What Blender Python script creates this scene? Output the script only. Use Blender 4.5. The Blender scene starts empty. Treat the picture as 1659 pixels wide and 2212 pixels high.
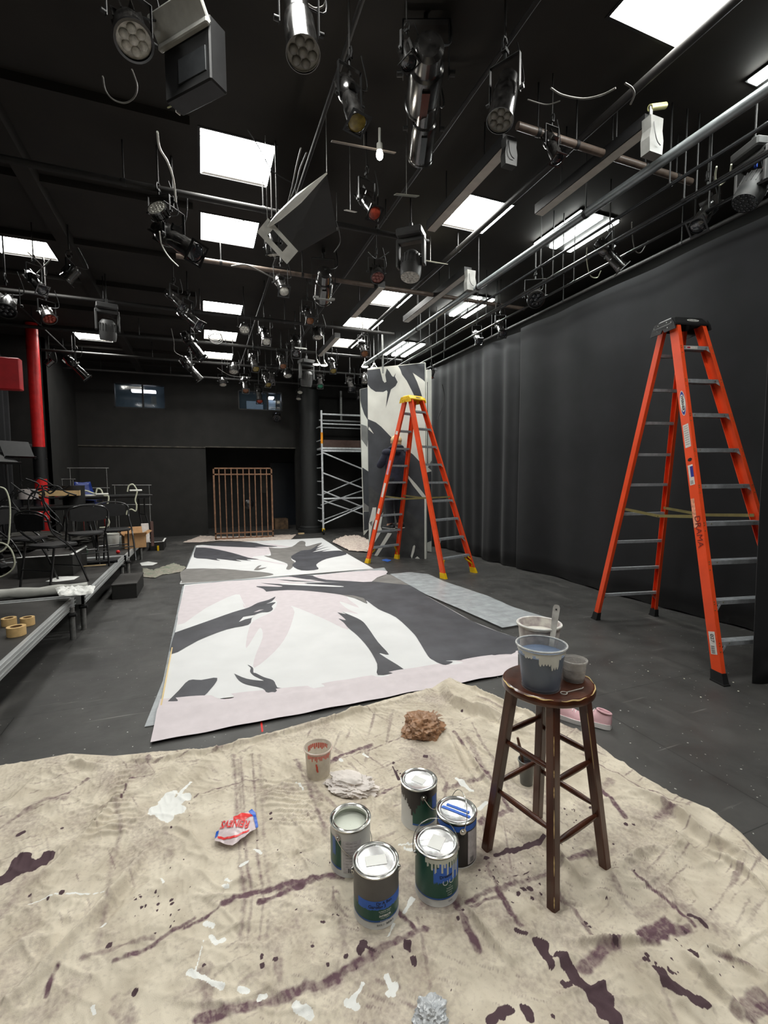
import bpy, bmesh, math, random
import numpy as np
from mathutils import Vector, Matrix, Quaternion, noise
from mathutils.geometry import tessellate_polygon
random.seed(7)
SC = bpy.context.scene
COL = SC.collection
R = math.radians

# ------------------------------------------------ camera, world, exposure
F = 1000.0; PIT = R(4.23); ROLL = R(0.45); YAW = R(21.3); EYE = 1.57
cam_d = bpy.data.cameras.new('camera'); cam = bpy.data.objects.new('camera', cam_d); COL.objects.link(cam)
cam_d.sensor_fit = 'VERTICAL'; cam_d.sensor_height = 36.0; cam_d.lens = 36.0 * F / 2212.0
cam_d.clip_start = 0.05; cam_d.clip_end = 100
cam.matrix_world = (Matrix.Translation((0, 0, EYE)) @ Matrix.Rotation(-YAW, 4, 'Z')
                    @ Matrix.Rotation(R(90) - PIT, 4, 'X') @ Matrix.Rotation(-ROLL, 4, 'Z'))
SC.camera = cam
world = bpy.data.worlds.new('world'); SC.world = world; world.use_nodes = True
world.node_tree.nodes['Background'].inputs[0].default_value = (0.5, 0.5, 0.52, 1)
world.node_tree.nodes['Background'].inputs[1].default_value = 0.02
SC.view_settings.view_transform = 'Standard'; SC.view_settings.look = 'None'
SC.view_settings.gamma = 1.0; SC.view_settings.use_curve_mapping = False
SC.view_settings.exposure = 0.55
SC.cycles.max_bounces = 6; SC.cycles.diffuse_bounces = 4; SC.cycles.glossy_bounces = 3
SC.cycles.transmission_bounces = 4; SC.cycles.transparent_max_bounces = 6
SC.cycles.caustics_reflective = False; SC.cycles.caustics_refractive = False
SC.cycles.sample_clamp_indirect = 4.0; SC.cycles.use_denoising = True
TROFFER_STRENGTH = 26.0
TUBE_STRENGTH = 30.0

# pixel of the 1659x2212 frame -> ray -> point on a real plane
def ray(px, py):
    u = (px - 829.5) / F; v = (1106 - py) / F
    c, s = math.cos(ROLL), math.sin(ROLL)
    u, v = u * c + v * s, -u * s + v * c
    f = math.cos(PIT) + v * math.sin(PIT); z = -math.sin(PIT) + v * math.cos(PIT)
    return Vector((u * math.cos(YAW) + f * math.sin(YAW), -u * math.sin(YAW) + f * math.cos(YAW), z))
EYEP = Vector((0, 0, EYE))
def atz(px, py, z=0.0):
    r = ray(px, py); return EYEP + r * ((z - EYE) / r.z)
def aty(px, py, Y):
    r = ray(px, py); return EYEP + r * (Y / r.y)
def atx(px, py, X):
    r = ray(px, py); return EYEP + r * (X / r.x)

# ------------------------------------------------ materials
def lin(c):
    c = c / 255.0
    return c / 12.92 if c <= 0.04045 else ((c + 0.055) / 1.055) ** 2.4
def rgb(r, g, b): return (lin(r), lin(g), lin(b), 1.0)
MATS = {}
def mat(name, col, rough=0.6, metal=0.0, var=0.12, scale=12.0, bump=0.0, bscale=60.0, spec=0.5, coat=0.0,
        emit=None, estr=0.0, alpha=1.0, trans=0.0, ior=1.45, sheen=0.0, col2=None, stretch=None):
    if name in MATS: return MATS[name]
    m = bpy.data.materials.new(name); m.use_nodes = True
    nt = m.node_tree; n = nt.nodes; l = nt.links; b = n['Principled BSDF']
    c = rgb(*col)
    b.inputs['Roughness'].default_value = rough; b.inputs['Metallic'].default_value = metal
    b.inputs['Specular IOR Level'].default_value = spec; b.inputs['Coat Weight'].default_value = coat
    b.inputs['Coat Roughness'].default_value = 0.15
    b.inputs['Alpha'].default_value = alpha; b.inputs['Transmission Weight'].default_value = trans
    b.inputs['IOR'].default_value = ior; b.inputs['Sheen Weight'].default_value = sheen
    if emit:
        b.inputs['Emission Color'].default_value = rgb(*emit); b.inputs['Emission Strength'].default_value = estr
    tc = n.new('ShaderNodeTexCoord'); mp = n.new('ShaderNodeMapping'); l.new(tc.outputs['Object'], mp.inputs[0])
    if stretch: mp.inputs['Scale'].default_value = stretch
    nz = n.new('ShaderNodeTexNoise'); nz.inputs['Scale'].default_value = scale; nz.inputs['Detail'].default_value = 6
    l.new(mp.outputs[0], nz.inputs['Vector'])
    rp = n.new('ShaderNodeValToRGB')
    c2 = rgb(*col2) if col2 else tuple(min(1, x * (1 + var * 1.6)) for x in c[:3]) + (1,)
    c1 = c if col2 else tuple(x * (1 - var) for x in c[:3]) + (1,)
    rp.color_ramp.elements[0].color = c1; rp.color_ramp.elements[1].color = c2
    rp.color_ramp.elements[0].position = 0.35; rp.color_ramp.elements[1].position = 0.7
    l.new(nz.outputs['Fac'], rp.inputs[0]); l.new(rp.outputs[0], b.inputs['Base Color'])
    if bump:
        n2 = n.new('ShaderNodeTexNoise'); n2.inputs['Scale'].default_value = bscale; n2.inputs['Detail'].default_value = 4
        l.new(mp.outputs[0], n2.inputs['Vector'])
        bp = n.new('ShaderNodeBump'); bp.inputs['Strength'].default_value = bump; bp.inputs['Distance'].default_value = 0.01
        l.new(n2.outputs['Fac'], bp.inputs['Height']); l.new(bp.outputs[0], b.inputs['Normal'])
    MATS[name] = m
    return m

# ------------------------------------------------ mesh builder
def frame_of(d):
    d = Vector(d).normalized()
    a = Vector((0, 0, 1)) if abs(d.z) < 0.95 else Vector((1, 0, 0))
    x = a.cross(d).normalized(); y = d.cross(x)
    return x, y, d
class MB:
    def __init__(s): s.v = []; s.f = []; s.m = []; s.mi = 0
    def add(s, vs, fs):
        o = len(s.v); s.v += [tuple(p) for p in vs]
        s.f += [tuple(i + o for i in f) for f in fs]; s.m += [s.mi] * len(fs); return s
    def box(s, lo, hi, M=None, bev=0.0):
        x0, y0, z0 = lo; x1, y1, z1 = hi
        if bev > 0:
            b = bev; pts = []
            for z, i in ((z0, b), (z0 + b, 0), (z1 - b, 0), (z1, b)):
                k = b if i == 0 else b * 1.6
                pts.append([(x0 + k, y0 + i, z), (x1 - k, y0 + i, z), (x1 - i, y0 + k, z), (x1 - i, y1 - k, z),
                            (x1 - k, y1 - i, z), (x0 + k, y1 - i, z), (x0 + i, y1 - k, z), (x0 + i, y0 + k, z)])
            vs = [p for r_ in pts for p in r_]; fs = []
            for r_ in range(3):
                for j in range(8):
                    a = r_ * 8 + j; c = r_ * 8 + (j + 1) % 8; fs.append((a, c, c + 8, a + 8))
            fs.append(tuple(range(7, -1, -1))); fs.append(tuple(range(24, 32)))
        else:
            vs = [(x0, y0, z0), (x1, y0, z0), (x1, y1, z0), (x0, y1, z0), (x0, y0, z1), (x1, y0, z1), (x1, y1, z1), (x0, y1, z1)]
            fs = [(0, 3, 2, 1), (4, 5, 6, 7), (0, 1, 5, 4), (1, 2, 6, 5), (2, 3, 7, 6), (3, 0, 4, 7)]
        if M is not None: vs = [M @ Vector(p) for p in vs]
        return s.add(vs, fs)
    def bar(s, a, b, w, h, up=(0, 0, 1), bev=0.0):       # box from a to b, w across, h along up
        a = Vector(a); b = Vector(b); d = (b - a).normalized(); u = Vector(up)
        x = d.cross(u).normalized(); u = x.cross(d)
        M = Matrix((x, d, u)).transposed().to_4x4(); M.translation = a
        return s.box((-w / 2, 0, -h / 2), (w / 2, (b - a).length, h / 2), M, bev)
    def ring(s, c, x, y, r, n, ry=None):
        ry = r if ry is None else ry
        return [c + x * (r * math.cos(2 * math.pi * i / n)) + y * (ry * math.sin(2 * math.pi * i / n)) for i in range(n)]
    def loft(s, rings, cap=(True, True), closed=False):
        n = len(rings[0]); vs = [p for r_ in rings for p in r_]; fs = []
        m = len(rings)
        for k in range(m if closed else m - 1):
            k2 = (k + 1) % m
            for i in range(n):
                j = (i + 1) % n; fs.append((k * n + i, k * n + j, k2 * n + j, k2 * n + i))
        if not closed:
            if cap[0]: fs.append(tuple(range(n - 1, -1, -1)))
            if cap[1]: fs.append(tuple(range((m - 1) * n, m * n)))
        return s.add(vs, fs)
    def cyl(s, a, b, r, r2=None, n=16, cap=(True, True)):
        a = Vector(a); b = Vector(b); x, y, d = frame_of(b - a)
        return s.loft([s.ring(a, x, y, r, n), s.ring(b, x, y, r if r2 is None else r2, n)], cap)
    def lathe(s, prof, n=24, M=None, cap=(False, False)):  # prof: (radius, z)
        M = M or Matrix()
        rings = [[M @ Vector((max(r_, 1e-4) * math.cos(2 * math.pi * i / n), max(r_, 1e-4) * math.sin(2 * math.pi * i / n), z)) for i in range(n)] for r_, z in prof]
        return s.loft(rings, cap)
    def tube(s, pts, r, n=8, closed=False):
        pts = [Vector(p) for p in pts]; m = len(pts); rings = []; px = None
        for i, p in enumerate(pts):
            if closed: t = pts[(i + 1) % m] - pts[i - 1]
            else: t = pts[min(i + 1, m - 1)] - pts[max(i - 1, 0)]
            if t.length < 1e-9: t = Vector((0, 0, 1))
            t.normalize()
            if px is None: x, y, _ = frame_of(t)
            else:
                x = px - t * px.dot(t)
                if x.length < 1e-6: x = frame_of(t)[0]
                x.normalize(); y = t.cross(x)
            px = x; rr = r[i] if isinstance(r, (list, tuple)) else r
            rings.append(s.ring(p, x, y, rr, n))
        return s.loft(rings, closed=closed)
    def prism(s, pts, M, t):                               # flat outline (x, y) given thickness along z
        pts = [Vector((p[0], p[1], 0)) for p in pts]; n = len(pts)
        tri = tessellate_polygon([pts])
        vs = [M @ p for p in pts] + [M @ (p + Vector((0, 0, t))) for p in pts]
        fs = [tuple(x) for x in tri] + [tuple(i + n for i in reversed(x)) for x in tri]
        fs += [(i, (i + 1) % n, (i + 1) % n + n, i + n) for i in range(n)]
        return s.add(vs, fs)
    def face(s, pts):                                      # one flat painted patch
        pts = [Vector(p) for p in pts]
        return s.add(pts, [tuple(x) for x in tessellate_polygon([pts])])
    def ball(s, c, r, n=12, m=8, sc=(1, 1, 1)):
        c = Vector(c); rings = []
        for k in range(m + 1):
            a = math.pi * k / m; rr = max(r * math.sin(a), 1e-4)
            rings.append([c + Vector((rr * math.cos(2 * math.pi * i / n) * sc[0], rr * math.sin(2 * math.pi * i / n) * sc[1], -r * math.cos(a) * sc[2])) for i in range(n)])
        return s.loft(rings)
    def mesh(s, name, mats, smooth=35):
        me = bpy.data.meshes.new(name); me.from_pydata(s.v, [], s.f)
        for m in (mats if isinstance(mats, (list, tuple)) else [mats]): me.materials.append(m)
        if any(s.m): me.polygons.foreach_set('material_index', s.m)
        me.update()
        bm = bmesh.new(); bm.from_mesh(me); bmesh.ops.recalc_face_normals(bm, faces=bm.faces); bm.to_mesh(me); bm.free()
        if smooth: me.shade_smooth(); me.set_sharp_from_angle(angle=R(smooth))
        return me
    def obj(s, name, mats, parent=None, smooth=35, loc=None):
        o = bpy.data.objects.new(name, s.mesh(name, mats, smooth)); COL.objects.link(o)
        if parent is not None: o.parent = parent
        if loc is not None: o.location = loc
        return o
def empty(name, loc, rz=0.0):
    o = bpy.data.objects.new(name, None); o.empty_display_size = 0.05; COL.objects.link(o)
    o.location = loc; o.rotation_euler = (0, 0, rz); return o
def tag(o, label, cat, group=None, kind=None):
    o['label'] = label; o['category'] = cat
    if group: o['group'] = group
    if kind: o['kind'] = kind
    return o
M_yoke = None
def struct(o): o['kind'] = 'structure'; return o
def part(name, mesh, parent, matrix=None, m=None, label=None):
    o = bpy.data.objects.new(name, mesh); COL.objects.link(o); o.parent = parent
    if matrix is not None: o.matrix_local = matrix
    if m is not None:
        o.material_slots[0].link = 'OBJECT'; o.material_slots[0].material = m
    if label: o['label'] = label
    return o
def copy_tree(o, parent=None):
    c = o.copy(); COL.objects.link(c)
    if parent is not None: c.parent = parent
    for ch in list(o.children): copy_tree(ch, c)
    return c
def text_mesh(s, size, bold=0.0):
    cu = bpy.data.curves.new('txt', 'FONT'); cu.body = s; cu.size = size; cu.align_x = 'CENTER'; cu.align_y = 'CENTER'
    cu.offset = bold; cu.resolution_u = 3
    o = bpy.data.objects.new('txt', cu); COL.objects.link(o)
    me = bpy.data.meshes.new_from_object(o); COL.objects.unlink(o); bpy.data.objects.remove(o)
    vs = [v.co.copy() for v in me.vertices]; fs = [tuple(p.vertices) for p in me.polygons]
    bpy.data.meshes.remove(me); return vs, fs
def smooth_path(pts, k=6):
    pts = [Vector(p) for p in pts]; out = []
    for i in range(len(pts) - 1):
        p0 = pts[max(i - 1, 0)]; p1 = pts[i]; p2 = pts[i + 1]; p3 = pts[min(i + 2, len(pts) - 1)]
        for j in range(k):
            t = j / k
            out.append(0.5 * ((2 * p1) + (p2 - p0) * t + (2 * p0 - 5 * p1 + 4 * p2 - p3) * t * t + (3 * p1 - p0 - 3 * p2 + p3) * t ** 3))
    out.append(pts[-1]); return out

# common materials
M_wall = mat('black wall paint', (30, 29, 27), 0.75, var=0.2, scale=3, bump=0.15, bscale=120)
M_ceil = mat('black ceiling paint', (38, 35, 32), 0.8, var=0.15, scale=2)
M_black = mat('black painted metal', (20, 20, 21), 0.28, var=0.2, spec=0.6, coat=0.4)
M_blackm = mat('matt black metal', (24, 24, 25), 0.5, var=0.2)
M_dkgrey = mat('dark grey housing', (62, 62, 62), 0.5)
M_grey = mat('pale grey housing', (122, 122, 119), 0.45)
M_chrome = mat('bright steel', (205, 205, 200), 0.22, metal=1.0, var=0.08)
M_alu = mat('brushed aluminium', (176, 178, 178), 0.4, metal=0.35, var=0.1, scale=30, stretch=(1, 0.1, 1))
M_galv = mat('galvanised steel', (140, 140, 138), 0.45, metal=0.7, var=0.2, scale=25)
M_pipe = mat('black iron pipe', (26, 24, 23), 0.6, var=0.25, scale=20)
M_wood = mat('varnished dark stool wood', (72, 38, 24), 0.3, var=0.35, scale=14, coat=0.35, stretch=(1, 1, 0.15), bump=0.05)
M_white = mat('white plastic', (222, 222, 215), 0.4, var=0.05)
M_paper = mat('white paper', (226, 226, 222), 0.8, var=0.04)
M_cable = mat('black rubber cable', (22, 22, 23), 0.45)
M_wcable = mat('cream cable', (200, 202, 180), 0.45, var=0.06)
# ------------------------------------------------ room shell
X0, X1, Y0, Y1, ZC = -5.2, 5.75, -2.2, 14.0, 4.5
# floor: painted black sheet flooring, scuffed, with board joints
def floor_material():
    m = bpy.data.materials.new('scuffed black stage floor'); m.use_nodes = True; nt = m.node_tree; n = nt.nodes; l = nt.links
    b = n['Principled BSDF']; tc = n.new('ShaderNodeTexCoord')
    def noise_(scale, det, st=(1, 1, 1), rot=0):
        mp = n.new('ShaderNodeMapping'); mp.inputs['Scale'].default_value = st; mp.inputs['Rotation'].default_value = (0, 0, rot)
        l.new(tc.outputs['Object'], mp.inputs[0]); z = n.new('ShaderNodeTexNoise'); z.inputs['Scale'].default_value = scale
        z.inputs['Detail'].default_value = det; l.new(mp.outputs[0], z.inputs['Vector']); return z.outputs['Fac']
    def ramp(src, p0, p1, c0, c1):
        r = n.new('ShaderNodeValToRGB'); r.color_ramp.elements[0].position = p0; r.color_ramp.elements[1].position = p1
        r.color_ramp.elements[0].color = c0; r.color_ramp.elements[1].color = c1; l.new(src, r.inputs[0]); return r.outputs[0]
    base = ramp(noise_(1.6, 8), 0.3, 0.75, rgb(54, 53, 52), rgb(72, 71, 69))
    scuff = ramp(noise_(3.0, 12, (1, 0.25, 1), 0.9), 0.60, 0.78, (0, 0, 0, 1), (1, 1, 1, 1))
    scuff2 = ramp(noise_(9.0, 6, (0.12, 2.2, 1), -0.35), 0.68, 0.74, (0, 0, 0, 1), (1, 1, 1, 1))
    speck = ramp(noise_(42.0, 1), 0.75, 0.765, (0, 0, 0, 1), (1, 1, 1, 1))
    def mixc(fac, a, bcol, k):
        mx = n.new('ShaderNodeMix'); mx.data_type = 'RGBA'; ml = n.new('ShaderNodeMath'); ml.operation = 'MULTIPLY'; ml.inputs[1].default_value = k
        l.new(fac, ml.inputs[0]); l.new(ml.outputs[0], mx.inputs['Factor']); l.new(a, mx.inputs['A']); mx.inputs['B'].default_value = bcol
        return mx.outputs['Result']
    c = mixc(scuff, base, rgb(112, 109, 105), 0.6); c = mixc(scuff2, c, rgb(150, 147, 142), 0.5); c = mixc(speck, c, rgb(190, 188, 182), 0.9)
    br = n.new('ShaderNodeTexBrick'); br.inputs['Scale'].default_value = 1.0; br.inputs['Brick Width'].default_value = 2.44
    br.inputs['Row Height'].default_value = 1.22; br.inputs['Mortar Size'].default_value = 0.0025; br.offset = 0.5
    l.new(tc.outputs['Object'], br.inputs['Vector'])
    br.inputs['Color1'].default_value = br.inputs['Color2'].default_value = (0, 0, 0, 1); br.inputs['Mortar'].default_value = (1, 1, 1, 1)
    c = mixc(br.outputs['Color'], c, rgb(22, 22, 22), 0.9)
    l.new(c, b.inputs['Base Color'])
    rr = ramp(noise_(5, 6), 0.3, 0.7, (0.38,) * 3 + (1,), (0.62,) * 3 + (1,)); l.new(rr, b.inputs['Roughness'])
    bp = n.new('ShaderNodeBump'); bp.inputs['Strength'].default_value = 0.12; bp.inputs['Distance'].default_value = 0.01
    l.new(noise_(18, 8), bp.inputs['Height']); l.new(bp.outputs[0], b.inputs['Normal'])
    return m
M_floor = floor_material()
b = MB(); b.box((X0, Y0, -0.15), (X1, Y1 + 2.0, 0)); struct(b.obj('floor', M_floor, smooth=0))

# ceiling with vaulted recesses for the square troffers
TROF = [(0.08, 4.36), (0.08, 5.68), (0.11, 8.38), (0.13, 9.96), (0.14, 11.62), (2.52, 1.81), (2.62, 4.36), (2.62, 6.97), (2.62, 8.26), (2.62, 9.62),
        (-2.32, 6.94), (-2.3, 10.9), (0.08, 1.81), (-2.32, 1.81), (2.6, -1.1), (0.08, -1.1)]  # out-of-view lights at the end are added to brighten the foreground
TS = 0.62
xs = sorted(set([X0, X1] + [round(t[0], 3) for t in TROF] + [round(t[0] + TS, 3) for t in TROF]))
ys = sorted(set([Y0, Y1 + 2.0] + [round(t[1], 3) for t in TROF] + [round(t[1] + TS, 3) for t in TROF]))
b = MB()
for i in range(len(xs) - 1):
    for j in range(len(ys) - 1):
        cx, cy = (xs[i] + xs[i + 1]) / 2, (ys[j] + ys[j + 1]) / 2
        if any(t[0] < cx < t[0] + TS and t[1] < cy < t[1] + TS for t in TROF): continue
        b.box((xs[i], ys[j], ZC), (xs[i + 1], ys[j + 1], ZC + 0.02))
struct(b.obj('ceiling', M_ceil, smooth=0))
b = MB(); b.box((X0, Y0, ZC + 0.25), (X1, Y1 + 2, ZC + 0.3)); struct(b.obj('ceiling_slab', M_ceil, smooth=0))
b = MB(); b.box((-1.5, Y0, ZC - 0.14), (-1.36, Y1, ZC)); struct(b.obj('ceiling_beam', M_ceil, smooth=0))
for k in range(13):
    y = 0.45 + 1.27 * k
    for a, c in ((X0, -1.5), (-1.36, 0.0)):
        b = MB(); b.box((a, y, ZC - 0.07), (c, y + 0.09, ZC)); struct(b.obj('ceiling_beam', M_ceil, smooth=0))

M_glow = mat('lit troffer diffuser', (240, 240, 240), 0.6, var=0.0, emit=(255, 255, 250), estr=TROFFER_STRENGTH)
M_trofw = mat('white troffer end plate', (150, 146, 138), 0.6, var=0.03)
def vault(me_n):
    b = MB(); n = 12; a = [(-TS / 2 + TS * i / n, 0.16 * math.sin(math.pi * i / n)) for i in range(n + 1)]
    v = [(x, -TS / 2, z) for x, z in a] + [(x, TS / 2, z) for x, z in a]
    b.add(v, [(i, i + 1, i + n + 2, i + n + 1) for i in range(n)]); return b.mesh('diffuser', M_glow)
vm = vault(0)
n = 12; endm = []
for s in (-1, 1):
    b = MB(); p = [(-TS / 2, s * TS / 2, 0)] + [(-TS / 2 + TS * i / n, s * TS / 2, 0.162 * math.sin(math.pi * i / n)) for i in range(1, n)] + [(TS / 2, s * TS / 2, 0)]
    b.face(p); endm.append(b.mesh('end_plate', M_trofw))
b = MB()
for a_, c_ in (((-TS/2-.02, -TS/2-.02, -.006), (TS/2+.02, -TS/2, 0)), ((-TS/2-.02, TS/2, -.006), (TS/2+.02, TS/2+.02, 0)),
               ((-TS/2-.02, -TS/2, -.006), (-TS/2, TS/2, 0)), ((TS/2, -TS/2, -.006), (TS/2+.02, TS/2, 0))): b.box(a_, c_)
frm = b.mesh('trim_frame', M_blackm, 0)
tl = ['large square ceiling light nearest the hanging box light', 'square ceiling light behind the finned stage light, second of the middle row',
      'square ceiling light third from the camera in the middle row', 'square ceiling light crossed by the coiled pale cable', 'square ceiling light farthest down the middle row',
      'largest and brightest square ceiling light, above the grey plug box', 'square ceiling light beside the grey busway channel near the curtain', 'square ceiling light behind the moving head light',
      'square ceiling light above the dark hanging panel, crossed by a pipe', 'square ceiling light over the scaffold tower', 'square ceiling light over the cluttered platform tables',
      'small square ceiling light behind the moving head over the platform', 'added unseen square ceiling light above the drop cloth', 'added unseen square ceiling light above the near platform end',
      'added unseen square ceiling light behind the camera near the curtain', 'added unseen square ceiling light behind the camera in the middle row']
for (x, y), lb in zip(TROF, tl):
    t = tag(empty('ceiling_light', (x + TS / 2, y + TS / 2, ZC)), lb, 'ceiling light', 'square recessed ceiling lights')
    part('diffuser', vm, t); [part('end_plate', e_, t) for e_ in endm]; part('frame', frm, t)

# walls
def wall_with_holes(name, y, t, x0, x1, z0, z1, holes, m):
    xs = sorted(set([x0, x1] + [h[0] for h in holes] + [h[1] for h in holes])); zs = sorted(set([z0, z1] + [h[2] for h in holes] + [h[3] for h in holes]))
    b = MB()
    for i in range(len(xs) - 1):
        for j in range(len(zs) - 1):
            cx, cz = (xs[i] + xs[i + 1]) / 2, (zs[j] + zs[j + 1]) / 2
            if any(h[0] < cx < h[1] and h[2] < cz < h[3] for h in holes): continue
            b.box((xs[i], y, zs[j]), (xs[i + 1], y + t, zs[j + 1]))
    return struct(b.obj(name, m, smooth=0))
W1 = (-2.1, -0.86, 3.46, 4.12); W2 = (1.02, 2.27, 3.55, 4.1); D1 = (0.1, 2.62, 0.0, 2.46)
wall_with_holes('wall_back', Y1, 0.2, -2.95, X1, 0, ZC, [W1, W2, D1], M_wall)
b = MB(); b.box((X0, 11.6, 0), (-2.95, 11.7, ZC)); b.box((-3.0, 11.6, 0), (-2.95, Y1, ZC)); struct(b.obj('wall_back_corner', M_wall, smooth=0))
b = MB(); b.box((X0 - 0.2, Y0, 0), (X0, Y1, ZC)); struct(b.obj('wall_left', M_wall, smooth=0))
b = MB(); b.box((X1, Y0, 0), (X1 + 0.2, Y1, ZC)); struct(b.obj('wall_right', M_wall, smooth=0))
b = MB(); b.box((X0, Y0 - 0.2, 0), (X1, Y0, ZC)); struct(b.obj('wall_front', M_wall, smooth=0))
b = MB(); b.box((-2.95, Y1 - 0.03, 2.44), (0.1, Y1, 2.475)); b.box((0.1, Y1 - 0.03, 2.46), (2.62, Y1, 2.49))
struct(b.obj('trim_1', mat('worn ledge paint', (70, 66, 58), 0.6, var=0.5, scale=8), smooth=0))
# alcove behind the back wall opening
b = MB(); b.box((-0.1, Y1 + 1.8, 0), (X1, Y1 + 1.9, ZC)); b.box((-0.1, Y1 + .2, 0), (0.0, Y1 + 1.8, ZC)); b.box((3.2, Y1 + .2, 0), (3.3, Y1 + 1.8, ZC))
struct(b.obj('wall_alcove', M_wall, smooth=0))
b = MB(); b.box((-0.1, Y1 + .2, 2.5), (3.2, Y1 + 1.8, 2.55)); struct(b.obj('ceiling_alcove', M_ceil, smooth=0))
# booth windows: pane, frame, room glow behind
M_glass = mat('booth glass', (70, 84, 92), 0.06, var=0.05, alpha=0.45, spec=0.8)
M_booth = mat('dim blue grey booth wall', (92, 108, 120), 0.8)
M_blk = mat('black window frame', (16, 16, 17), 0.5)
M_lamp = mat('booth strip light', (250, 250, 250), 0.5, emit=(235, 242, 255), estr=9.0)
M_boothglow = mat('booth monitor glow', (160, 180, 200), 0.6, emit=(150, 175, 200), estr=0.35)
def window(n, W, split, lampx):
    x0, x1, z0, z1 = W
    b = MB(); b.box((x0 - .2, Y1 + .2, z0 - .5), (x0 - .15, Y1 + 1.5, z1 + .3)); b.box((x1 + .15, Y1 + .2, z0 - .5), (x1 + .2, Y1 + 1.5, z1 + .3))
    b.box((x0 - .2, Y1 + 1.5, z0 - .5), (x1 + .2, Y1 + 1.55, z1 + .3)); struct(b.obj('wall_booth', M_booth, smooth=0))
    t = struct(empty('window_%d' % n, ((x0 + x1) / 2, Y1, z0)))
    cx = (x0 + x1) / 2; h = z1 - z0; w = (x1 - x0) / 2
    b = MB()
    for a_, c_ in (((-w, 0, 0), (w, .2, .03)), ((-w, 0, h - .03), (w, .2, h)), ((-w, 0, 0), (-w + .03, .2, h)), ((w - .03, 0, 0), (w, .2, h)), ((split - cx - .02, .05, 0), (split - cx + .02, .15, h))): b.box(a_, c_)
    b.obj('frame', M_blk if n == 1 else M_dkgrey, t, smooth=0)
    b = MB(); b.box((-w + .03, .09, .03), (split - cx - .02, .1, h - .03)); b.obj('pane', M_glass, t, smooth=0)
    b = MB(); b.box((split - cx + .02, .12, .03), (w - .03, .13, h - .03)); b.obj('pane', M_glass, t, smooth=0)
    return t
window(1, W1, -1.42, -1.6); window(2, W2, 1.85, 1.4)
def simple(name, lo, hi, m, label, cat, bev=0.0, group=None, smooth=35, rz=0.0):
    c = Vector(((lo[0] + hi[0]) / 2, (lo[1] + hi[1]) / 2, lo[2])); b = MB()
    b.box((lo[0] - c.x, lo[1] - c.y, 0), (hi[0] - c.x, hi[1] - c.y, hi[2] - lo[2]), None, bev)
    o = b.obj(name, m, smooth=smooth if bev else 0, loc=c); o.rotation_euler = (0, 0, rz); return tag(o, label, cat, group)
simple('booth_lamp', (-1.75, Y1 + .6, 4.0), (-1.15, Y1 + .8, 4.06), M_lamp, 'lit strip light inside the control booth behind the wide dark window', 'light')
simple('booth_lamp', (1.95, Y1 + .5, 4.0), (2.1, Y1 + .8, 4.05), M_lamp, 'small lit lamp inside the booth behind the steel framed window', 'light')
simple('notice_sheet', (-1.23, Y1 + .155, 3.6), (-1.1, Y1 + .16, 3.82), M_paper, 'white paper notice taped inside the dark booth window', 'paper')
simple('booth_monitor', (1.3, Y1 + .6, 3.58), (1.78, Y1 + .64, 3.9), M_boothglow, 'pale glowing monitor screen inside the booth behind the steel framed window', 'monitor')
simple('booth_monitor', (1.92, Y1 + .6, 3.6), (2.15, Y1 + .64, 3.95), M_boothglow, 'narrow glowing monitor inside the booth at the window corner', 'monitor')

# round column at the back
b = MB(); b.lathe([(0.38, 0), (0.38, .1), (0.33, .12), (0.33, .16), (0.29, .2), (0.29, ZC)], 40)
tag(b.obj('round_column', mat('black column paint', (30, 31, 31), .55), loc=(2.92, 13.4, 0)), 'thick round black column beside the back wall doorway', 'column')

# door leaf inside the alcove with a strip of light at its edge
dr = struct(empty('door_1', (2.1, Y1 + 1.75, 0)))
b = MB(); b.box((0, 0, 0), (.95, .05, 2.1), None, .005); b.obj('door_leaf', mat('navy door paint', (20, 26, 34), .5), dr)
b = MB(); b.cyl((.85, -.05, 1.0), (.85, 0, 1.0), .03); b.obj('handle', M_chrome, dr)
simple('notice_sheet', (1.75, Y1 + 1.77, 1.1), (1.95, Y1 + 1.79, 1.7), mat('grey poster', (60, 58, 54), .8), 'grey paper notice beside the navy door in the alcove', 'paper')

# curtains (black drapes): folded cloth swept along a path
M_drape = mat('black velour drape', (17, 17, 20), 0.9, var=0.15, scale=5, sheen=0.08, bump=0.05, bscale=300)
def drape(name, path, z0, z1, amp, wl, label, seed=1, tip=0.0, m=M_drape, bottom=None):
    rnd = random.Random(seed); path = smooth_path([(p[0], p[1], 0) for p in path], 40)
    n = len(path); ph = 0; vs = []; rows = 14; prof = []
    ks = [rnd.uniform(.6, 1.5) for _ in range(n)]
    s = 0
    for i, p in enumerate(path):
        t = (path[min(i + 1, n - 1)] - path[max(i - 1, 0)]).normalized(); nr = Vector((-t.y, t.x, 0))
        if i: s += (p - path[i - 1]).length
        a = math.sin(2 * math.pi * s / wl + 1.7 * math.sin(s * 2.1 + seed)) * (0.45 + 0.55 * math.sin(s * 1.3 + seed * 2) ** 2) + .35 * math.sin(2 * math.pi * s / (wl * .37) + seed)
        prof.append((p, nr, a, s))
    for k in range(rows + 1):
        f = k / rows
        for p, nr, a, s in prof:
            z = z0 + (z1 - z0) * f
            if k == 0: z += 0.02 * math.sin(s * 5 + seed) ** 2
            g = .55 + .45 * (1 - f); q = p + nr * (a * amp * g + .03 * (1 - f) * math.sin(s * 2.7 + f * 3))
            vs.append((q.x, q.y, z))
    b = MB(); b.add(vs, [(k * n + i, k * n + i + 1, (k + 1) * n + i + 1, (k + 1) * n + i) for k in range(rows) for i in range(n - 1)])
    o = b.obj(name, m, smooth=80); md = o.modifiers.new('thickness', 'SOLIDIFY'); md.thickness = .006
    return tag(o, label, 'curtain')
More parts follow.
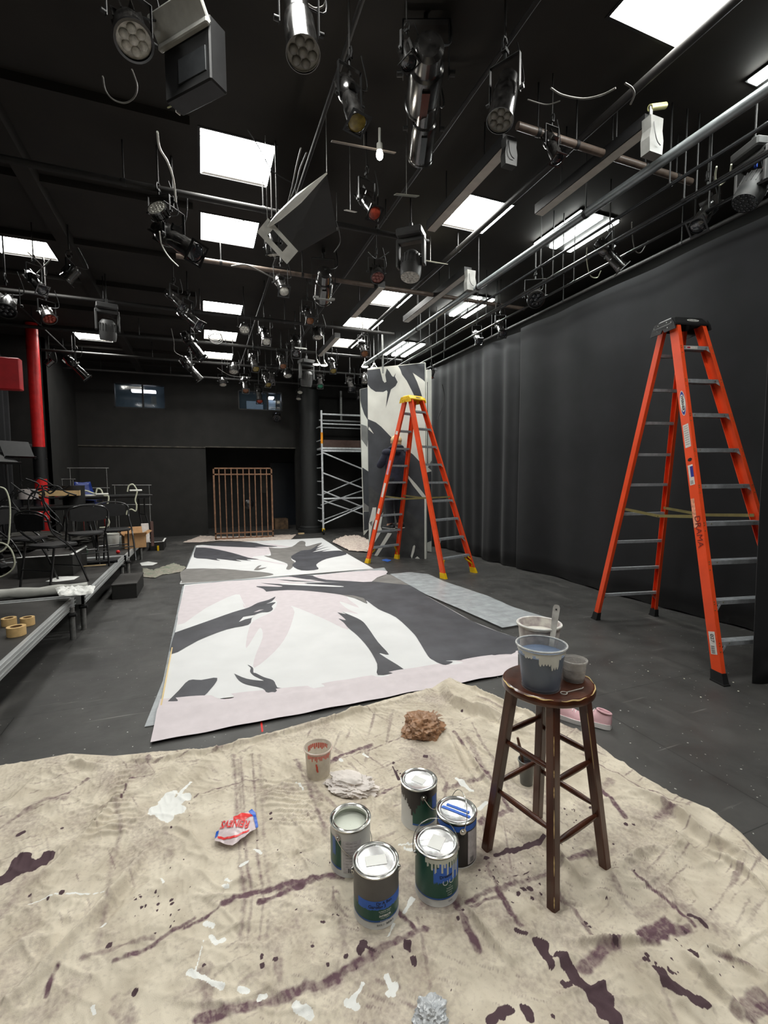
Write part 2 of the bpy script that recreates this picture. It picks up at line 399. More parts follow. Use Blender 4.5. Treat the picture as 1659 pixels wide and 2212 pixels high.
drape('stage_curtain', [(5.1, 1.4), (5.1, 2.4), (5.05, 3.2), (5.08, 4.0), (5.05, 5.0), (5.05, 5.7), (5.0, 6.5)], 0.0, 4.02, .03, 2.3, 'wide black velour curtain hanging behind the tall near ladder', 3)
drape('stage_curtain', [(5.05, 6.4), (4.95, 7.2), (4.95, 8.0), (4.9, 9.0), (4.85, 10.2), (4.8, 11.5)], 0.0, 3.98, .045, .85, 'pleated black velour curtain behind the mural flat', 5)
drape('stage_curtain', [(4.25, 11.9), (4.6, 11.8), (5.2, 11.7), (5.7, 11.6)], 0.0, 3.98, .07, .4, 'dark grey side curtain hanging beyond the mural flat', 8)
drape('masking_drape', [(3.80, 2.14), (4.3, 1.87), (4.7, 1.6), (5.3, 1.2)], 0.0, 4.1, .02, .5, 'narrow black masking drape hanging in front of the near ladder', 9)
drape('stage_curtain', [(-3.6, 4.2), (-3.7, 6.0), (-3.65, 8), (-3.6, 10), (-3.55, 11.4)], 0.0, 4.0, .08, .35, 'black pleated curtain behind the cluttered platform', 11)
# red sprinkler pipe and red box
b = MB(); b.cyl((0, 0, 0), (0, 0, ZC - .02), .1, n=24)
M_red = mat('red pipe paint', (205, 36, 36), .4, var=.1)
rp = b.obj('standpipe', M_red, loc=(-2.87, 10.6, 0)); tag(rp, 'thick vertical red standpipe beside the back corner', 'pipe')
b = MB(); b.cyl((0, 0, 0), (0, 0, .6), .106, n=24); o = b.obj('pipe_band', M_blackm, rp, loc=(0, 0, 1.6)); o['label'] = 'black taped band'
p = aty(15, 808, 6.2)
simple('alarm_box', (p.x - .13, 6.15, p.z - .17), (p.x + .13, 6.25, p.z + .17), mat('dark red panel', (150, 20, 26), .5), 'dark red panel hung on the black curtain over the platform', 'panel', bev=.01)
# ------------------------------------------------ stained canvas drop cloth
def PX2(lst, z=0.0): return [tuple(atz(x, y, z)[:2]) for x, y in lst]
def resample(pts, n):
    pts = np.array(pts, float); d = np.r_[0, np.cumsum(np.hypot(*np.diff(pts, axis=0).T))]
    t = np.linspace(0, d[-1], n); return np.c_[np.interp(t, d, pts[:, 0]), np.interp(t, d, pts[:, 1])]
def build_cloth():
    top = [(-1.2, 3.04)] + PX2([(0, 1655), (60, 1646), (150, 1629), (245, 1634), (330, 1626), (430, 1620), (500, 1608), (560, 1592), (650, 1565), (760, 1534), (850, 1508), (930, 1488), (965, 1466), (985, 1480)])
    right = PX2([(985, 1480), (1060, 1512), (1130, 1540), (1200, 1562), (1270, 1592), (1335, 1645), (1400, 1688), (1475, 1728), (1545, 1758), (1600, 1800), (1659, 1862)]) + [(2.16, .85), (2.2, .3), (2.22, -.3)]
    NX, NY = 700, 560
    T = resample(top, NX); Rr = resample(right[::-1], NY)
    Lf = resample([(-1.2, -.3), (-1.2, 3.04)], NY); Bt = resample([(-1.2, -.3), (2.22, -.3)], NX)
    u = np.linspace(0, 1, NX)[None, :, None]; v = np.linspace(0, 1, NY)[:, None, None]
    P = (1 - v) * Bt[None] + v * T[None] + (1 - u) * Lf[:, None] + u * Rr[:, None] - ((1 - u) * (1 - v) * Bt[0] + u * (1 - v) * Bt[-1] + (1 - u) * v * T[0] + u * v * T[-1])
    X = P[..., 0]; Y = P[..., 1]
    rng = np.random.RandomState(4)
    def vnoise(sx, sy, ang=0.0, seed=0):
        r = np.random.RandomState(seed); g = r.rand(256, 256)
        c, s = math.cos(ang), math.sin(ang); a = (X * c + Y * s) / sx + 60; b = (-X * s + Y * c) / sy + 60
        ia = np.floor(a).astype(int); ib = np.floor(b).astype(int); fa = a - ia; fb = b - ib
        fa = fa * fa * (3 - 2 * fa); fb = fb * fb * (3 - 2 * fb)
        def G(i, j): return g[i % 256, j % 256]
        return (G(ia, ib) * (1 - fa) + G(ia + 1, ib) * fa) * (1 - fb) + (G(ia, ib + 1) * (1 - fa) + G(ia + 1, ib + 1) * fa) * fb
    wx = (vnoise(.22, .22, 0, 50) - .5) * .09; wy = (vnoise(.2, .2, 0, 51) - .5) * .09
    X0_, Y0_ = X.copy(), Y.copy(); X = X + wx; Y = Y + wy          # warped domain for the noise only
    Z = .013 * (1 - np.abs(2 * vnoise(.34, .16, .5, 1) - 1)) ** 2 + .009 * (1 - np.abs(2 * vnoise(.12, .26, -.3, 2) - 1)) ** 3 \
        + .007 * (1 - np.abs(2 * vnoise(.05, .11, .9, 3) - 1)) ** 3 + .004 * (1 - np.abs(2 * vnoise(.022, .05, .2, 6) - 1)) ** 2 + .0012 * vnoise(.012, .012, 0, 7)
    wz = vnoise(.3, .3, 0, 9)
    X, Y = X0_, Y0_
    def seg_dist(pts):                                       # distance to a polyline, and place along it 0..1
        best = np.full(X.shape, 9.0); al = np.zeros(X.shape); side = np.zeros(X.shape)
        L = sum(math.dist(pts[i], pts[i + 1]) for i in range(len(pts) - 1)); acc = 0
        for i in range(len(pts) - 1):
            (ax, ay), (bx, by) = pts[i], pts[i + 1]; dx, dy = bx - ax, by - ay; l2 = dx * dx + dy * dy + 1e-12
            t = np.clip(((X - ax) * dx + (Y - ay) * dy) / l2, 0, 1); d = np.hypot(X - ax - t * dx, Y - ay - t * dy)
            sd = np.sign((X - ax) * dy - (Y - ay) * dx); m = d < best
            best = np.where(m, d, best); al = np.where(m, (acc + t * math.sqrt(l2)) / L, al); side = np.where(m, sd, side); acc += math.sqrt(l2)
        return best, al, side
    def fold(px, w, h, asym=0.35):
        nonlocal Z
        p = [tuple(q[:2]) for q in smooth_path([(a, b_, 0) for a, b_ in PX2(px)], 4)]
        d, al, side = seg_dist(p); tp = np.sin(np.pi * np.clip(al, 0, 1)) ** .8
        ww = w * (1 + asym * side); h = h * 1.7; Z = Z + h * np.exp(-(d / ww) ** 1.25) * tp - .25 * h * np.exp(-((d - 1.8 * w) / w) ** 2) * tp * (side > 0)
    for f in [([(0, 1965), (120, 1880), (200, 1800), (262, 1722)], .018, .017), ([(0, 2195), (70, 2130), (180, 2020), (255, 1930), (312, 1848)], .022, .026),
              ([(0, 2090), (60, 2050), (130, 2030)], .03, .014), ([(265, 1722), (320, 1712), (395, 1655), (430, 1632)], .03, .02),
              ([(160, 1640), (230, 1652), (330, 1652), (430, 1636), (560, 1606), (660, 1578), (760, 1548), (880, 1515), (940, 1494)], .014, .016),
              ([(150, 1632), (190, 1665), (270, 1650)], .018, .010), ([(975, 1578), (1010, 1630), (1045, 1690), (1090, 1740)], .010, .013), ([(965, 1582), (1000, 1650), (1040, 1720)], .008, .011),
              ([(990, 1575), (1040, 1625), (1085, 1655)], .008, .010), ([(1000, 1960), (1030, 2000), (1060, 2040), (1112, 2092)], .012, .018),
              ([(1210, 2042), (1290, 2048), (1380, 2046), (1450, 2050)], .010, .016), ([(1460, 2052), (1510, 2110), (1590, 2190), (1640, 2230)], .014, .022),
              ([(1310, 1702), (1380, 1722), (1450, 1758), (1520, 1812), (1600, 1860), (1700, 1930)], .022, .026), ([(1515, 1840), (1570, 1870), (1625, 1912), (1659, 1950)], .010, .018),
              ([(955, 1478), (975, 1520), (1010, 1540), (1060, 1552), (1110, 1575), (1170, 1600)], .028, .040), ([(1000, 1480), (1060, 1512), (1130, 1545), (1210, 1575)], .012, .018),
              ([(1160, 1800), (1200, 1850), (1232, 1890), (1262, 1925)], .018, .02), ([(1270, 1960), (1300, 1940), (1350, 1990)], .02, .012),
              ([(320, 1800), (380, 1796), (430, 1830), (455, 1880)], .012, .010), ([(430, 1890), (470, 1930), (500, 1935)], .010, .007), ([(480, 1945), (520, 1915), (560, 1925)], .012, .012),
              ([(620, 1760), (680, 1740), (730, 1770)], .012, .008), ([(900, 1960), (960, 1990), (1030, 1960)], .014, .012), ([(560, 2150), (760, 2080), (900, 2010)], .03, .008),
              ([(700, 1560), (820, 1540), (900, 1560)], .02, .012), ([(1040, 1590), (1110, 1620), (1180, 1660), (1250, 1665)], .012, .014), ([(1340, 1760), (1420, 1790), (1500, 1850), (1560, 1910)], .03, .012),
              ([(1500, 2080), (1540, 2060), (1659, 2120)], .012, .014), ([(1390, 2100), (1450, 2150), (1520, 2230)], .02, .014), ([(60, 1700), (150, 1660), (230, 1668)], .02, .012),
              ([(230, 2090), (330, 2010), (370, 1960)], .03, .010), ([(1330, 1880), (1385, 1845), (1440, 1835)], .018, .012), ([(1180, 2100), (1240, 2080), (1270, 2110)], .02, .012)]: fold(*f)
    for k in range(11):                                     # bunched ripples by the clear bucket
        y0 = 1692 + k * 9; fold([(520 + 4 * k, y0 + 8), (575, y0 + 4 * math.sin(k)), (640, y0 + 5), (705 + 3 * k, y0 + 8 * math.sin(k * 2))], .0055, .008)
    for k in range(14):
        y0 = 1690 + k * 11; fold([(180 - 6 * k + 60, y0), (260 - 3 * k, y0 - 22), (300, y0 - 30)], .008, .008)
    rf = random.Random(21)
    for k in range(90):
        x0 = rf.uniform(20, 1600); y0 = rf.uniform(1660, 2180)
        if y0 < 1660 + max(0, x0 - 1100) * .35: continue
        an = rf.choice([rf.gauss(-.6, .25), rf.gauss(.9, .3), rf.gauss(-.15, .2)]); L_ = rf.uniform(60, 210) * (.6 + (y0 - 1600) / 600); c_, s_ = math.cos(an), math.sin(an); w_ = rf.uniform(-.25, .25)
        fold([(x0 + c_ * L_ * t_ - s_ * L_ * w_ * math.sin(3 * t_), y0 + s_ * L_ * t_ * .7 + c_ * L_ * w_ * math.sin(3 * t_) * .7) for t_ in (0, .33, .66, 1)], rf.uniform(.004, .009), rf.uniform(.002, .0055))
    # calm the cloth where things stand on it
    for (px, py), r_ in [((813, 1962), .11), ((943, 1920), .11), ((758, 1862), .11), ((905, 1770), .11), ((985, 1845), .11), ((688, 1675), .08), ((1195, 1958), .04), ((1062, 1840), .04), ((1298, 1868), .04), ((1160, 1768), .04), ((1138, 1690), .07), ((513, 1793), .14), ((912, 1588), .08), ((758, 1706), .08), ((925, 2200), .06)]:
        q = atz(px, py); d = np.hypot(X - q.x, Y - q.y); Z = Z * np.clip((d - r_ * .8) / (r_ * .6), .12, 1)
    # edges lie flat; hem roll
    e = np.minimum(np.minimum(np.arange(NY)[::-1][:, None] / 8.0, 1), np.minimum(np.arange(NX)[::-1][None, :] / 8.0, 1)); e = np.clip(e, 0, 1)
    Z = (Z * 1.05 + .003) * (0.1 + .9 * e) + .002
    hem = np.exp(-((np.arange(NY)[::-1][:, None] - 5) / 3.5) ** 2) + np.exp(-((np.arange(NX)[::-1][None, :] - 5) / 3.5) ** 2)
    Z = Z + .007 * hem * wz
    # ---- paint on the cloth: purple wash, dark paint, white paint
    A = np.zeros(X.shape); B = np.zeros(X.shape); C = np.zeros(X.shape)
    n1 = vnoise(.02, .02, 0, 21); n2 = vnoise(.006, .05, .3, 22); n3 = vnoise(.05, .05, 0, 23)
    def stroke(px, w, k=1.0, soft=.35, dark=False, white=False, br=.5):
        nonlocal A, B, C
        pts = PX2(px); d, al, _ = seg_dist(pts); ww = w * (.45 + .7 * n3 + .7 * n1)
        a = np.clip((ww - d) / (ww * soft + .0015), 0, 1) * np.clip(k * .85 * (1 - br * 1.3 + br * 2.6 * (n1 * .4 + n2 * .35 + n3 * .25)), 0, 1)
        if white: C = np.maximum(C, a)
        elif dark: B = np.maximum(B, np.clip((ww - d) / .004, 0, 1) * k)
        else: A = np.maximum(A, a)
    def blob(px, py, r_, dark=True, white=False, el=1.0):
        nonlocal B, C
        q = atz(px, py); rr = r_ * (.75 + .6 * n1) * 1.15
        d = np.hypot((X - q.x) / el, Y - q.y); a = np.clip((rr - d) / .002, 0, 1)
        if white: C = np.maximum(C, a)
        else: B = np.maximum(B, a)
    S = stroke
    # long washed lines
    S([(560, 1962), (620, 1936), (700, 1900), (740, 1898)], .012, .9); S([(480, 1968), (520, 1950), (600, 1930), (680, 1902), (745, 1888)], .014, 1.0, br=.2)
    S([(400, 2015), (440, 1995), (500, 1960), (520, 1955)], .007, .8); S([(245, 2090), (330, 2050), (420, 1995)], .008, .8); S([(180, 2080), (250, 2062), (330, 2035)], .009, .5)
    S([(430, 2212), (560, 2180), (700, 2140), (770, 2100), (830, 2065), (920, 2020)], .016, .8); S([(560, 2170), (690, 2155), (800, 2100)], .02, .35)
    for x_, w_, k_ in ((505, .016, .55), (520, .012, .6), (545, .009, .6), (560, .014, .35)):
        S([(x_, 1640), (x_ + 8, 1760), (x_ + 12, 1860), (x_ + 25, 1950), (x_ + 15, 2040)], w_, k_, .9)
    S([(515, 1650), (520, 1740), (530, 1820)], .022, .4, .9); S([(250, 1740), (262, 1800), (240, 1880), (232, 1960), (215, 2050)], .018, .4, .9)
    S([(262, 1735), (280, 1690), (330, 1684)], .006, .8); S([(200, 1760), (270, 1740), (290, 1730)], .02, .3, .9); S([(0, 1800), (60, 1755), (110, 1735), (150, 1722), (190, 1690)], .010, .6)
    S([(60, 1760), (100, 1735), (140, 1738)], .024, .6, .8); S([(30, 1880), (60, 1900), (0, 1990)], .06, .35, .9); S([(20, 1900), (30, 1960)], .05, .3, .9)
    S([(420, 1728), (470, 1708), (520, 1700), (560, 1692)], .005, .8); S([(640, 1650), (660, 1690), (690, 1770), (705, 1810)], .016, .6, .7); S([(660, 1670), (690, 1740)], .02, .4)
    S([(700, 1660), (740, 1640), (800, 1615)], .018, .9, .5, br=.2); S([(720, 1655), (850, 1605), (870, 1600)], .006, .7)
    S([(810, 1725), (860, 1705), (870, 1700)], .012, .7); S([(960, 1720), (1000, 1700), (1060, 1690)], .012, .6)
    S([(1010, 1600), (1040, 1660), (1065, 1700)], .022, .5, .6); S([(980, 1590), (1020, 1640), (1060, 1690), (1100, 1760)], .010, .8); S([(1020, 1570), (1060, 1640), (1100, 1720)], .01, .5)
    S([(900, 1590), (905, 1625)], .03, .25); S([(868, 1626), (905, 1632)], .02, .35); S([(930, 1640), (965, 1700), (960, 1740)], .010, .6)
    S([(1040, 1790), (1090, 1765), (1105, 1760)], .016, .7); S([(1290, 1710), (1320, 1740), (1350, 1775)], .012, .9, br=.2); S([(1280, 1655), (1380, 1705), (1440, 1735), (1490, 1750)], .005, .8)
    S([(1420, 1730), (1445, 1760)], .018, .6); S([(1425, 1775), (1460, 1755)], .03, .7, .5); S([(1300, 1715), (1320, 1700)], .02, .4)
    S([(1010, 1955), (1080, 1925), (1150, 1905), (1200, 1890)], .012, .75); S([(1010, 1970), (1070, 1950), (1090, 1945)], .008, .7); S([(1075, 1930), (1105, 1985), (1125, 2010)], .012, .9, br=.2)
    S([(1050, 1860), (1060, 1900), (1080, 1930)], .010, .6); S([(860, 1970), (885, 2005), (895, 2020)], .009, .9); S([(905, 1965), (960, 1952), (985, 1945)], .02, .5); S([(985, 1955), (1000, 1990), (1030, 2060)], .014, .8)
    S([(1205, 1940), (1240, 1975), (1280, 2040)], .010, .7); S([(1365, 1885), (1400, 1920), (1470, 1985), (1500, 2010)], .008, .95, .3, br=.15); S([(1370, 1880), (1430, 1925), (1480, 1980), (1540, 2010)], .05, .4, .9)
    S([(1380, 1870), (1450, 1920)], .06, .25, .9); S([(1400, 2040), (1430, 2015), (1440, 2010)], .028, .95, .3, br=.1); S([(1455, 2025), (1485, 2012)], .014, .7); S([(1330, 2050), (1290, 2080), (1255, 2105)], .024, .85, .4, br=.2)
    S([(1150, 2000), (1160, 2030)], .006, .4); S([(900, 1990), (915, 2060), (930, 2140)], .008, .5); S([(1590, 2200), (1640, 2160)], .02, .6); S([(1620, 2212), (1659, 2180)], .02, .8); S([(1540, 2070), (1659, 2110)], .006, .6)
    S([(1350, 1960), (1400, 1990)], .03, .3, .9); S([(1380, 1990), (1430, 1960)], .02, .3); S([(370, 1840), (350, 1880), (355, 1870)], .016, .3); S([(440, 2110), (450, 2180), (440, 2212)], .030, .45, .6)
    S([(260, 2160), (275, 2212)], .03, .4); S([(600, 2090), (605, 2140)], .016, .5, .5); S([(735, 1990), (745, 2060), (750, 2075)], .024, .45, .8); S([(590, 2010), (620, 2030), (640, 2000)], .05, .3, .9); S([(540, 2040), (600, 2060)], .05, .25, .9)
    S([(750, 1985), (720, 1960), (720, 1930)], .006, .6); S([(100, 2160), (115, 2120), (125, 2105)], .008, .9); S([(90, 2190), (150, 2150)], .06, .35, .9); S([(720, 2050), (800, 2040)], .02, .25)
    S([(350, 1790), (370, 1830), (365, 1870)], .02, .35, .8); S([(600, 1780), (680, 1760), (720, 1790)], .05, .22, .9); S([(540, 1720), (640, 1715)], .06, .3, .9); S([(250, 1700), (300, 1690)], .04, .25, .9); S([(560, 1850), (640, 1880)], .06, .15, .9)
    S([(1250, 1740), (1290, 1800), (1240, 1830)], .05, .28, .9); S([(1060, 1830), (1150, 1810)], .05, .2, .9); S([(1180, 1890), (1250, 1860), (1290, 1850)], .012, .5); S([(1230, 1870), (1280, 1850)], .014, .7)
    S([(1380, 2100), (1400, 2080)], .04, .2, .9); S([(1120, 2140), (1180, 2110)], .05, .2, .9); S([(870, 1640), (990, 1700)], .1, .12, .9); S([(100, 1800), (200, 1850)], .08, .18, .9); S([(200, 1990), (230, 2060)], .08, .18, .9)
    # heavy wet dark paint
    D = lambda px, w: stroke(px, w, 1, dark=True)
    D([(95, 1868), (70, 1880), (45, 1872), (35, 1888), (15, 1905)], .030); D([(1160, 2044), (1190, 2096)], .014); D([(1172, 2050), (1182, 2080)], .016); D([(1115, 2022), (1135, 2030)], .010)
    D([(1210, 2080), (1235, 2115), (1260, 2140), (1290, 2170)], .020); D([(1300, 2160), (1310, 2195), (1330, 2215)], .028); D([(1425, 2112), (1440, 2138), (1480, 2165), (1510, 2182)], .024); D([(1072, 1852), (1110, 1845), (1150, 1830), (1172, 1822)], .013)
    D([(1488, 1990), (1510, 2000), (1525, 2012)], .008); D([(1060, 1910), (1100, 1905), (1150, 1888)], .003); D([(820, 2075), (775, 2062)], .004); D([(785, 2052), (778, 2072)], .012); D([(875, 2052), (885, 2070)], .009); D([(1100, 2190), (1060, 2215)], .014); D([(1135, 2190), (1145, 2212)], .014)
    D([(848, 1662), (862, 1690)], .007); D([(570, 2160), (655, 2200), (700, 2185)], .002)
    for x_, y_, r_ in [(45, 1812, .016), (65, 1940, .007), (135, 1943, .009), (135, 1797, .006), (105, 1955, .005), (305, 1953, .005), (342, 1960, .006), (370, 1952, .006), (372, 1962, .006), (306, 1970, .005), (340, 1975, .004), (236, 2055, .009), (292, 2153, .010), (397, 1868, .005), (370, 1798, .006),
                       (585, 1763, .008), (586, 1775, .007), (512, 1800, .004), (480, 1778, .004), (480, 1800, .004), (479, 1820, .004), (527, 1838, .004), (600, 1843, .004), (650, 1854, .004), (636, 1881, .004), (556, 1819, .004), (566, 2083, .006), (567, 2099, .007), (595, 2085, .008), (566, 2076, .005), (675, 2060, .006), (698, 2003, .009), (720, 1990, .005), (730, 1986, .006),
                       (709, 2104, .006), (747, 2086, .008), (880, 2060, .013), (893, 2090, .011), (441, 2098, .006), (850, 1655, .008), (858, 1672, .006), (865, 1680, .006), (920, 1640, .012), (1050, 1862, .012), (1000, 1978, .007), (990, 1994, .006), (1235, 1757, .004), (1325, 1832, .005), (1352, 1791, .008), (1368, 1790, .007), (1462, 1818, .006), (1370, 1886, .006), (1535, 1975, .005),
                       (1130, 1930, .012), (1145, 1925, .010), (1120, 1938, .007), (1150, 1950, .006), (1166, 1915, .006), (1168, 1938, .005), (1188, 2102, .006), (1265, 2003, .007), (1274, 2013, .006), (1328, 2052, .009), (1398, 2078, .007), (1392, 2087, .007), (1400, 2088, .007), (1416, 2092, .006), (1492, 2063, .010), (1503, 2077, .009), (1448, 2110, .006), (1460, 2040, .006), (1225, 2142, .012), (1215, 2132, .007), (1125, 2180, .006), (1085, 2210, .01), (1195, 2210, .006), (1480, 2022, .004), (1442, 2034, .004), (1240, 1745, .004), (1220, 1755, .006), (1274, 1755, .006),
                       (1070, 1885, .005), (1036, 1885, .005), (1030, 1900, .004), (1108, 1958, .006), (760, 1868, .004), (712, 1867, .005), (790, 1716, .006), (785, 1724, .004), (795, 1728, .004), (998, 1544, .007), (900, 1552, .004), (870, 1566, .004), (880, 1565, .004), (640, 1975, .004), (1276, 1945, .004), (1310, 1955, .004)]: blob(x_, y_, r_)
    for _ in range(420):
        cx, cy, sp = rng.choice(np.arange(8)), 0, 0
        px_, py_, s_ = [(1080, 1900, 60), (1040, 1890, 50), (1210, 1790, 60), (1240, 1850, 50), (350, 1985, 60), (950, 2100, 300), (500, 1900, 250), (1500, 2080, 60)][cx]
        blob(px_ + rng.randn() * s_ * .7, py_ + rng.randn() * s_ * .4, .0012 + rng.rand() ** 3 * .003)
    # dry brushed white paint
    for pl, w in [([(370, 1722), (360, 1770), (335, 1760), (400, 1730), (355, 1745), (390, 1755)], .030), ([(412, 1695), (400, 1710), (388, 1722)], .010), ([(225, 1940), (130, 1945), (60, 1965)], .004), ([(640, 1700), (655, 1715)], .007), ([(455, 2030), (468, 2050), (482, 2040)], .010), ([(440, 2045), (420, 2120)], .003), ([(410, 2112), (480, 2142)], .009),
                  ([(760, 2175), (785, 2138)], .009), ([(750, 2178), (770, 2185)], .010), ([(835, 2120), (850, 2160)], .009), ([(840, 2160), (855, 2140)], .010), ([(560, 2168), (575, 2162)], .008), ([(640, 2190), (668, 2202)], .014), ([(490, 1915), (500, 1925)], .008), ([(484, 1930), (492, 1938)], .009), ([(520, 1880), (535, 1872)], .007), ([(875, 1842), (890, 1845)], .007), ([(862, 1835), (900, 1832)], .004),
                  ([(890, 1945), (875, 1975)], .010), ([(850, 2000), (838, 2035)], .006), ([(785, 1635), (795, 1640)], .007), ([(735, 1650), (740, 1656)], .008), ([(1000, 1700), (1020, 1720), (985, 1690)], .012), ([(1035, 1760), (1050, 1745)], .010), ([(550, 1840), (565, 1850)], .006), ([(350, 1912), (355, 1920)], .006), ([(218, 2020), (226, 2015)], .008), ([(205, 2200), (200, 2185)], .005), ([(520, 2150), (535, 2155)], .008), ([(445, 2005), (460, 2010)], .008), ([(900, 1700), (905, 1704)], .006)]:
        stroke(pl, w, 1.2, soft=.25, white=True, br=.35)
    # ground-in dirt
    dirt = np.clip(vnoise(.35, .35, 0, 31) * vnoise(.08, .2, .4, 32) * 1.6 - .25, 0, 1)
    for (sx, sy, an, sd, th, kk) in ((.012, .16, .35, 41, .80, 1.6), (.14, .010, .25, 42, .80, 1.6), (.03, .22, -.5, 43, .82, 1.4), (.006, .06, .9, 44, .84, 1.8)):
        A = np.maximum(A, np.clip((vnoise(sx, sy, an, sd) - th) * kk / (1 - th), 0, 1) * np.clip(vnoise(.4, .4, 0, sd + 5) * 2 - .7, 0, 1) * .55)
    A = np.maximum(A, dirt * .36); 
    verts = np.stack([X, Y, Z], -1).reshape(-1, 3)
    idx = np.arange(NX * NY).reshape(NY, NX); q = np.stack([idx[:-1, :-1], idx[:-1, 1:], idx[1:, 1:], idx[1:, :-1]], -1).reshape(-1, 4)
    me = bpy.data.meshes.new('drop_cloth'); me.vertices.add(len(verts)); me.vertices.foreach_set('co', verts.ravel().astype(np.float32))
    me.loops.add(q.size); me.loops.foreach_set('vertex_index', q.ravel().astype(np.int32)); me.polygons.add(len(q))
    me.polygons.foreach_set('loop_start', np.arange(0, q.size, 4, dtype=np.int32)); me.update(calc_edges=True)
    ca = me.color_attributes.new('paint', 'FLOAT_COLOR', 'POINT')
    ca.data.foreach_set('color', np.stack([A, B, C, np.ones_like(A)], -1).ravel().astype(np.float32))
    me.shade_smooth()
    m = bpy.data.materials.new('stained canvas'); m.use_nodes = True; nt = m.node_tree; n = nt.nodes; l = nt.links; bs = n['Principled BSDF']
    at = n.new('ShaderNodeAttribute'); at.attribute_name = 'paint'; sp = n.new('ShaderNodeSeparateColor'); l.new(at.outputs['Color'], sp.inputs[0])
    tc = n.new('ShaderNodeTexCoord')
    def nz(scale, det=5):
        z = n.new('ShaderNodeTexNoise'); z.inputs['Scale'].default_value = scale; z.inputs['Detail'].default_value = det; l.new(tc.outputs['Object'], z.inputs['Vector']); return z.outputs['Fac']
    base = n.new('ShaderNodeValToRGB'); base.color_ramp.elements[0].color = rgb(182, 171, 153); base.color_ramp.elements[1].color = rgb(212, 202, 184)
    base.color_ramp.elements[0].position = .3; base.color_ramp.elements[1].position = .65; l.new(nz(7, 8), base.inputs[0])
    def mixr(f, a, colr):
        x = n.new('ShaderNodeMix'); x.data_type = 'RGBA'; l.new(f, x.inputs['Factor']); l.new(a, x.inputs['A']); x.inputs['B'].default_value = colr; return x.outputs['Result']
    def mod(src, lo, hi, ns=240.0, amt=.5):
        ad = n.new('ShaderNodeMath'); ad.operation = 'MULTIPLY_ADD'; s2 = n.new('ShaderNodeMath'); s2.operation = 'SUBTRACT'; l.new(nz(ns, 3), s2.inputs[0]); s2.inputs[1].default_value = .5
        l.new(s2.outputs[0], ad.inputs[0]); ad.inputs[1].default_value = amt; l.new(src, ad.inputs[2]); mr = n.new('ShaderNodeMapRange'); mr.inputs['From Min'].default_value = lo; mr.inputs['From Max'].default_value = hi; l.new(ad.outputs[0], mr.inputs[0]); return mr.outputs[0]
    c = mixr(mod(sp.outputs[0], .05, .85, 70, .75), base.outputs[0], rgb(98, 72, 80))
    c = mixr(mod(sp.outputs[1], .35, .65, 200, .3), c, rgb(72, 52, 58)); c = mixr(mod(sp.outputs[2], .4, .6, 120, .9), c, rgb(228, 228, 224))
    l.new(c, bs.inputs['Base Color']); bs.inputs['Roughness'].default_value = .85
    bp = n.new('ShaderNodeBump'); bp.inputs['Strength'].default_value = .25; bp.inputs['Distance'].default_value = .004; l.new(nz(420, 3), bp.inputs['Height']); l.new(bp.outputs[0], bs.inputs['Normal'])
    me.materials.append(m)
    o = bpy.data.objects.new('drop_cloth', me); COL.objects.link(o)
    return tag(o, 'large cream canvas drop cloth streaked with purple paint under the paint cans', 'drop cloth')
build_cloth()

# ------------------------------------------------ painted canvases lying on the floor
M_cwhite = mat('painted canvas white', (214, 214, 214), .8, var=.03, scale=3); M_clilac = mat('painted canvas pale lilac', (205, 196, 199), .8, var=.03)
M_cchar = mat('painted canvas charcoal', (68, 68, 73), .6, var=.22, scale=3.5, bump=.03); M_cgrey = mat('painted canvas mid grey', (118, 115, 112), .7, var=.12, scale=5)
M_cpic = [M_cwhite, M_clilac, M_cgrey, M_cchar]
def c5(l): return [(300 + x / 2.9625, 1120 + y / 2.9625) for x, y in l]
def c6(l): return [(760 + x / 3.456, 1180 + y / 3.456) for x, y in l]
def sheet(b, px, z, mi, thick=0.0):
    b.mi = mi
    if not thick and len(px) > 5:
        c_ = smooth_path([(x, y, 0) for x, y in px + px[:1]], 3)[:-1]; px = [(p.x, p.y) for p in c_]
    pts = [atz(x, y, z) for x, y in px]
    if thick: b.prism([(p.x, p.y) for p in pts], Matrix.Translation((0, 0, z - thick)), thick)
    else: b.face(pts)
ZC1 = 0.016
b = MB()
sheet(b, [(344, 1543), (398, 1263), (818, 1232), (842, 1243), (884, 1264), (922, 1287), (963, 1310), (1020, 1342), (1078, 1365), (1116, 1377), (1164, 1392), (1119, 1412), (860, 1456), (658, 1490), (344, 1522)], ZC1, 0, .012)
k = ZC1 + .0006
sheet(b, c5([(297, 430), (700, 395), (815, 466), (950, 458), (1290, 487), (1345, 520), (1410, 572), (1285, 530), (1330, 575), (1405, 612), (1300, 600), (1340, 710), (1180, 640), (980, 560), (996, 600), (950, 740), (870, 850), (740, 955), (745, 880), (792, 760), (778, 698), (740, 750), (700, 815), (684, 820), (700, 720), (735, 655), (860, 590), (870, 520), (690, 578), (660, 520), (620, 485), (430, 572), (248, 680)]), k, 1)
k += .0006
sheet(b, c5([(700, 395), (1115, 368), (1480, 405), (1290, 487), (950, 458), (815, 466)]), k, 1); k += .0006
dark = c5([(815, 468), (795, 450), (752, 433), (900, 437), (905, 430), (780, 413), (925, 420), (1080, 415), (880, 390), (1090, 402), (1200, 408), (960, 370), (1110, 365), (1200, 392), (1480, 405)]) + c6([(0, 255), (150, 262), (430, 290), (560, 370), (700, 450), (900, 560), (1100, 640), (1230, 680), (1395, 735), (1235, 800), (1100, 808), (860, 848), (760, 850), (700, 855), (755, 862), (700, 886), (650, 872), (610, 850), (570, 820), (490, 690), (450, 640), (330, 530), (200, 470), (110, 405)]) + c5([(1460, 545), (1380, 510), (1290, 487), (1100, 465), (950, 458)])
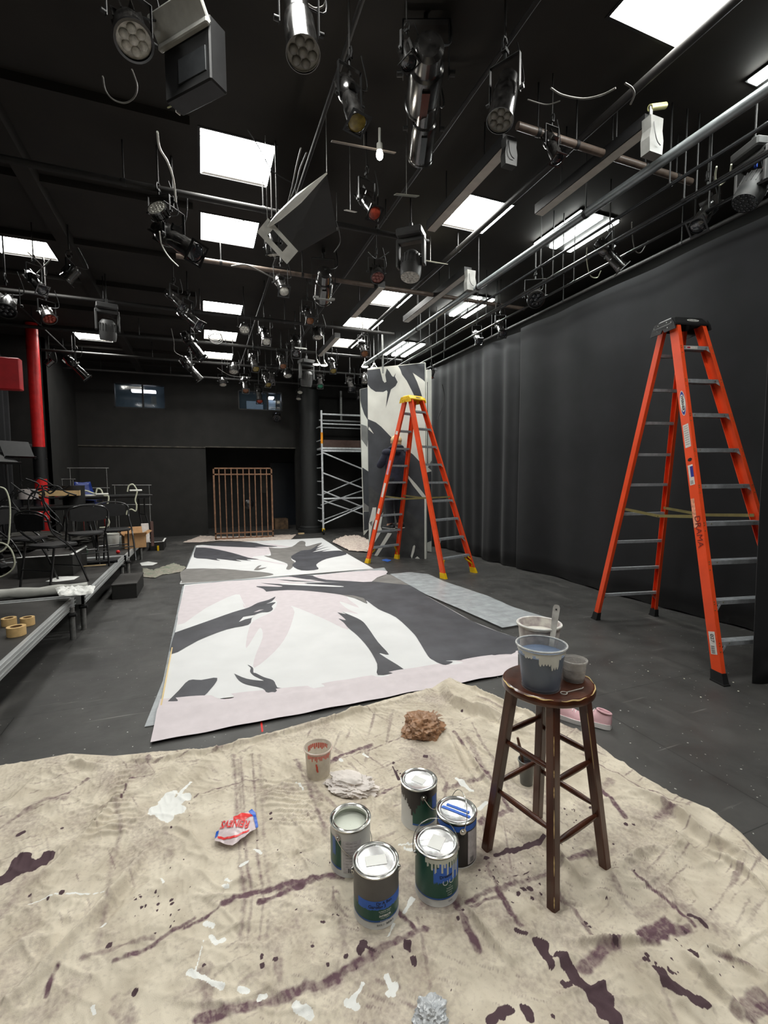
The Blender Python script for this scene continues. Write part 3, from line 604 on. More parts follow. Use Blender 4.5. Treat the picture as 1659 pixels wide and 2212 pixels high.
sheet(b, dark, k, 3); k += .0006
sheet(b, c5([(900, 412), (1100, 420), (1292, 432), (1285, 438), (1080, 430), (920, 422)]), k, 0)
sheet(b, c5([(860, 385), (1000, 385), (1150, 393), (1010, 392)]), k, 0)
sheet(b, c5([(905, 400), (1050, 405), (1285, 408), (1050, 411)]), k, 0)
sheet(b, c5([(1115, 368), (1300, 345), (1552, 332), (1585, 352), (1488, 404), (1320, 398), (1180, 388)]), k, 1)
sheet(b, c6([(150, 262), (190, 232), (262, 208), (300, 215), (430, 290)]), k, 2)
sheet(b, c5([(1295, 488), (1370, 492), (1440, 510), (1462, 545), (1400, 515)]), k, 2)
sheet(b, c5([(230, 730), (430, 660), (600, 600), (700, 570), (760, 540), (830, 520), (875, 500), (850, 530), (815, 545), (875, 535), (850, 560), (858, 580), (830, 598), (790, 600), (745, 615), (722, 640), (700, 680), (560, 710), (380, 780), (205, 868)]), k, 3)
sheet(b, c5([(185, 1170), (255, 1100), (320, 1035), (400, 1033), (502, 1020), (460, 1090), (375, 1158)]), k, 3)
sheet(b, c5([(610, 992), (690, 1025), (800, 1038), (740, 1008), (712, 980), (716, 955), (695, 935), (730, 955), (733, 985), (750, 990), (800, 1015), (860, 1035), (880, 1070), (905, 1085), (1058, 1088), (930, 1108), (860, 1120), (820, 1118), (790, 1085), (690, 1062), (640, 1035)]), k, 3)
sheet(b, c5([(1270, 600), (1325, 612), (1300, 598), (1345, 615), (1420, 650), (1460, 690), (1530, 790), (1600, 870)]) + c6([(205, 800), (395, 922), (340, 940), (195, 960)]) + c5([(1525, 930), (1470, 830), (1400, 750), (1340, 700), (1310, 665), (1278, 640), (1325, 650)]), k, 3)
k += .0006
sheet(b, c5([(640, 662), (668, 630), (745, 617), (722, 636), (680, 645)]), k, 0); sheet(b, c5([(735, 600), (770, 585), (800, 582), (760, 596)]), k, 1); sheet(b, c5([(690, 575), (660, 520), (622, 486), (625, 600)][:3]), k, 0)
o = b.obj('painted_canvas', M_cpic, smooth=0); tag(o, 'nearest large canvas painted with charcoal and lilac shapes lying flat on the floor', 'canvas')
# unpainted lilac border strip with its fold, a part of the canvas
b = MB(); n = 60; e0 = atz(325, 1606, .01); e1 = atz(1119, 1453, .01); rows = []; ft = [atz(x, y, .01) for x, y in ((346, 1512), (500, 1500), (658, 1484), (760, 1468), (860, 1450), (980, 1430), (1119, 1407))]
def ftop(u):
    u = u * 6; i_ = min(int(u), 5); return ft[i_].lerp(ft[i_ + 1], u - i_)
for j in range(15):
    t = j / 14
    rows.append([e0.lerp(e1, i / n).lerp(ftop(i / n), t) + Vector((0, 0, .008 + .018 * math.exp(-((t - .62) / .13) ** 2) + .004 * math.sin(i * .7 + t * 5) * math.sin(i * .21))) for i in range(n + 1)])
b.add([p for r_ in rows for p in r_], [(j * (n + 1) + i, j * (n + 1) + i + 1, (j + 1) * (n + 1) + i + 1, (j + 1) * (n + 1) + i) for j in range(14) for i in range(n)])
q = b.obj('border_strip', M_clilac, o, smooth=80); q['label'] = 'bare lilac border with a raised fold'
b = MB(); b.bar(atz(343, 1552, .012), atz(372, 1400, .012), .010, .016); q = b.obj('edge_batten', mat('bare pine', (214, 190, 140), .7, var=.15, stretch=(1, .1, 1)), o)
b = MB()
Z2 = .014
sheet(b, c5([(262, 418), (370, 172), (640, 150), (1170, 124), (1280, 195), (1500, 320), (860, 372)]), Z2, 0, .010); k = Z2 + .0007
sheet(b, c5([(275, 408), (300, 322), (700, 335), (858, 354), (800, 372), (560, 395), (275, 414)]), k, 2)
sheet(b, c5([(375, 180), (560, 178), (850, 180), (830, 230), (720, 250), (945, 292), (860, 285), (700, 252), (560, 212)]), k, 1); sheet(b, c5([(760, 150), (1000, 185), (880, 182)]), k, 1)
k += .0007
sheet(b, c5([(365, 185), (460, 190), (600, 220), (700, 250), (770, 262), (690, 262), (720, 272), (620, 262), (655, 275), (500, 258), (520, 270), (430, 258), (352, 248)]), k, 3)
sheet(b, c5([(395, 168), (560, 150), (720, 152), (800, 168), (890, 180), (740, 182), (830, 190), (620, 182), (480, 175)]), k, 3)
sheet(b, c5([(830, 185), (900, 190), (980, 180), (1030, 145), (1065, 150), (1070, 178), (1150, 158), (1170, 160), (1110, 200), (1000, 225), (975, 260), (1000, 285), (970, 325), (942, 322), (950, 290), (870, 262), (800, 238), (845, 236)]), k, 2)
k += .0007
sheet(b, c5([(975, 240), (1040, 205), (1100, 198), (1150, 165), (1140, 185), (1185, 170), (1130, 200), (1215, 180), (1110, 215), (1230, 195), (1170, 212), (1285, 205), (1328, 230), (1200, 258), (1135, 295), (1148, 325), (1040, 332), (980, 300), (1005, 275), (978, 258)]), k, 3)
sheet(b, c5([(735, 330), (760, 305), (785, 300), (765, 318), (820, 312), (770, 330)]), k, 2); sheet(b, c5([(470, 318), (540, 322), (650, 330), (560, 328)]), k, 2)
o = b.obj('painted_canvas', M_cpic, smooth=0); tag(o, 'farther painted canvas with torn charcoal and grey shapes near the brown gate', 'canvas')
M_poly = mat('milky plastic sheet', (198, 203, 206), .25, var=.1, scale=9, alpha=.72, spec=.7, bump=.4, bscale=25)
def wavy(name, px, z, m, label, cat, amp=.01, res=40, sd=0, parent=None, fsc=6.0):
    pts = [atz(x, y, z) for x, y in px]; lo = [min(p[i] for p in pts) for i in (0, 1)]; hi = [max(p[i] for p in pts) for i in (0, 1)]
    bm = bmesh.new(); vs = [bm.verts.new((p.x, p.y, 0)) for p in pts]; bm.faces.new(vs); bmesh.ops.triangulate(bm, faces=bm.faces[:])
    mx = max(hi[0] - lo[0], hi[1] - lo[1]) / res
    for _ in range(9):
        es = [e for e in bm.edges if e.calc_length() > mx * 1.4]
        if not es: break
        bmesh.ops.subdivide_edges(bm, edges=es, cuts=1); bmesh.ops.triangulate(bm, faces=bm.faces[:])
    for v in bm.verts:
        q = v.co * fsc + Vector((sd * 3.1, 0, sd)); r1 = 1 - abs(noise.noise(q)) * 2; r2 = 1 - abs(noise.noise(q * 2.3 + Vector((5, 1, 0)))) * 2
        edge = 0.3 if v.is_boundary else 1.0
        v.co.z = z + amp * edge * max(0, r1 * .65 + r2 * .35) ** 1.5
    me = bpy.data.meshes.new(name); bm.to_mesh(me); bm.free(); me.materials.append(m); me.shade_smooth()
    o = bpy.data.objects.new(name, me); COL.objects.link(o)
    if parent: o.parent = parent; return o
    return tag(o, label, cat)
wavy('plastic_sheet', [(842, 1240), (885, 1236), (925, 1240), (960, 1256), (1050, 1286), (1110, 1312), (1182, 1334), (1155, 1345), (1085, 1356), (1000, 1318), (920, 1284), (870, 1256)], .022, M_poly, 'long strip of milky plastic sheeting on the floor beside the near canvas', 'plastic sheet', .012, 50)
wavy('plastic_sheet', [(312, 1570), (352, 1470), (394, 1266), (400, 1266), (372, 1420), (345, 1545), (335, 1566)], .006, M_poly, 'grey plastic sheeting poking out from under the near canvas edge', 'plastic sheet', .004, 40)
wavy('plastic_sheet', [(388, 1262), (422, 1178), (436, 1178), (402, 1258), (700, 1240), (830, 1226), (835, 1233), (560, 1256)], .008, M_poly, 'plastic sheeting edge showing under the farther canvas', 'plastic sheet', .004, 40)
M_dcl = mat('small drop cloth', (205, 192, 180), .85, var=.15, scale=14, col2=(176, 158, 150))
wavy('dust_sheet', [(395, 1172), (432, 1158), (500, 1160), (640, 1155), (628, 1166), (570, 1168), (540, 1170), (470, 1168), (430, 1172)], .006, M_dcl, 'cream dust sheet spread under the brown barred gate', 'dust sheet', .03, 50)
wavy('dust_sheet', [(718, 1172), (742, 1162), (775, 1160), (800, 1172), (812, 1186), (790, 1193), (755, 1190)], .01, M_dcl, 'rumpled cream dust sheet between the scaffold and the farther ladder', 'dust sheet', .09, 50, 3, fsc=9)
wavy('rag', [(308, 1228), (330, 1232), (375, 1218), (402, 1226), (392, 1236), (350, 1242), (335, 1249), (308, 1247)], .004, mat('painty green rag', (120, 126, 110), .9, var=.3, scale=10, col2=(150, 140, 130)), 'painty grey green rag on the floor beside the black step box', 'rag', .035, 50, 2, fsc=14)
wavy('paper_sheet', [(302, 1216), (320, 1213), (341, 1216), (330, 1221), (306, 1222)], .002, M_paper, 'white paper scrap on the floor beyond the black step box', 'paper', .003, 10)
wavy('tape_strip', [(562, 1558), (566, 1556), (569, 1580), (565, 1582)], .0015, mat('red tape', (200, 40, 36), .6), 'short strip of red tape on the black floor by the canvas border', 'tape', 0, 10)
wavy('tape_scrap', [(824, 1210), (835, 1207), (846, 1210), (838, 1214)], .004, mat('blue tape', (52, 100, 190), .6), 'blue tape scrap on the floor under the farther ladder', 'tape', .01, 10)
for i, (x, y) in enumerate([(1015, 1470), (1075, 1463), (1338, 1369), (1322, 1430), (1478, 1466), (1584, 1474), (1595, 1493), (1565, 1782), (1514, 1506), (1400, 1450)]):
    p = atz(x, y); bb = MB(); r_ = .006; bb.lathe([(r_, 0), (r_ * .9, .002), (.0001, .003)], 7, Matrix.Translation(p)); o = bb.obj('paint_fleck', mat('paint fleck', (222, 218, 200), .6)); tag(o, 'small dried paint fleck on the black floor', 'paint fleck', 'paint flecks on the stage floor')
# ------------------------------------------------ paint cans
M_cangrn = mat('can label green', (34, 84, 70), .35, var=.06); M_canblu = mat('painters tape blue', (54, 106, 204), .55, var=.06); M_canstr = mat('can label blue stripe', (44, 92, 160), .35)
M_canwht = mat('can label white', (206, 206, 204), .35, var=.04); M_cangry = mat('dried grey paint', (96, 94, 92), .45, var=.08); M_candk = mat('dried dark paint', (44, 40, 42), .35, var=.1); M_pale = mat('wet pale paint', (206, 210, 198), .25, var=.03)
M_ink = mat('dark ink', (30, 30, 36), .6); M_inkw = mat('white print', (220, 224, 220), .6); M_lbl = mat('barcode label', (196, 192, 196), .5, var=.1, scale=60)
CR, CH = .0825, .190
def band(b, a0, a1, z0, z1, r, n=24, jag=0, seed=0):         # a patch wrapped round a can: angle from, to
    rnd = random.Random(seed); v = []
    for i in range(n + 1):
        a = R(a0 + (a1 - a0) * i / n); c, s = math.cos(a), math.sin(a)
        zb = z0 - (rnd.random() * jag if jag else 0); v += [(r * c, r * s, zb), (r * c, r * s, z1)]
    b.add(v, [(2 * i, 2 * i + 2, 2 * i + 3, 2 * i + 1) for i in range(n)])
def wrap_text(s, size, ang, z, r, bold=.0, rot=0.0):
    vs, fs = text_mesh(s, size, bold); out = []; c_, s_ = math.cos(rot), math.sin(rot)
    for v in vs:
        x = v.x * c_ - v.y * s_; y = v.x * s_ + v.y * c_; a = R(ang) + x / r; out.append((r * math.cos(a), r * math.sin(a), z + y))
    return out, fs
def paint_can(px, py, label, zrot=0, lid=True, tint='green', face=None, ears=(0, 180), handle='down', drop=0.0, sticker=None, z=0.006):
    c = atz(px, py, z); t = tag(empty('paint_can', c), label, 'paint can', 'gallon paint cans on the drop cloth')
    cam_a = math.degrees(math.atan2(-c.y, -c.x))             # angle of the side turned to the camera
    b = MB(); b.lathe([(.001, .004), (CR - .004, .004), (CR - .001, 0), (CR, .002), (CR - .002, .006), (CR - .002, CH - .006)], 48); b.obj('body', M_cangry if tint == 'grey' else M_canwht, t)
    b = MB(); rim = [(CR - .002, CH - .008), (CR + .0015, CH - .004), (CR + .0015, CH), (CR - .003, CH + .0015), (CR - .006, CH), (CR - .010, CH - .003), (CR - .013, CH - .001), (CR - .016, CH - .002), (CR - .017, CH - .006)]
    if not lid: rim += [(CR - .016, CH - .012), (CR - .004, CH - .02)]
    b.lathe(rim, 56); b.obj('rim', M_chrome, t)
    if lid:
        b = MB(); b.lathe([(CR - .009, CH - .004), (CR - .011, CH), (CR - .014, CH + .0005), (CR - .017, CH - .004), (CR - .020, CH - .005), (.001, CH - .0045)], 56); lo = b.obj('lid', mat('smeared steel lid', (205, 205, 205), .25, metal=.85, var=.25, scale=18, bump=.1, bscale=14), t)
    else:
        b = MB(); b.lathe([(.001, CH - .035), (CR - .006, CH - .035)], 40); b.obj('paint', M_pale, t); b = MB(); b.lathe([(CR - .005, CH - .05), (CR - .005, CH - .015)], 40); b.obj('inner_wall', M_pale, t)
    r1, r2, r3, r4 = CR - .0010, CR - .0006, CR - .0002, CR + .0002
    f = face if face is not None else cam_a
    return t, f, (r1, r2, r3, r4)
def ear_handle(t, a, hand='down', zz=.158, bail=None, tilt=0):
    for s in (0, 180):
        an = R(a + s); d = Vector((math.cos(an), math.sin(an), 0)); p = d * (CR - .002) + Vector((0, 0, zz))
        b = MB(); b.cyl(p, p + d * .003, .0135, n=20); b.cyl(p + d * .003, p + d * .008, .007, .005, n=16); b.obj('ear', M_chrome, t)
    an = R(a); u = Vector((math.cos(an), math.sin(an), 0)); w = Vector((-u.y, u.x, 0)); pts = []
    el = R(bail if bail is not None else -50)
    for i in range(25):
        th = math.pi * i / 24; rr = CR + .007; k = math.sin(th)
        q = u * (rr * math.cos(th)) + (w * math.cos(el) + Vector((0, 0, 1)) * math.sin(el)) * (.098 * k ** .8) + Vector((0, 0, zz))
        h = Vector((q.x, q.y, 0))
        if h.length < CR + .004 and q.z < CH: h = h.normalized() * (CR + .004); q = Vector((h.x, h.y, q.z))
        pts.append(q)
    b = MB(); b.tube(pts, .0016, 6); b.obj('wire_handle', M_chrome, t)
# 1 nearest can, grey coated
t, f, (r1, r2, r3, r4) = paint_can(813, 1962, 'nearest paint can, its upper half coated grey above a taped green label', tint='white')
b = MB(); band(b, 0, 360, .032, .075, r1, 60); b.obj('label_band', M_cangrn, t); b = MB(); band(b, 0, 360, .028, .034, r2, 60); b.obj('label_stripe', M_canstr, t)
b = MB(); band(b, 0, 360, .085, CH - .006, r2, 60, jag=.012, seed=3); q = b.obj('dried_paint', M_cangry, t); q['label'] = 'grey coat of dried paint'
b = MB(); band(b, f - 50, f + 95, .075, .105, r3, 40, jag=.004, seed=5); b.obj('tape', M_canblu, t)
b = MB(); band(b, f - 52, f + 97, .060, .082, r2 + .0001, 40); b.obj('label_patch', M_cangrn, t)
def txt(t, s, size, ang, z, r, m, bold=0.0, rot=0.0, name='lettering'):
    v, fs = wrap_text(s, size, ang, z, r, bold, rot); b = MB(); b.add(v, fs); return b.obj(name, m, t, smooth=0)
txt(t, 'Dr A Ben', .015, f + 20, .097, r4, M_ink, .0003, .05); txt(t, 'Garofag 3', .016, f + 2, .084, r4, M_ink, .0003)
txt(t, 'SUPREME FINISH', .0065, f + 22, .066, r4, M_inkw); txt(t, 'ACRYLIC LATEX', .0055, f + 22, .060, r4, M_inkw); txt(t, 'INTERIOR', .010, f + 22, .049, r4, M_inkw, .0004); txt(t, 'WALL PAINT', .006, f + 22, .041, r4, M_inkw); txt(t, 'EGGSHELL', .007, f + 20, .0305, r4, M_inkw)
txt(t, 'BASE 3', .009, f + 10, .017, r4, M_ink); txt(t, 'N538 3', .010, f + 35, .017, r4, M_ink, .0003)
b = MB(); b.box((-.038, -.022, CH - .004), (.038, .022, CH - .0036), Matrix.Rotation(R(f + 98), 4, 'Z')); b.obj('sticker', M_paper, t, smooth=0)
ear_handle(t, f - 88, bail=-118)
# 2 right can
t, f, (r1, r2, r3, r4) = paint_can(943, 1918, 'paint can with blue tape over its green label and a raised wire handle')
b = MB(); band(b, 0, 360, .035, CH - .006, r1, 60); b.obj('label_band', M_cangrn, t); b = MB(); band(b, 0, 360, .029, .035, r2, 60); b.obj('label_stripe', M_canstr, t)
b = MB(); band(b, f - 8, f + 75, .100, .150, r3, 40, jag=.012, seed=8); band(b, f + 5, f + 30, .150, .172, r3, 10, jag=.006); b.obj('tape', M_canblu, t)
b = MB()
for i, (a, l_) in enumerate([(-25, .02), (-14, .03), (-5, .04), (2, .018), (12, .042), (19, .02), (27, .05), (36, .03), (44, .07), (52, .05), (60, .08)]): band(b, f + a, f + a + 5, CH - .014 - l_, CH - .007, r4, 3, jag=.006, seed=i)
band(b, f - 30, f + 70, CH - .02, CH - .007, r4, 30, jag=.006, seed=2); q = b.obj('paint_drips', M_pale, t)
txt(t, 'Dresser', .016, f + 26, .118, r4 + .0002, M_ink, .0003, .1); txt(t, 'C', .030, f + 24, .092, r4, M_inkw, rot=1.57); txt(t, 'C', .030, f + 42, .094, r4, M_inkw, rot=1.57)
for i, w_ in enumerate(['2 X', 'SUPREME', 'INTERIOR', 'LATEX', 'PAINT']): txt(t, w_, .007, f + 36, .078 - .009 * i, r4, M_inkw)
txt(t, 'N535', .008, f + 38, .018, r4, M_ink)
b = MB(); b.box((-.026, -.034, CH - .004), (.026, .034, CH - .0036), Matrix.Rotation(R(f + 70), 4, 'Z')); b.obj('sticker', M_paper, t, smooth=0)
ear_handle(t, f - 75, bail=128)
# 3 open can
t, f, (r1, r2, r3, r4) = paint_can(758, 1860, 'open paint can full of pale paint beside the clear tub', lid=False)
b = MB(); band(b, f - 110, f - 28, .035, .150, r1, 40); b.obj('label_band', M_cangrn, t); b = MB(); band(b, f - 110, f - 28, .028, .036, r2, 40); b.obj('label_stripe', M_canstr, t)
b = MB(); band(b, f - 22, f + 30, .02, .15, r1, 20); b.obj('data_label', M_lbl, t)
for i in range(9): txt(t, 'colour ' * 3, .0055, f + 2, .142 - .012 * i, r3, M_ink)
b = MB(); band(b, f - 60, f - 46, .09, .152, r3, 8, jag=.02); b.obj('label_patch', M_canstr, t)
for i in range(8):
    b = MB(); band(b, f - 8 + i * 1.9, f - 8 + i * 1.9 + (.7 if i % 3 else 1.3), .022, .040, r3, 2)
    b.obj('barcode_line', M_ink, t, smooth=0)
ear_handle(t, f - 38, bail=-55)
# 4 back can with dark run
t, f, (r1, r2, r3, r4) = paint_can(905, 1768, 'farthest paint can, dark paint run down its side onto the green label')
b = MB(); band(b, f - 20, f + 100, .035, .150, r1, 40); b.obj('label_band', M_cangrn, t); b = MB(); band(b, f - 20, f + 100, .028, .036, r2, 40); b.obj('label_stripe', M_canstr, t)
b = MB()
for i in range(40):
    a = -80 + i * 5; d_ = .03 + .06 * math.exp(-((a + 22) / 16) ** 2) + .02 * math.sin(i * 1.3) ** 2; band(b, f + a, f + a + 5, CH - .01 - d_, CH - .006, r3, 2)
q = b.obj('paint_run', M_candk, t); b = MB(); band(b, f + 45, f + 70, .10, .15, r4, 8, jag=.02); b.obj('tape', M_canblu, t)
b = MB(); b.box((-.03, -.02, CH - .004), (.03, .02, CH - .0036), Matrix.Rotation(R(f + 60), 4, 'Z')); b.obj('sticker', M_paper, t, smooth=0)
ear_handle(t, f + 15, bail=-60)
# 5 can with two tape strips on the lid
t, f, (r1, r2, r3, r4) = paint_can(986, 1842, 'dark paint can with two blue tape strips across its lid')
b = MB(); band(b, 0, 360, .006, CH - .006, r1, 60); q = b.obj('dried_paint', M_candk, t); b = MB(); band(b, f - 70, f + 80, .155, CH - .012, r2, 40); b.obj('tape', M_canblu, t)
b = MB(); band(b, f + 34, f + 78, .012, .15, r2, 16); b.obj('data_label', M_lbl, t)
for i in range(7):
    b = MB(); band(b, f + 42 + i * 2, f + 42.9 + i * 2, .018, .04, r3, 2); b.obj('barcode_line', M_ink, t, smooth=0)
for k, (x, l_) in enumerate(((-.008, .062), (.014, .05))):
    b = MB(); b.box((-l_, x - .007, CH - .0035), (l_, x + .007, CH - .003), Matrix.Rotation(R(f + 68), 4, 'Z')); b.obj('tape', M_canblu, t, smooth=0)
b = MB(); band(b, f + 8, f + 22, .13, .160, r3, 10); b.obj('tape', M_blackm, t)
ear_handle(t, f + 18, bail=72)

# ------------------------------------------------ tubs
def tubm(name, col, a): return mat(name, col, .25, var=.12, scale=16, alpha=a, spec=.6)
def tub(b, r0, r1, h, th=.0025):
    b.lathe([(.001, 0), (r0, 0), (r0 + .001, .004), (r1, h - .012), (r1 + .006, h - .012), (r1 + .007, h - .002), (r1 + .003, h), (r1 - th, h - .001), (r0 - th, .005), (.001, .005)], 40)
SX, SY = 1.258, 1.438
# ------------------------------------------------ stool
M_worn = mat('bare worn wood', (212, 184, 126), .6, var=.15)
SH = .755; t = tag(empty('bar_stool', (SX, SY, .004)), 'tall dark wooden bar stool with a round seat holding paint tubs', 'stool')
SEAT_R = .178
b = MB(); b.lathe([(.001, SH - .036), (SEAT_R - .014, SH - .036), (SEAT_R - .002, SH - .028), (SEAT_R, SH - .016), (SEAT_R - .004, SH - .005), (SEAT_R - .012, SH), (SEAT_R - .03, SH - .001), (SEAT_R - .05, SH - .004), (.001, SH - .006)], 64)
st = b.obj('seat', M_wood, t)
b = MB()
for a0 in (150, 200, 245, 290, 330): 
    L = [Vector(((SEAT_R - .006 + .0012) * math.cos(R(a0 + k * 3)), (SEAT_R - .006 + .0012) * math.sin(R(a0 + k * 3)), SH - .003 - .002 * math.sin(k))) for k in range(13)]
    b.tube(L, [.0006 + .0022 * math.sin(math.pi * k / 12) for k in range(13)], 6)
b.obj('worn_edge', M_worn, st)
feet = [Vector(tuple(atz(x, y)[:2]) + (0,)) - Vector((SX, SY, 0)) for x, y in ((1195, 1960), (1062, 1842), (1298, 1872), (1162, 1768))]
feet = [Vector((f_.x, f_.y, 0)) for f_ in feet]
# square up the four feet
cx = sum((f_ for f_ in feet), Vector()) / 4; d1 = (feet[0] - feet[3]) / 2; d2 = (feet[2] - feet[1]) / 2; rr = .232
d1.normalize(); d2 = Vector((-d1.y, d1.x, 0)) * (1 if d2.dot(Vector((-d1.y, d1.x, 0))) > 0 else -1)
legs = [d1 * rr, -d2 * rr, d2 * rr, -d1 * rr]
def legp(v, z): return Vector((v.x, v.y, 0)) * (1 - (1 - .56) * z / SH) + Vector((0, 0, z))
for i, v in enumerate(legs):
    b = MB(); a_ = legp(v, 0); c_ = legp(v, SH - .03); u = Vector((v.x, v.y, 0)).normalized(); w = Vector((-u.y, u.x, 0)); d = (c_ - a_).normalized()
    # square legs turned 45 degrees with a small chamfer
    def ringp(p, h):
        e = []
        for k in range(4):
            an = math.pi / 4 + k * math.pi / 2
            for dl in (-.12, .12):
                e.append(p + (u * math.cos(an + dl - math.pi / 4) + w * math.sin(an + dl - math.pi / 4)) * h * 1.38)
        return e
    b.loft([ringp(a_, .0165), ringp(a_.lerp(c_, .5), .0175), ringp(c_, .0185)]); lg = b.obj('leg', M_wood, t)
    if i == 0:
        b = MB(); 
        for z0, z1 in ((.02, .06), (.13, .2), (.26, .36), (.40, .44), (.47, .50), (.54, .63)):
            p0, p1 = legp(v, z0), legp(v, z1); b.tube([p0.lerp(p1, k / 6) + u * (.0172 * 1.36 + .001 * z0) for k in range(7)], [.0004, .0014, .0020, .0012, .0022, .0014, .0004], 5)
        b.obj('worn_edge', M_worn, lg)
    if i == 2:
        b = MB(); p0, p1 = legp(v, .42), legp(v, .66); b.tube([p0.lerp(p1, k / 8) - d1 * -.0245 for k in range(9)], [.0003, .001, .0014, .001, .0014, .0008, .0012, .001, .0003], 5); b.obj('worn_edge', M_worn, lg)
for (i, j), zs in (((0, 1), (.27, .485)), ((2, 0), (.22, .44)), ((1, 3), (.30, .52)), ((3, 2), (.25, .47))):
    for z in zs:
        a_ = legp(legs[i], z); c_ = legp(legs[j], z); b = MB(); e = (c_ - a_).normalized(); a_ += e * .012; c_ -= e * .012
        b.tube([a_.lerp(c_, k / 8) for k in range(9)], [.008, .010, .0115, .012, .012, .012, .0115, .010, .008], 12); b.obj('rung', M_wood, t)
zt = SH + .004
def seatp(px, py): return atz(px, py, zt)
# blue grey paint tub
c = seatp(1168, 1480); t = tag(empty('paint_tub', (c.x, c.y, zt - .003)), 'big clear tub of blue grey paint at the front of the stool seat', 'tub')
b = MB(); tub(b, .072, .089, .172); b.obj('tub_wall', tubm('clear tub plastic', (170, 176, 182), .22), t)
b = MB(); b.lathe([(.001, .006), (.0695, .006), (.0845, .135), (.001, .135)], 40); b.obj('paint', mat('blue grey paint', (88, 102, 124), .35, var=.18, scale=10, stretch=(1, 1, .15)), t)
b = MB(); rnd = random.Random(4)
for i in range(26):
    a = 140 + i * 7.4 + 3; l_ = rnd.uniform(.005, .03) + (.035 if 10 < i < 18 else 0); z1 = .158; 
    for k in range(3):
        pass
    n = 3; v = []
    for jx in range(n + 1):
        an = R(a + 7.4 * jx / n); 
        for zz in (z1 - l_ * (1 if 0 < jx < n else .8), z1):
            r_ = .072 + (.089 - .072) * zz / .16 + .0016; v.append((r_ * math.cos(an), r_ * math.sin(an), zz))
    b.add(v, [(2 * q_, 2 * q_ + 2, 2 * q_ + 3, 2 * q_ + 1) for q_ in range(n)])
b.obj('dried_drips', M_white, t); b = MB(); b.tube([(.0945 * math.cos(a_ * math.pi / 20), .0945 * math.sin(a_ * math.pi / 20), .168) for a_ in range(40)], .0035, 6, True); b.obj('rim', mat('smeared tub rim', (186, 186, 184), .4, var=.2, scale=40), t)
# white bucket behind
c = seatp(1163, 1437); t = tag(empty('paint_bucket', (c.x, c.y, zt - .003)), 'white bucket holding a stirring stick behind the blue grey tub', 'bucket')
b = MB(); tub(b, .068, .086, .192); b.obj('bucket_wall', mat('white splattered bucket', (214, 210, 204), .4, var=.1, scale=25, col2=(150, 135, 140)), t)
b = MB(); b.lathe([(.001, .150), (.081, .150)], 40); b.obj('paint', mat('cream white paint', (226, 224, 214), .3, var=.02), t)
b = MB(); b.tube([(.0905 * math.cos(a_ * math.pi / 20), .0905 * math.sin(a_ * math.pi / 20), .188) for a_ in range(40)], .004, 6, True); b.obj('rim', M_white, t)
bp = Vector((c.x, c.y, zt)); fr = atz(1194, 1372, zt + .165); tp = ray(1203, 1306); 
dd = (Vector((fr.x, fr.y, fr.z))); tt = EYEP + tp * ((dd - EYEP).length * 1.02)
tt = EYEP + (tp.normalized() * (dd - EYEP).length * 1.0)
b = MB(); dr_ = (tt - dd).normalized(); bb_ = dd - dr_ * .06; side = ray(1203, 1306).cross(dr_).normalized(); nrm = side.cross(dr_)
M_ = Matrix((side, dr_, nrm)).transposed().to_4x4(); M_.translation = bb_; L_ = (tt - bb_).length
out = [(-.0085, 0), (.0085, 0), (.0135, L_ - .03), (.0135, L_ - .012), (.009, L_ - .002), (0, L_), (-.009, L_ - .002), (-.0135, L_ - .012), (-.0135, L_ - .03)]
b.prism(out, M_, .004)
o = b.obj('stirring_stick', mat('painted stirring stick', (216, 214, 206), .6, var=.1, scale=20, col2=(160, 155, 150))); tag(o, 'paint covered wooden stirring stick standing in the white bucket', 'stirring stick')
b = MB(); p_ = M_ @ Vector((0, L_ - .02, 0)); b.cyl(p_ - nrm * .001, p_ + nrm * .006, .0035, n=12); b.obj('hole', M_ink, o)
# small cup
c = seatp(1239, 1466); t = tag(empty('plastic_cup', (c.x, c.y, zt - .003)), 'small smeared clear cup at the edge of the stool seat', 'cup')
b = MB(); b.lathe([(.001, 0), (.040, 0), (.041, .004), (.048, .076), (.052, .078), (.052, .084), (.048, .085), (.045, .08), (.039, .006), (.001, .005)], 32); b.obj('cup_wall', tubm('smeared clear cup', (205, 200, 194), .38), t)
b = MB(); b.lathe([(.001, .006), (.0385, .006), (.0395, .018), (.001, .018)], 32); b.obj('paint', M_cangry, t)
b = MB(); b.lathe([(.0415, .014), (.0435, .03), (.0455, .05)], 32); b.obj('paint_film', mat('milky film', (196, 190, 182), .5, var=.3, scale=30, alpha=.7), t)
# can opener key
p0 = atz(1218, 1497, zt + .002); p1 = atz(1258, 1487, zt + .003); u = (p1 - p0).normalized(); w = Vector((-u.y, u.x, 0)); b = MB()
b.tube([p0 + u * (.012 * math.cos(a_)) + w * (.011 * math.sin(a_)) for a_ in [k * math.pi / 8 for k in range(16)]], .0018, 6, True); b.tube([p0 + u * .012, p0 + u * .03, p1, p1 + u * .006 + Vector((0, 0, .004))], .002, 6)
tag(b.obj('can_opener', mat('pale steel', (190, 188, 180), .35, metal=.2)), 'small steel paint can opener on the front of the stool seat', 'can opener')

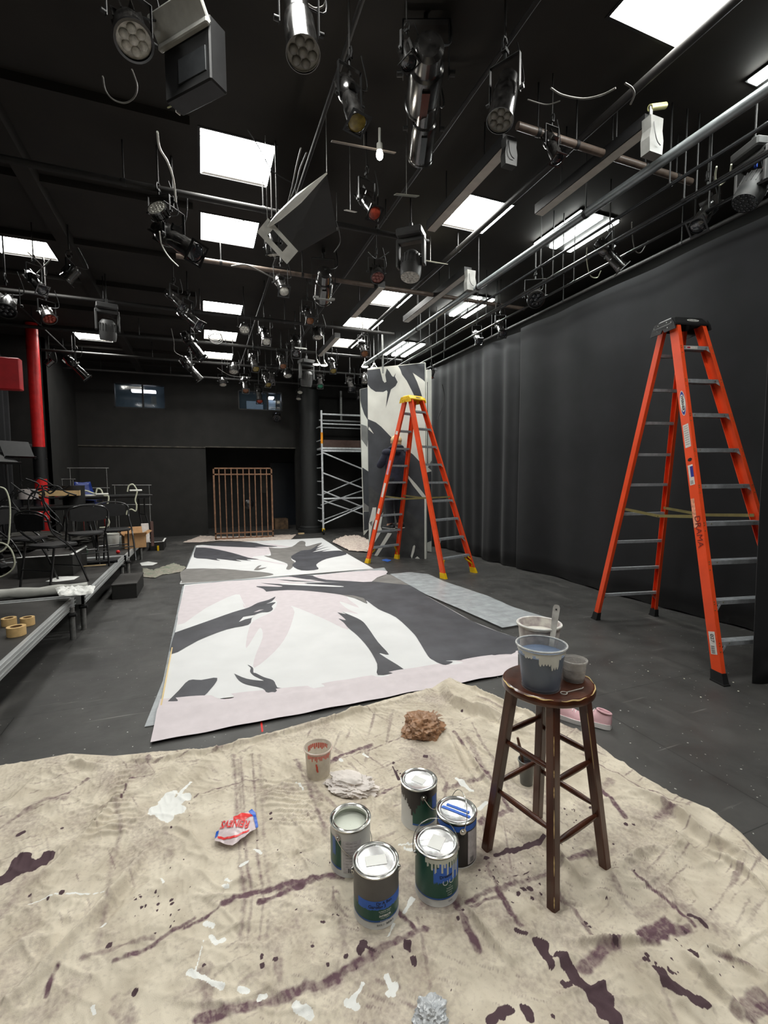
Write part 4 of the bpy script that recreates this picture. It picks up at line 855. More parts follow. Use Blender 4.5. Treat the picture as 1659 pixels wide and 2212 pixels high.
# ------------------------------------------------ clear tub with red smears, rag, bag, wrapper, pot, shoes
c = atz(688, 1672, .006); t = tag(empty('plastic_tub', c), 'empty clear tub smeared with red paint on the drop cloth', 'tub')
b = MB(); b.lathe([(.001, 0), (.058, 0), (.060, .004), (.069, .142), (.074, .144), (.0745, .152), (.070, .153), (.067, .148), (.0575, .006), (.001, .005)], 40); b.obj('tub_wall', tubm('frosted tub', (206, 198, 184), .55), t)
b = MB(); rnd = random.Random(9); ca_ = math.degrees(math.atan2(-c.y, -c.x)); M_rs = mat('red paint smear', (214, 84, 64), .5)
def tband(b, a0, a1, z0, z1, off=.0012):
    n = 8; v = []
    for i in range(n + 1):
        an = R(a0 + (a1 - a0) * i / n)
        for zz in (z0, z1):
            r_ = .060 + .009 * zz / .142 + off; v.append((r_ * math.cos(an), r_ * math.sin(an), zz))
    b.add(v, [(2 * q_, 2 * q_ + 2, 2 * q_ + 3, 2 * q_ + 1) for q_ in range(n)])
tband(b, ca_ - 10, ca_ - 2, .058, .085); tband(b, ca_ - 7, ca_, .05, .062); tband(b, ca_ - 12, ca_ - 5, .08, .096)
for i in range(16): tband(b, ca_ - 50 + i * 7, ca_ - 46 + i * 7, .125 - rnd.random() * .02, .138)
for i in range(12): tband(b, ca_ + 130 + i * 9, ca_ + 136 + i * 9, .12 - rnd.random() * .02, .136, -.004)
b.obj('paint_smear', M_rs, t); b = MB(); b.tube([(.0735 * math.cos(a_ * math.pi / 20), .0735 * math.sin(a_ * math.pi / 20), .149) for a_ in range(40)], .0028, 6, True); b.obj('rim', mat('pink smeared rim', (205, 160, 150), .4, var=.3, scale=40, col2=(205, 200, 186)), t)
def crumple(name, px, py, size, h, m, label, cat, seed=0, sub=5, sx=1.0, rz=0.0, mats=None, matfn=None, rough=.45):
    c = atz(px, py, .004); bm = bmesh.new(); bmesh.ops.create_icosphere(bm, subdivisions=sub, radius=1.0)
    for v in bm.verts:
        d = v.co.normalized(); q = d * 1.6 + Vector((seed * 3.7, seed, 0)); k = 1 + rough * noise.noise(q) + rough * .9 * (.5 - abs(noise.noise(q * 2.1))) + rough * .5 * (.5 - abs(noise.noise(q * 4.7)))
        p = d * k; v.co = Vector((p.x * size * sx, p.y * size, max(p.z * h * .55 + h * .4, -.001)))
    me = bpy.data.meshes.new(name); 
    for mm in (mats or [m]): me.materials.append(mm)
    if matfn:
        for f_ in bm.faces: f_.material_index = matfn(f_.calc_center_median())
    bm.to_mesh(me); bm.free(); me.shade_smooth(); me.set_sharp_from_angle(angle=R(38))
    o = bpy.data.objects.new(name, me); COL.objects.link(o); o.location = c; o.rotation_euler = (0, 0, rz); return tag(o, label, cat)
M_bag = mat('thin brown plastic bag', (158, 118, 86), .3, var=.2, scale=14, alpha=.88, bump=.3, bscale=50, sheen=.2)
o = crumple('crumpled_bag', 912, 1588, .10, .12, M_bag, 'crumpled brown plastic bag on the drop cloth near the canvas', 'plastic bag', 3, 5, 1.0, .2, rough=.42)
b = MB(); rn = random.Random(3); base = Vector((.05, .02, .045)); 
for k in range(7):
    a = R(-30 + k * 14); q = base + Vector((math.cos(a) * .10, math.sin(a) * .10, .03 * rn.random() + .01)); b.face([base + Vector((0, 0, .02)), q + Vector((0, -.015, .02)), q + Vector((0.005, .012, .012)), base + Vector((0, .01, -.01))])
q = b.obj('twisted_neck', M_bag, o, smooth=80)
def clothpile(name, px, py, size, m, label, cat, seed, h=.05, lobes=3):
    c = atz(px, py, .004); n = 70; vs = []
    for j in range(n + 1):
        for i in range(n + 1):
            u = i / n * 2 - 1; v = j / n * 2 - 1; q = Vector((u * 2 + seed, v * 2, seed * .3)); w = noise.noise(q); r_ = math.hypot(u, v)
            x = u * size * (.75 + .25 * noise.noise(q * .7)) + .2 * size * noise.noise(q * 1.3 + Vector((9, 0, 0))); y = v * size * (.6 + .3 * noise.noise(q * .8 + Vector((0, 5, 0))))
            z = h * max(0, 1 - r_ * .8) * (.5 + .6 * (1 - abs(noise.noise(q * 1.7)) * 2)) + .008 * (1 - abs(noise.noise(q * 3.5)) * 2); vs.append((x, y, max(z, .0015)))
    b = MB(); b.add(vs, [(j * (n + 1) + i, j * (n + 1) + i + 1, (j + 1) * (n + 1) + i + 1, (j + 1) * (n + 1) + i) for j in range(n) for i in range(n)])
    o = b.obj(name, m, smooth=70, loc=c); return tag(o, label, cat)
o = crumple('rag', 758, 1706, .062, .06, mat('pale grey rag', (214, 206, 200), .85, var=.1, bump=.2, bscale=40), 'twisted pale rag on the drop cloth beside the open paint can', 'rag', 6, 5, 1.7, 0, rough=.5); o.location.z = .008; o.rotation_euler = (0, 0, -.6)
# candy wrapper
M_wr = mat('wrapper red print', (212, 46, 46), .3); M_wb = mat('wrapper blue edge', (40, 92, 190), .3); M_ww = mat('wrapper translucent white', (206, 190, 192), .25, alpha=.9)
def wf(p):
    return 0
c = atz(513, 1793, .016)
t = tag(empty('snack_wrapper', c, -YAW), 'crumpled snack wrapper with red lettering and blue edges on the drop cloth', 'wrapper')
def wz(x, y): return .012 + .022 * max(0, 1 - (x / .10) ** 2) * max(0, 1 - (y / .11) ** 2) + .006 * noise.noise(Vector((x * 40, y * 40, 1)))
def wpoly(name, pts, m, dz, parent):
    bm = bmesh.new(); bm.faces.new([bm.verts.new((x, y, 0)) for x, y in pts]); bmesh.ops.triangulate(bm, faces=bm.faces[:])
    for _ in range(4): bmesh.ops.subdivide_edges(bm, edges=[e for e in bm.edges if e.calc_length() > .012], cuts=1, use_grid_fill=False); bmesh.ops.triangulate(bm, faces=bm.faces[:])
    for v in bm.verts: v.co.z = wz(v.co.x, v.co.y) + dz
    me = bpy.data.meshes.new(name); bm.to_mesh(me); bm.free(); me.materials.append(m); me.shade_smooth(); return part(name, me, parent)
def w7(l): return [((x - 690) * .00025, -(y - 650) * .00034) for x, y in l]    # outline of the wrapper, metres
wpoly('film', w7([(380, 700), (420, 620), (560, 530), (700, 440), (800, 380), (900, 400), (1060, 660), (900, 840), (740, 960), (560, 930), (400, 880), (370, 760)]), M_ww, 0, t)
wpoly('printed_panel', w7([(570, 535), (690, 450), (800, 440), (890, 455), (900, 500), (800, 600), (680, 585), (600, 600)]), M_wr, .0015, t)
wpoly('printed_panel', w7([(430, 830), (560, 860), (760, 840), (940, 740), (940, 770), (760, 870), (560, 890), (440, 860)]), M_wr, .0015, t)
wpoly('edge_strip', w7([(790, 400), (825, 345), (930, 430), (1065, 660), (1030, 685), (900, 480)]), M_wb, .003, t); wpoly('edge_strip', w7([(370, 760), (420, 760), (425, 830), (390, 860)]), M_wb, .003, t)
vs, fs = text_mesh("REINEVS", .034, .0008); b = MB(); b.add([(-x_.x - .008, -x_.y * 1.7 - .004, wz(-x_.x - .008, -x_.y * 1.7 - .004) + .004) for x_ in vs], fs); b.obj('lettering', M_wr, t, smooth=0)
# grey pot with brush behind the stool
c = atz(1137, 1692, .006); t = tag(empty('paint_pot', c), 'small grey paint pot with a brush behind the stool legs', 'paint pot')
b = MB(); b.lathe([(.001, 0), (.030, 0), (.031, .004), (.040, .118), (.044, .120), (.044, .127), (.040, .128), (.038, .12), (.029, .006), (.001, .005)], 32); b.obj('pot_wall', mat('grey plastic pot', (112, 114, 112), .4, var=.12), t)
b = MB(); b.lathe([(.001, .10), (.0365, .10)], 24); b.obj('paint', M_candk, t)
b = MB(); a_ = c + Vector((0, 0, .03)); e_ = c + Vector((-.035, .03, .235)); b.tube([a_, a_.lerp(e_, .4), a_.lerp(e_, .7), e_], [.008, .006, .009, .006], 10); o = b.obj('paint_brush', mat('brush handle wood', (96, 64, 46), .5)); tag(o, 'paint brush with brown handle standing in the small grey pot', 'paint brush')
# pink trainers
M_pink = mat('pink knit upper', (214, 172, 178), .8, var=.06); M_sole = mat('white foam sole', (236, 232, 230), .5, var=.02); M_insole = mat('shoe lining', (160, 120, 126), .9)
def shoe(px, py, rz, label, roll=0.0):
    c = atz(px, py, .0); t = tag(empty('trainer', c, rz), label, 'shoe', 'pink trainers behind the stool'); t.rotation_euler = (roll, 0, rz)
    N = 24; prof = []
    for i in range(N + 1):                                   # sections from heel (0) to toe (1)
        s = i / N; x = -.12 + .25 * s; w = .030 + .014 * math.sin(math.pi * min(1, s * 1.15)) + .010 * math.exp(-((s - .72) / .2) ** 2)
        w *= (1 - max(0, (s - .82) / .18) ** 2.2 * .75) * (1 - max(0, (.1 - s) / .1) ** 2 * .45)
        top = .100 - .012 * s if s < .38 else .095 - .06 * ((s - .38) / .62) ** .8
        prof.append((x, w, max(top, .028)))
    b = MB(); b.loft([[Vector((x, w * 1.08 * math.cos(a), (.006 if s_ > .0 else 0) + (0 if math.sin(a) < 0 else .026 + .006 * (1 - (i / N))))) for a, s_ in [(2 * math.pi * k / 20, 0) for k in range(20)]] for i, (x, w, _) in enumerate(prof)]); b.obj('sole', M_sole, t)
    b = MB(); rings = []
    for i, (x, w, top) in enumerate(prof):
        rings.append([Vector((x, w * math.cos(a) * (1 - .25 * max(0, math.sin(a))), .022 + (top - .022) * max(0, math.sin(a)) ** .8)) for a in [math.pi * 2 * k / 24 for k in range(24)]])
    b.loft(rings); b.obj('upper', M_pink, t, smooth=60)
    b = MB(); b.tube([(-.075 + .042 * math.cos(a), .024 * math.sin(a), .098 + .006 * math.cos(a)) for a in [2 * math.pi * k / 20 for k in range(20)]], .006, 8, True); b.obj('collar', M_pink, t)
    b = MB(); b.lathe([(.0001, 0), (1, 0)], 24, Matrix.Translation((-.075, 0, .0995)) @ Matrix.Diagonal((.037, .021, 1, 1))); b.obj('opening', M_insole, t)
    b = MB()
    for k in range(5):
        x = -.018 + k * .017; zz = .093 - k * .0095; b.tube([(x, -.022, zz - .006), (x + .002, -.01, zz + .001), (x, 0, zz + .003), (x + .002, .01, zz + .001), (x, .022, zz - .006)], .0022, 6)
    b.obj('laces', M_sole, t)
shoe(1232, 1553, R(-58), 'pink and white trainer pointing toward the stool, half hidden by its seat'); shoe(1276, 1562, R(118), 'second pink and white trainer, lying farther from the stool', .12)
crumple('crumpled_plastic', 930, 2206, .036, .045, mat('crumpled clear plastic', (196, 200, 204), .2, alpha=.75, spec=.8), 'crumpled clear plastic film at the near edge of the drop cloth', 'plastic', 7, 5, 1.2, .3, rough=.55)
# ------------------------------------------------ step ladders
M_or = mat('orange fibreglass', (232, 78, 36), .38, var=.08, scale=5); M_step = mat('ladder step aluminium', (170, 174, 178), .4, metal=.35, var=.12, scale=30)
M_yel = mat('yellow ladder plastic', (236, 190, 24), .4, var=.05); M_blkp = mat('black ladder plastic', (30, 30, 31), .4, var=.1); M_brass = mat('olive spreader bar', (150, 140, 92), .35, metal=.6)
M_lab = mat('worn safety label', (212, 206, 200), .5, var=.08, scale=80); M_labb = mat('label dark blue', (34, 44, 140), .5); M_rub = mat('rubber foot', (22, 22, 22), .8)
def channel(b, p0, p1, outward, face, w=.085, d=.032, t=.0045):
    """rail from p0 to p1: web faces `outward`, flanges turn inward; `face` = direction across the web"""
    ax = (p1 - p0).normalized(); o = (outward - ax * outward.dot(ax)).normalized(); f = ax.cross(o).normalized()
    if f.dot(face) < 0: f = -f
    pr = [(-w / 2, 0), (w / 2, 0), (w / 2, -d), (w / 2 - t, -d), (w / 2 - t, -t), (-w / 2 + t, -t), (-w / 2 + t, -d), (-w / 2, -d)]
    rings = [[p + f * a + o * c for a, c in pr] for p in (p0, p1)]
    n = 8; vs = rings[0] + rings[1]; fs = [(i, (i + 1) % n, (i + 1) % n + n, i + n) for i in range(n)]
    for k in (0, n): fs += [(k, k + 1, k + 4, k + 5), (k + 1, k + 2, k + 3, k + 4), (k + 5, k + 6, k + 7, k)]
    b.add(vs, fs); return f, o
def step_ladder(label, A, w, v, Wf, Wr, S, Ht, capw, capd, cx, cy, colors, twin, foot_r=.0, lean=None, rear_off=None):
    """A front-left foot; w along the width, v from front to rear; local frame x=w, y=v"""
    w = Vector(w).normalized(); v = Vector(v).normalized(); M_cap, M_foot, M_trim = colors
    t = tag(empty('step_ladder', A), label, 'ladder')
    M = Matrix((w, v, Vector((0, 0, 1)))).transposed().to_4x4()
    V = lambda x, y, z: M @ Vector((x, y, z))
    # rail ends
    rails = {}
    zr = Ht - .06; offs = rear_off or (Wf - Wr) / 2
    top = {('f', 0): (cx - capw / 2 + .03, cy - .075), ('f', 1): (cx + capw / 2 - .03, cy - .075), ('r', 0): (cx - capw / 2 + .05, cy + .085), ('r', 1): (cx + capw / 2 - .05, cy + .085)}
    bot = {('f', 0): (0, 0), ('f', 1): (Wf, 0), ('r', 0): (offs, S), ('r', 1): (offs + Wr, S)}
    def rp(k, z): return V(bot[k][0] + (top[k][0] - bot[k][0]) * z / zr, bot[k][1] + (top[k][1] - bot[k][1]) * z / zr, z)
    for k in bot:
        out = w * (-1 if k[1] == 0 else 1); b = MB(); front = k[0] == 'f' or twin
        channel(b, rp(k, .055), rp(k, zr), out, v, w=.09 if front else .062, d=.034); b.obj('rail', M_or, t, smooth=0)
        b = MB(); p = rp(k, 0); q = rp(k, .085); s = -1 if k[1] == 0 else 1; hw = .052 if front else .038
        ctr = w * (-s * .016)
        b.loft([[p + ctr + v * (a * hw * 1.15) + w * (c * .026) for a, c in ((-1, -1), (1, -1), (1, 1), (-1, 1))], [p.lerp(q, .25) + ctr + v * (a * hw * 1.1) + w * (c * .024) for a, c in ((-1, -1), (1, -1), (1, 1), (-1, 1))], [q + ctr + v * (a * hw) + w * (c * .021) for a, c in ((-1, -1), (1, -1), (1, 1), (-1, 1))]])
        b.obj('foot', M_foot, t, smooth=0)
        if M_foot is M_blkp:
            b = MB(); b.loft([[p + ctr + Vector((0, 0, z_)) + v * (a * hw * 1.2) + w * (c * .028) for a, c in ((-1, -1), (1, -1), (1, 1), (-1, 1))] for z_ in (0, .012)]); b.obj('foot_pad', M_rub, t, smooth=0)
    n = int((Ht - .2) / (Ht / 10.0)); sp = (Ht - .02) / 9.83
    for side in ('f', 'r'):
        tread = side == 'f' or twin; sg = -1 if side == 'f' else 1
        for i in range(1, 10):
            z = sp * i; a = rp((side, 0), z) + w * .006; c = rp((side, 1), z) - w * .006
            b = MB()
            if tread:
                b.bar(a + v * 0, c + v * 0, .078, .004)
                b.bar(a + v * (sg * .038) - Vector((0, 0, .013)), c + v * (sg * .038) - Vector((0, 0, .013)), .003, .032); b.bar(a - v * (sg * .038) - Vector((0, 0, .013)), c - v * (sg * .038) - Vector((0, 0, .013)), .003, .032)
                for g in range(5): b.bar(a + v * (-.03 + g * .015) + Vector((0, 0, .003)), c + v * (-.03 + g * .015) + Vector((0, 0, .003)), .004, .003)
            else:
                b.bar(a, c, .032, .003); b.bar(a + v * .016 - Vector((0, 0, .012)), c + v * .016 - Vector((0, 0, .012)), .003, .028); b.bar(a - v * .016 - Vector((0, 0, .012)), c - v * .016 - Vector((0, 0, .012)), .003, .028)
            so = b.obj('step', M_step, t, smooth=0)
            b = MB(); ln = .055 if i > 2 else .10
            if tread or i in (1, 4, 9):
                for e, kk, s_ in ((a, 0, 1), (c, 1, -1)):
                    p1 = rp((side, kk), z - ln * .95) + w * (.010 * s_); p0 = e + w * (ln * .75 * s_) - Vector((0, 0, .02))
                    if tread: b.bar(p0 + v * (sg * .036), p1 + v * (sg * .036), .018, .003, up=v)
                    else: b.bar(p0, p1, .014, .003, up=v)
                b.obj('gusset', M_trim if i == 1 and twin else M_step, so, smooth=0)
            if tread and side == 'f':
                b = MB()
                for e, kk, s_ in ((a, 0, 1), (c, 1, -1)):
                    for dz in (0, -.018, -.062):
                        p = rp((side, kk), z + dz) + v * (sg * .046) + w * (s_ * .012); b.cyl(p, p + v * (sg * .004), .0042, n=8)
                for fx in (.14, .84):
                    p = a.lerp(c, fx) + v * (sg * .041) - Vector((0, 0, .01)); b.cyl(p, p + v * (sg * .003), .004, n=8)
                b.obj('rivet', M_brass, so)
    if twin or True:                                          # braces under the bottom step
        for side in (('f', 'r') if twin else ('f',)):
            sg = -1 if side == 'f' else 1
            for kk, s_ in ((0, 1), (1, -1)):
                b = MB(); p0 = rp((side, kk), .10) + w * (.012 * s_) ; p1 = rp((side, kk), sp - .02) + w * (.11 * s_); 
                b.tube(smooth_path([p0, p0 + Vector((0, 0, .05)) + w * (.012 * s_), p1 - Vector((0, 0, .05)) - w * (.02 * s_), p1], 4), .014 if twin else .010, 6); b.obj('foot_brace', M_trim if twin else M_blkp, t)
    for kk, s_ in ((0, 1), (1, -1)):                          # spreaders
        zs = sp * 4.15; a = rp(('f', kk), zs) + w * (.03 * s_); c = rp(('r', kk), zs) + w * (.03 * s_); mid = a.lerp(c, .5) - Vector((0, 0, .035)) + w * (.01 * s_)
        b = MB(); b.bar(a, mid, .004, .026); b.bar(mid, c, .004, .026); b.cyl(mid - w * .01, mid + w * .01, .009, n=10); b.obj('spreader', M_brass, t, smooth=0)
    # cap
    b = MB(); hw, hd, zt = capw / 2, capd / 2, Ht
    lo = [(cx - hw - .012, cy - hd - .03), (cx + hw + .012, cy - hd - .03), (cx + hw + .012, cy + hd + .03), (cx - hw - .012, cy + hd + .03)]
    hi = [(cx - hw + .012, cy - hd + .01), (cx + hw - .012, cy - hd + .01), (cx + hw - .012, cy + hd - .01), (cx - hw + .012, cy + hd - .01)]
    def bevq(q, r_, z):
        o_ = []
        for i_ in range(4):
            p_, a_, c_ = Vector(q[i_]), Vector(q[i_ - 1]), Vector(q[(i_ + 1) % 4]); o_ += [p_ + (a_ - p_).normalized() * r_, p_ + (c_ - p_).normalized() * r_]
        return [V(p_.x, p_.y, z) for p_ in o_]
    b.loft([bevq(lo, .02, zt - .075), bevq(lo, .02, zt - .06), bevq(hi, .02, zt - .006), bevq([( (x_ - cx) * .96 + cx, (y_ - cy) * .96 + cy) for x_, y_ in hi], .02, zt)], cap=(False, True))
    cp = b.obj('cap', M_cap, t, smooth=0); cp.modifiers.new('thickness', 'SOLIDIFY').thickness = .004
    # skirts at the cap's two ends where the rails are riveted
    for s_ in (-1, 1):
        b = MB(); x = cx + s_ * (hw + .010); 
        b.loft([[V(x, cy + y_, z_) for y_, z_ in ((-hd - .05, zt - .115), (-.02, zt - .115), (0, zt - .085), (.02, zt - .115), (hd + .05, zt - .115), (hd + .03, zt - .06), (hd, zt - .02), (-hd, zt - .02), (-hd - .03, zt - .06))], [V(x - s_ * .01, cy + y_, z_) for y_, z_ in ((-hd - .05, zt - .115), (-.02, zt - .115), (0, zt - .085), (.02, zt - .115), (hd + .05, zt - .115), (hd + .03, zt - .06), (hd, zt - .02), (-hd, zt - .02), (-hd - .03, zt - .06))]])
        b.obj('cap_end', M_cap, t, smooth=0)
        b = MB()
        for y_, z_ in ((-.10, -.05), (-.06, -.085), (-.05, -.04), (.05, -.04), (.06, -.085), (.10, -.05)):
            p = V(x + s_ * .001, cy + y_, zt + z_); b.cyl(p, p + w * (s_ * .003), .005, n=8)
        b.obj('rivet', M_chrome, cp)
    # oval badge on the front of the cap
    p = V(cx + .02, cy - hd - .012, zt - .034); slope = (V(0, .04, .054) - V(0, 0, 0)).normalized(); n_ = w.cross(slope).normalized()
    b = MB(); b.face([p + n_ * .004 + w * (.058 * math.cos(a)) + slope * (.015 * math.sin(a)) for a in [2 * math.pi * i / 24 for i in range(24)]]); bd = b.obj('badge', M_white if not twin else M_blkp, t, smooth=0)
    b = MB(); b.face([p + n_ * .0052 + w * (.048 * math.cos(a)) + slope * (.010 * math.sin(a)) for a in [2 * math.pi * i / 24 for i in range(24)]]); b.obj('badge_centre', M_blkp, bd, smooth=0)
    vs, fs = text_mesh('WERNER', .018, .0002); b = MB(); b.add([p + n_ * .0062 + w * q.x + slope * q.y for q in vs], fs); b.obj('badge_lettering', M_white if not twin else M_yel, bd, smooth=0)
    # labels on the web of a rail: (rail key, z of the centre, length, width, kind)
    def rail_label(k, z, L, wd, m, name='label', off=0.0, lift=.0015):
        p = rp(k, z); ax = (rp(k, z + .5) - p).normalized(); out = w * (-1 if k[1] == 0 else 1); out = (out - ax * out.dot(ax)).normalized(); f_ = out.cross(ax)
        b = MB(); c_ = p + out * lift + f_ * off; b.face([c_ + ax * (L / 2) * a + f_ * (wd / 2) * e for a, e in ((-1, -1), (-1, 1), (1, 1), (1, -1))]); return b.obj(name, m, t, smooth=0), (p, ax, out, f_)
    def rail_text(k, z, s_, size, m, bold=.0004, off=0.0, lift=.0025, flip=1, name='lettering'):
        p = rp(k, z); ax = (rp(k, z + .5) - p).normalized(); out = w * (-1 if k[1] == 0 else 1); out = (out - ax * out.dot(ax)).normalized(); f_ = out.cross(ax)
        vs, fs = text_mesh(s_, size, bold); b = MB(); b.add([p + out * lift + f_ * off - ax * (q.x * flip) - f_ * (q.y * flip) for q in vs], fs) ; return b.obj(name, m, t, smooth=0)
    t['_'] = 0; del t['_']
    return t, rp, rail_label, rail_text, w, v
# near ladder
w2 = Vector((.977, -.211, 0)); v2 = Vector((.211, .977, 0)); A2 = atz(1551, 1476)
t, rp, rl, rt, w, v = step_ladder('tall orange fibreglass step ladder with a black cap at the edge of the masking drape', A2, w2, v2, .78, .745, 1.61, 2.95, .34, .20, .29, .83, (M_blkp, M_blkp, M_step), False, rear_off=.045)
k = ('f', 0)
p = rp(k, 2.18); ax = (rp(k, 2.6) - p).normalized(); out = -w2; out = (out - ax * out.dot(ax)).normalized(); f_ = out.cross(ax)
def oval(c_, a_, b_, lift, m, name, n=28, tips=None):
    b = MB(); b.face([c_ + out * lift + ax * (a_ * math.cos(q)) + f_ * (b_ * math.sin(q)) for q in [2 * math.pi * i / n for i in range(n)]]); return b.obj(name, m, t, smooth=0)
oval(p, .112, .030, .0012, M_lab, 'badge'); oval(p, .104, .025, .0018, M_labb, 'badge_centre'); 
b = MB(); b.face([p + out * .0024 + ax * (.078 * math.cos(q)) + f_ * (.0245 * math.sin(q)) for q in [2 * math.pi * i / 28 for i in range(28)]]); b.obj('badge_centre', M_white, t, smooth=0)
rt(k, 2.18, 'WERNER', .034, M_ink, .0012, lift=.0032)
rl(k, 1.90, .20, .060, M_lab)
for i in range(9): rl(k, 1.98 - i * .019, .006, .045, mat('label print grey', (150, 146, 142), .6), 'label_line', lift=.0022)
oval(rp(k, 1.70), .014, .022, .0015, M_blkp, 'badge')
rl(k, 1.575, .17, .050, M_lab, off=.004); rl(k, 1.60, .09, .030, M_labb, 'label_panel', off=-.006, lift=.0022); rl(k, 1.515, .03, .03, mat('label print grey', (150, 146, 142), .6), 'label_line', off=.006, lift=.0022)
rl(k, 1.27, .24, .036, mat('torn label residue', (222, 150, 120), .6, var=.25, scale=60), off=.024)
rt(k, 1.12, 'DRAMA', .075, mat('marker ink on orange', (120, 34, 22), .5), .0, lift=.003)
rl(k, .285, .17, .058, M_lab, off=0); rt(k, .32, '027', .042, M_ink, .0003, lift=.0028)
for i in range(10): rl(k, .262 - i * .0055, .0015 if i % 3 else .003, .034, M_ink, 'barcode_line', off=.004, lift=.0024)
p = rp(('f', 0), 2.93 / 9.83 * 9) ; q = rp(('f', 1), 2.93 / 9.83 * 9); c_ = p.lerp(q, .38) - v2 * .0405 - Vector((0, 0, .012))
b = MB(); b.face([c_ + w2 * (x_ * .055) + Vector((0, 0, z_ * .012)) for x_, z_ in ((-1, -1), (1, -1), (1, 1), (-1, 1))]); b.obj('step_label', M_lab, t, smooth=0)
b = MB(); b.face([c_ - v2 * .001 + w2 * (-.03 + x_ * .015) + Vector((0, 0, z_ * .006)) for x_, z_ in ((-1, -1), (1, -1), (1, 1), (-1, 1))]); b.obj('label_panel', mat('label red', (170, 40, 60), .5), t, smooth=0)
# farther twin ladder
A1 = atz(957, 1250); B1 = atz(789, 1218); D1_ = atz(1027, 1236)
w1 = Vector((D1_.x - A1.x, D1_.y - A1.y, 0)).normalized(); v1 = Vector((-w1.y, w1.x, 0))
t, rp1, rl, rt, w, v = step_ladder('farther orange step ladder with a yellow cap and feet where the person paints', A1, w1, v1, .74, .74, 1.84, 2.96, .34, .20, .30, 1.02, (M_yel, M_yel, M_yel), True, rear_off=-.12)
for z_, L_ in ((2.35, .06), (1.35, .26), (.97, .10), (.72, .18)):
    rl(('r', 0), z_, L_, .055, M_lab)
rl(('r', 0), 1.75, .26, .05, mat('faded oval label', (200, 150, 170), .5))

# ------------------------------------------------ mural flats
M_mw = mat('mural off white', (206, 206, 198), .75, var=.06, scale=3); M_md = mat('mural charcoal', (56, 58, 62), .65, var=.2, scale=3); M_mk = mat('mural dark smear', (70, 71, 70), .65, var=.35, scale=4, col2=(44, 45, 47))
M_mg = mat('mural mid grey', (112, 112, 110), .7, var=.15, scale=4); M_batten = mat('raw pine batten', (196, 172, 130), .7, var=.15)
def vplane(px0, px1):
    a, c = atz(*px0), atz(*px1); d = Vector((c.x - a.x, c.y - a.y, 0)).normalized(); n = Vector((d.y, -d.x, 0))
    if n.dot(a) > 0: n = -n
    return a, d, n
def onplane(px, py, pl):
    a, d, n = pl; r_ = ray(px, py); return EYEP + r_ * ((a - EYEP).dot(n) / r_.dot(n))
plA = vplane((785, 1200), (921, 1207.5))
def A8(l): return [(740 + x / 4.608, 760 + y / 4.608) for x, y in l]
def flat(name, pl, corners, mats, polys, thick, label):
    a, d, n = pl; t = None; b = MB(); pts = [onplane(x, y, pl) for x, y in corners]
    for p in pts: p.z = max(p.z, .003)
    nn = len(pts); fr = [p - n * .003 for p in pts]; bk = [p - n * thick for p in pts]
    b.add(fr + bk, [tuple(range(nn)), tuple(range(2 * nn - 1, nn - 1, -1))] + [(i, (i + 1) % nn, (i + 1) % nn + nn, i + nn) for i in range(nn)]); b.mi = 0
    o = b.obj(name, mats, smooth=0); tag(o, label, 'scenery flat')
    b2 = MB(); k = .0
    for mi, l in polys:
        b2.mi = mi; k += .0006; b2.face([onplane(x, y, pl) + n * k for x, y in l])
    if polys: q = b2.obj('painted_face', mats, o, smooth=0); q['label'] = 'painted charcoal and off white shapes'
    return o
mm = [M_mw, M_md, M_mk, M_mg]
cA = A8([(247, 165), (820, 105), (833, 2066), (266, 2010)])
flat('mural_flat', plA, cA, mm, [
    (0, cA),
    (1, A8([(247, 182), (372, 168), (400, 285), (418, 308), (436, 298), (425, 230), (440, 165), (465, 195), (492, 240), (507, 250), (532, 208), (520, 245), (548, 300), (528, 340), (482, 375), (455, 470), (430, 560), (448, 400), (440, 382), (405, 400), (330, 398), (280, 365), (247, 322)])),
    (1, A8([(552, 140), (818, 110), (820, 298), (795, 275), (698, 208), (742, 300), (775, 390), (800, 470), (812, 520), (790, 500), (790, 560), (770, 500), (735, 480), (690, 388), (640, 290), (592, 225), (575, 175)])),
    (1, A8([(250, 668), (330, 702), (385, 745), (430, 792), (520, 885), (590, 938), (700, 1020), (780, 1105), (828, 1165), (833, 1450), (833, 2066), (266, 2010)])),
    (2, A8([(262, 1330), (330, 1390), (430, 1450), (560, 1500), (700, 1630), (833, 1745), (833, 2064), (560, 2048), (268, 2010)])),
    (0, A8([(655, 1232), (735, 1320), (800, 1400), (833, 1445), (833, 2066), (815, 2062), (815, 1468), (775, 1425), (700, 1330), (655, 1262)])),
    (0, A8([(262, 1706), (300, 1550), (335, 1548), (330, 1650), (300, 1720), (262, 1930)])), (0, A8([(355, 1690), (405, 1595), (380, 1740), (395, 1775), (318, 1900), (285, 1960), (330, 1820)])),
    (0, A8([(315, 2028), (450, 1802), (492, 1806), (348, 2032)])), (0, A8([(680, 2032), (702, 1935), (716, 1922), (724, 1935), (714, 1990), (690, 2058)])), (0, A8([(720, 2056), (745, 2035), (772, 2060)])),
    (0, A8([(262, 745), (280, 765), (312, 818), (258, 772)])), (3, A8([(500, 1580), (560, 1620), (600, 1700), (560, 1730), (500, 1700)])), (3, A8([(268, 1700), (300, 1680), (290, 1740)]))],
    .07, 'tall charcoal and off white mural flat standing behind the farther ladder')
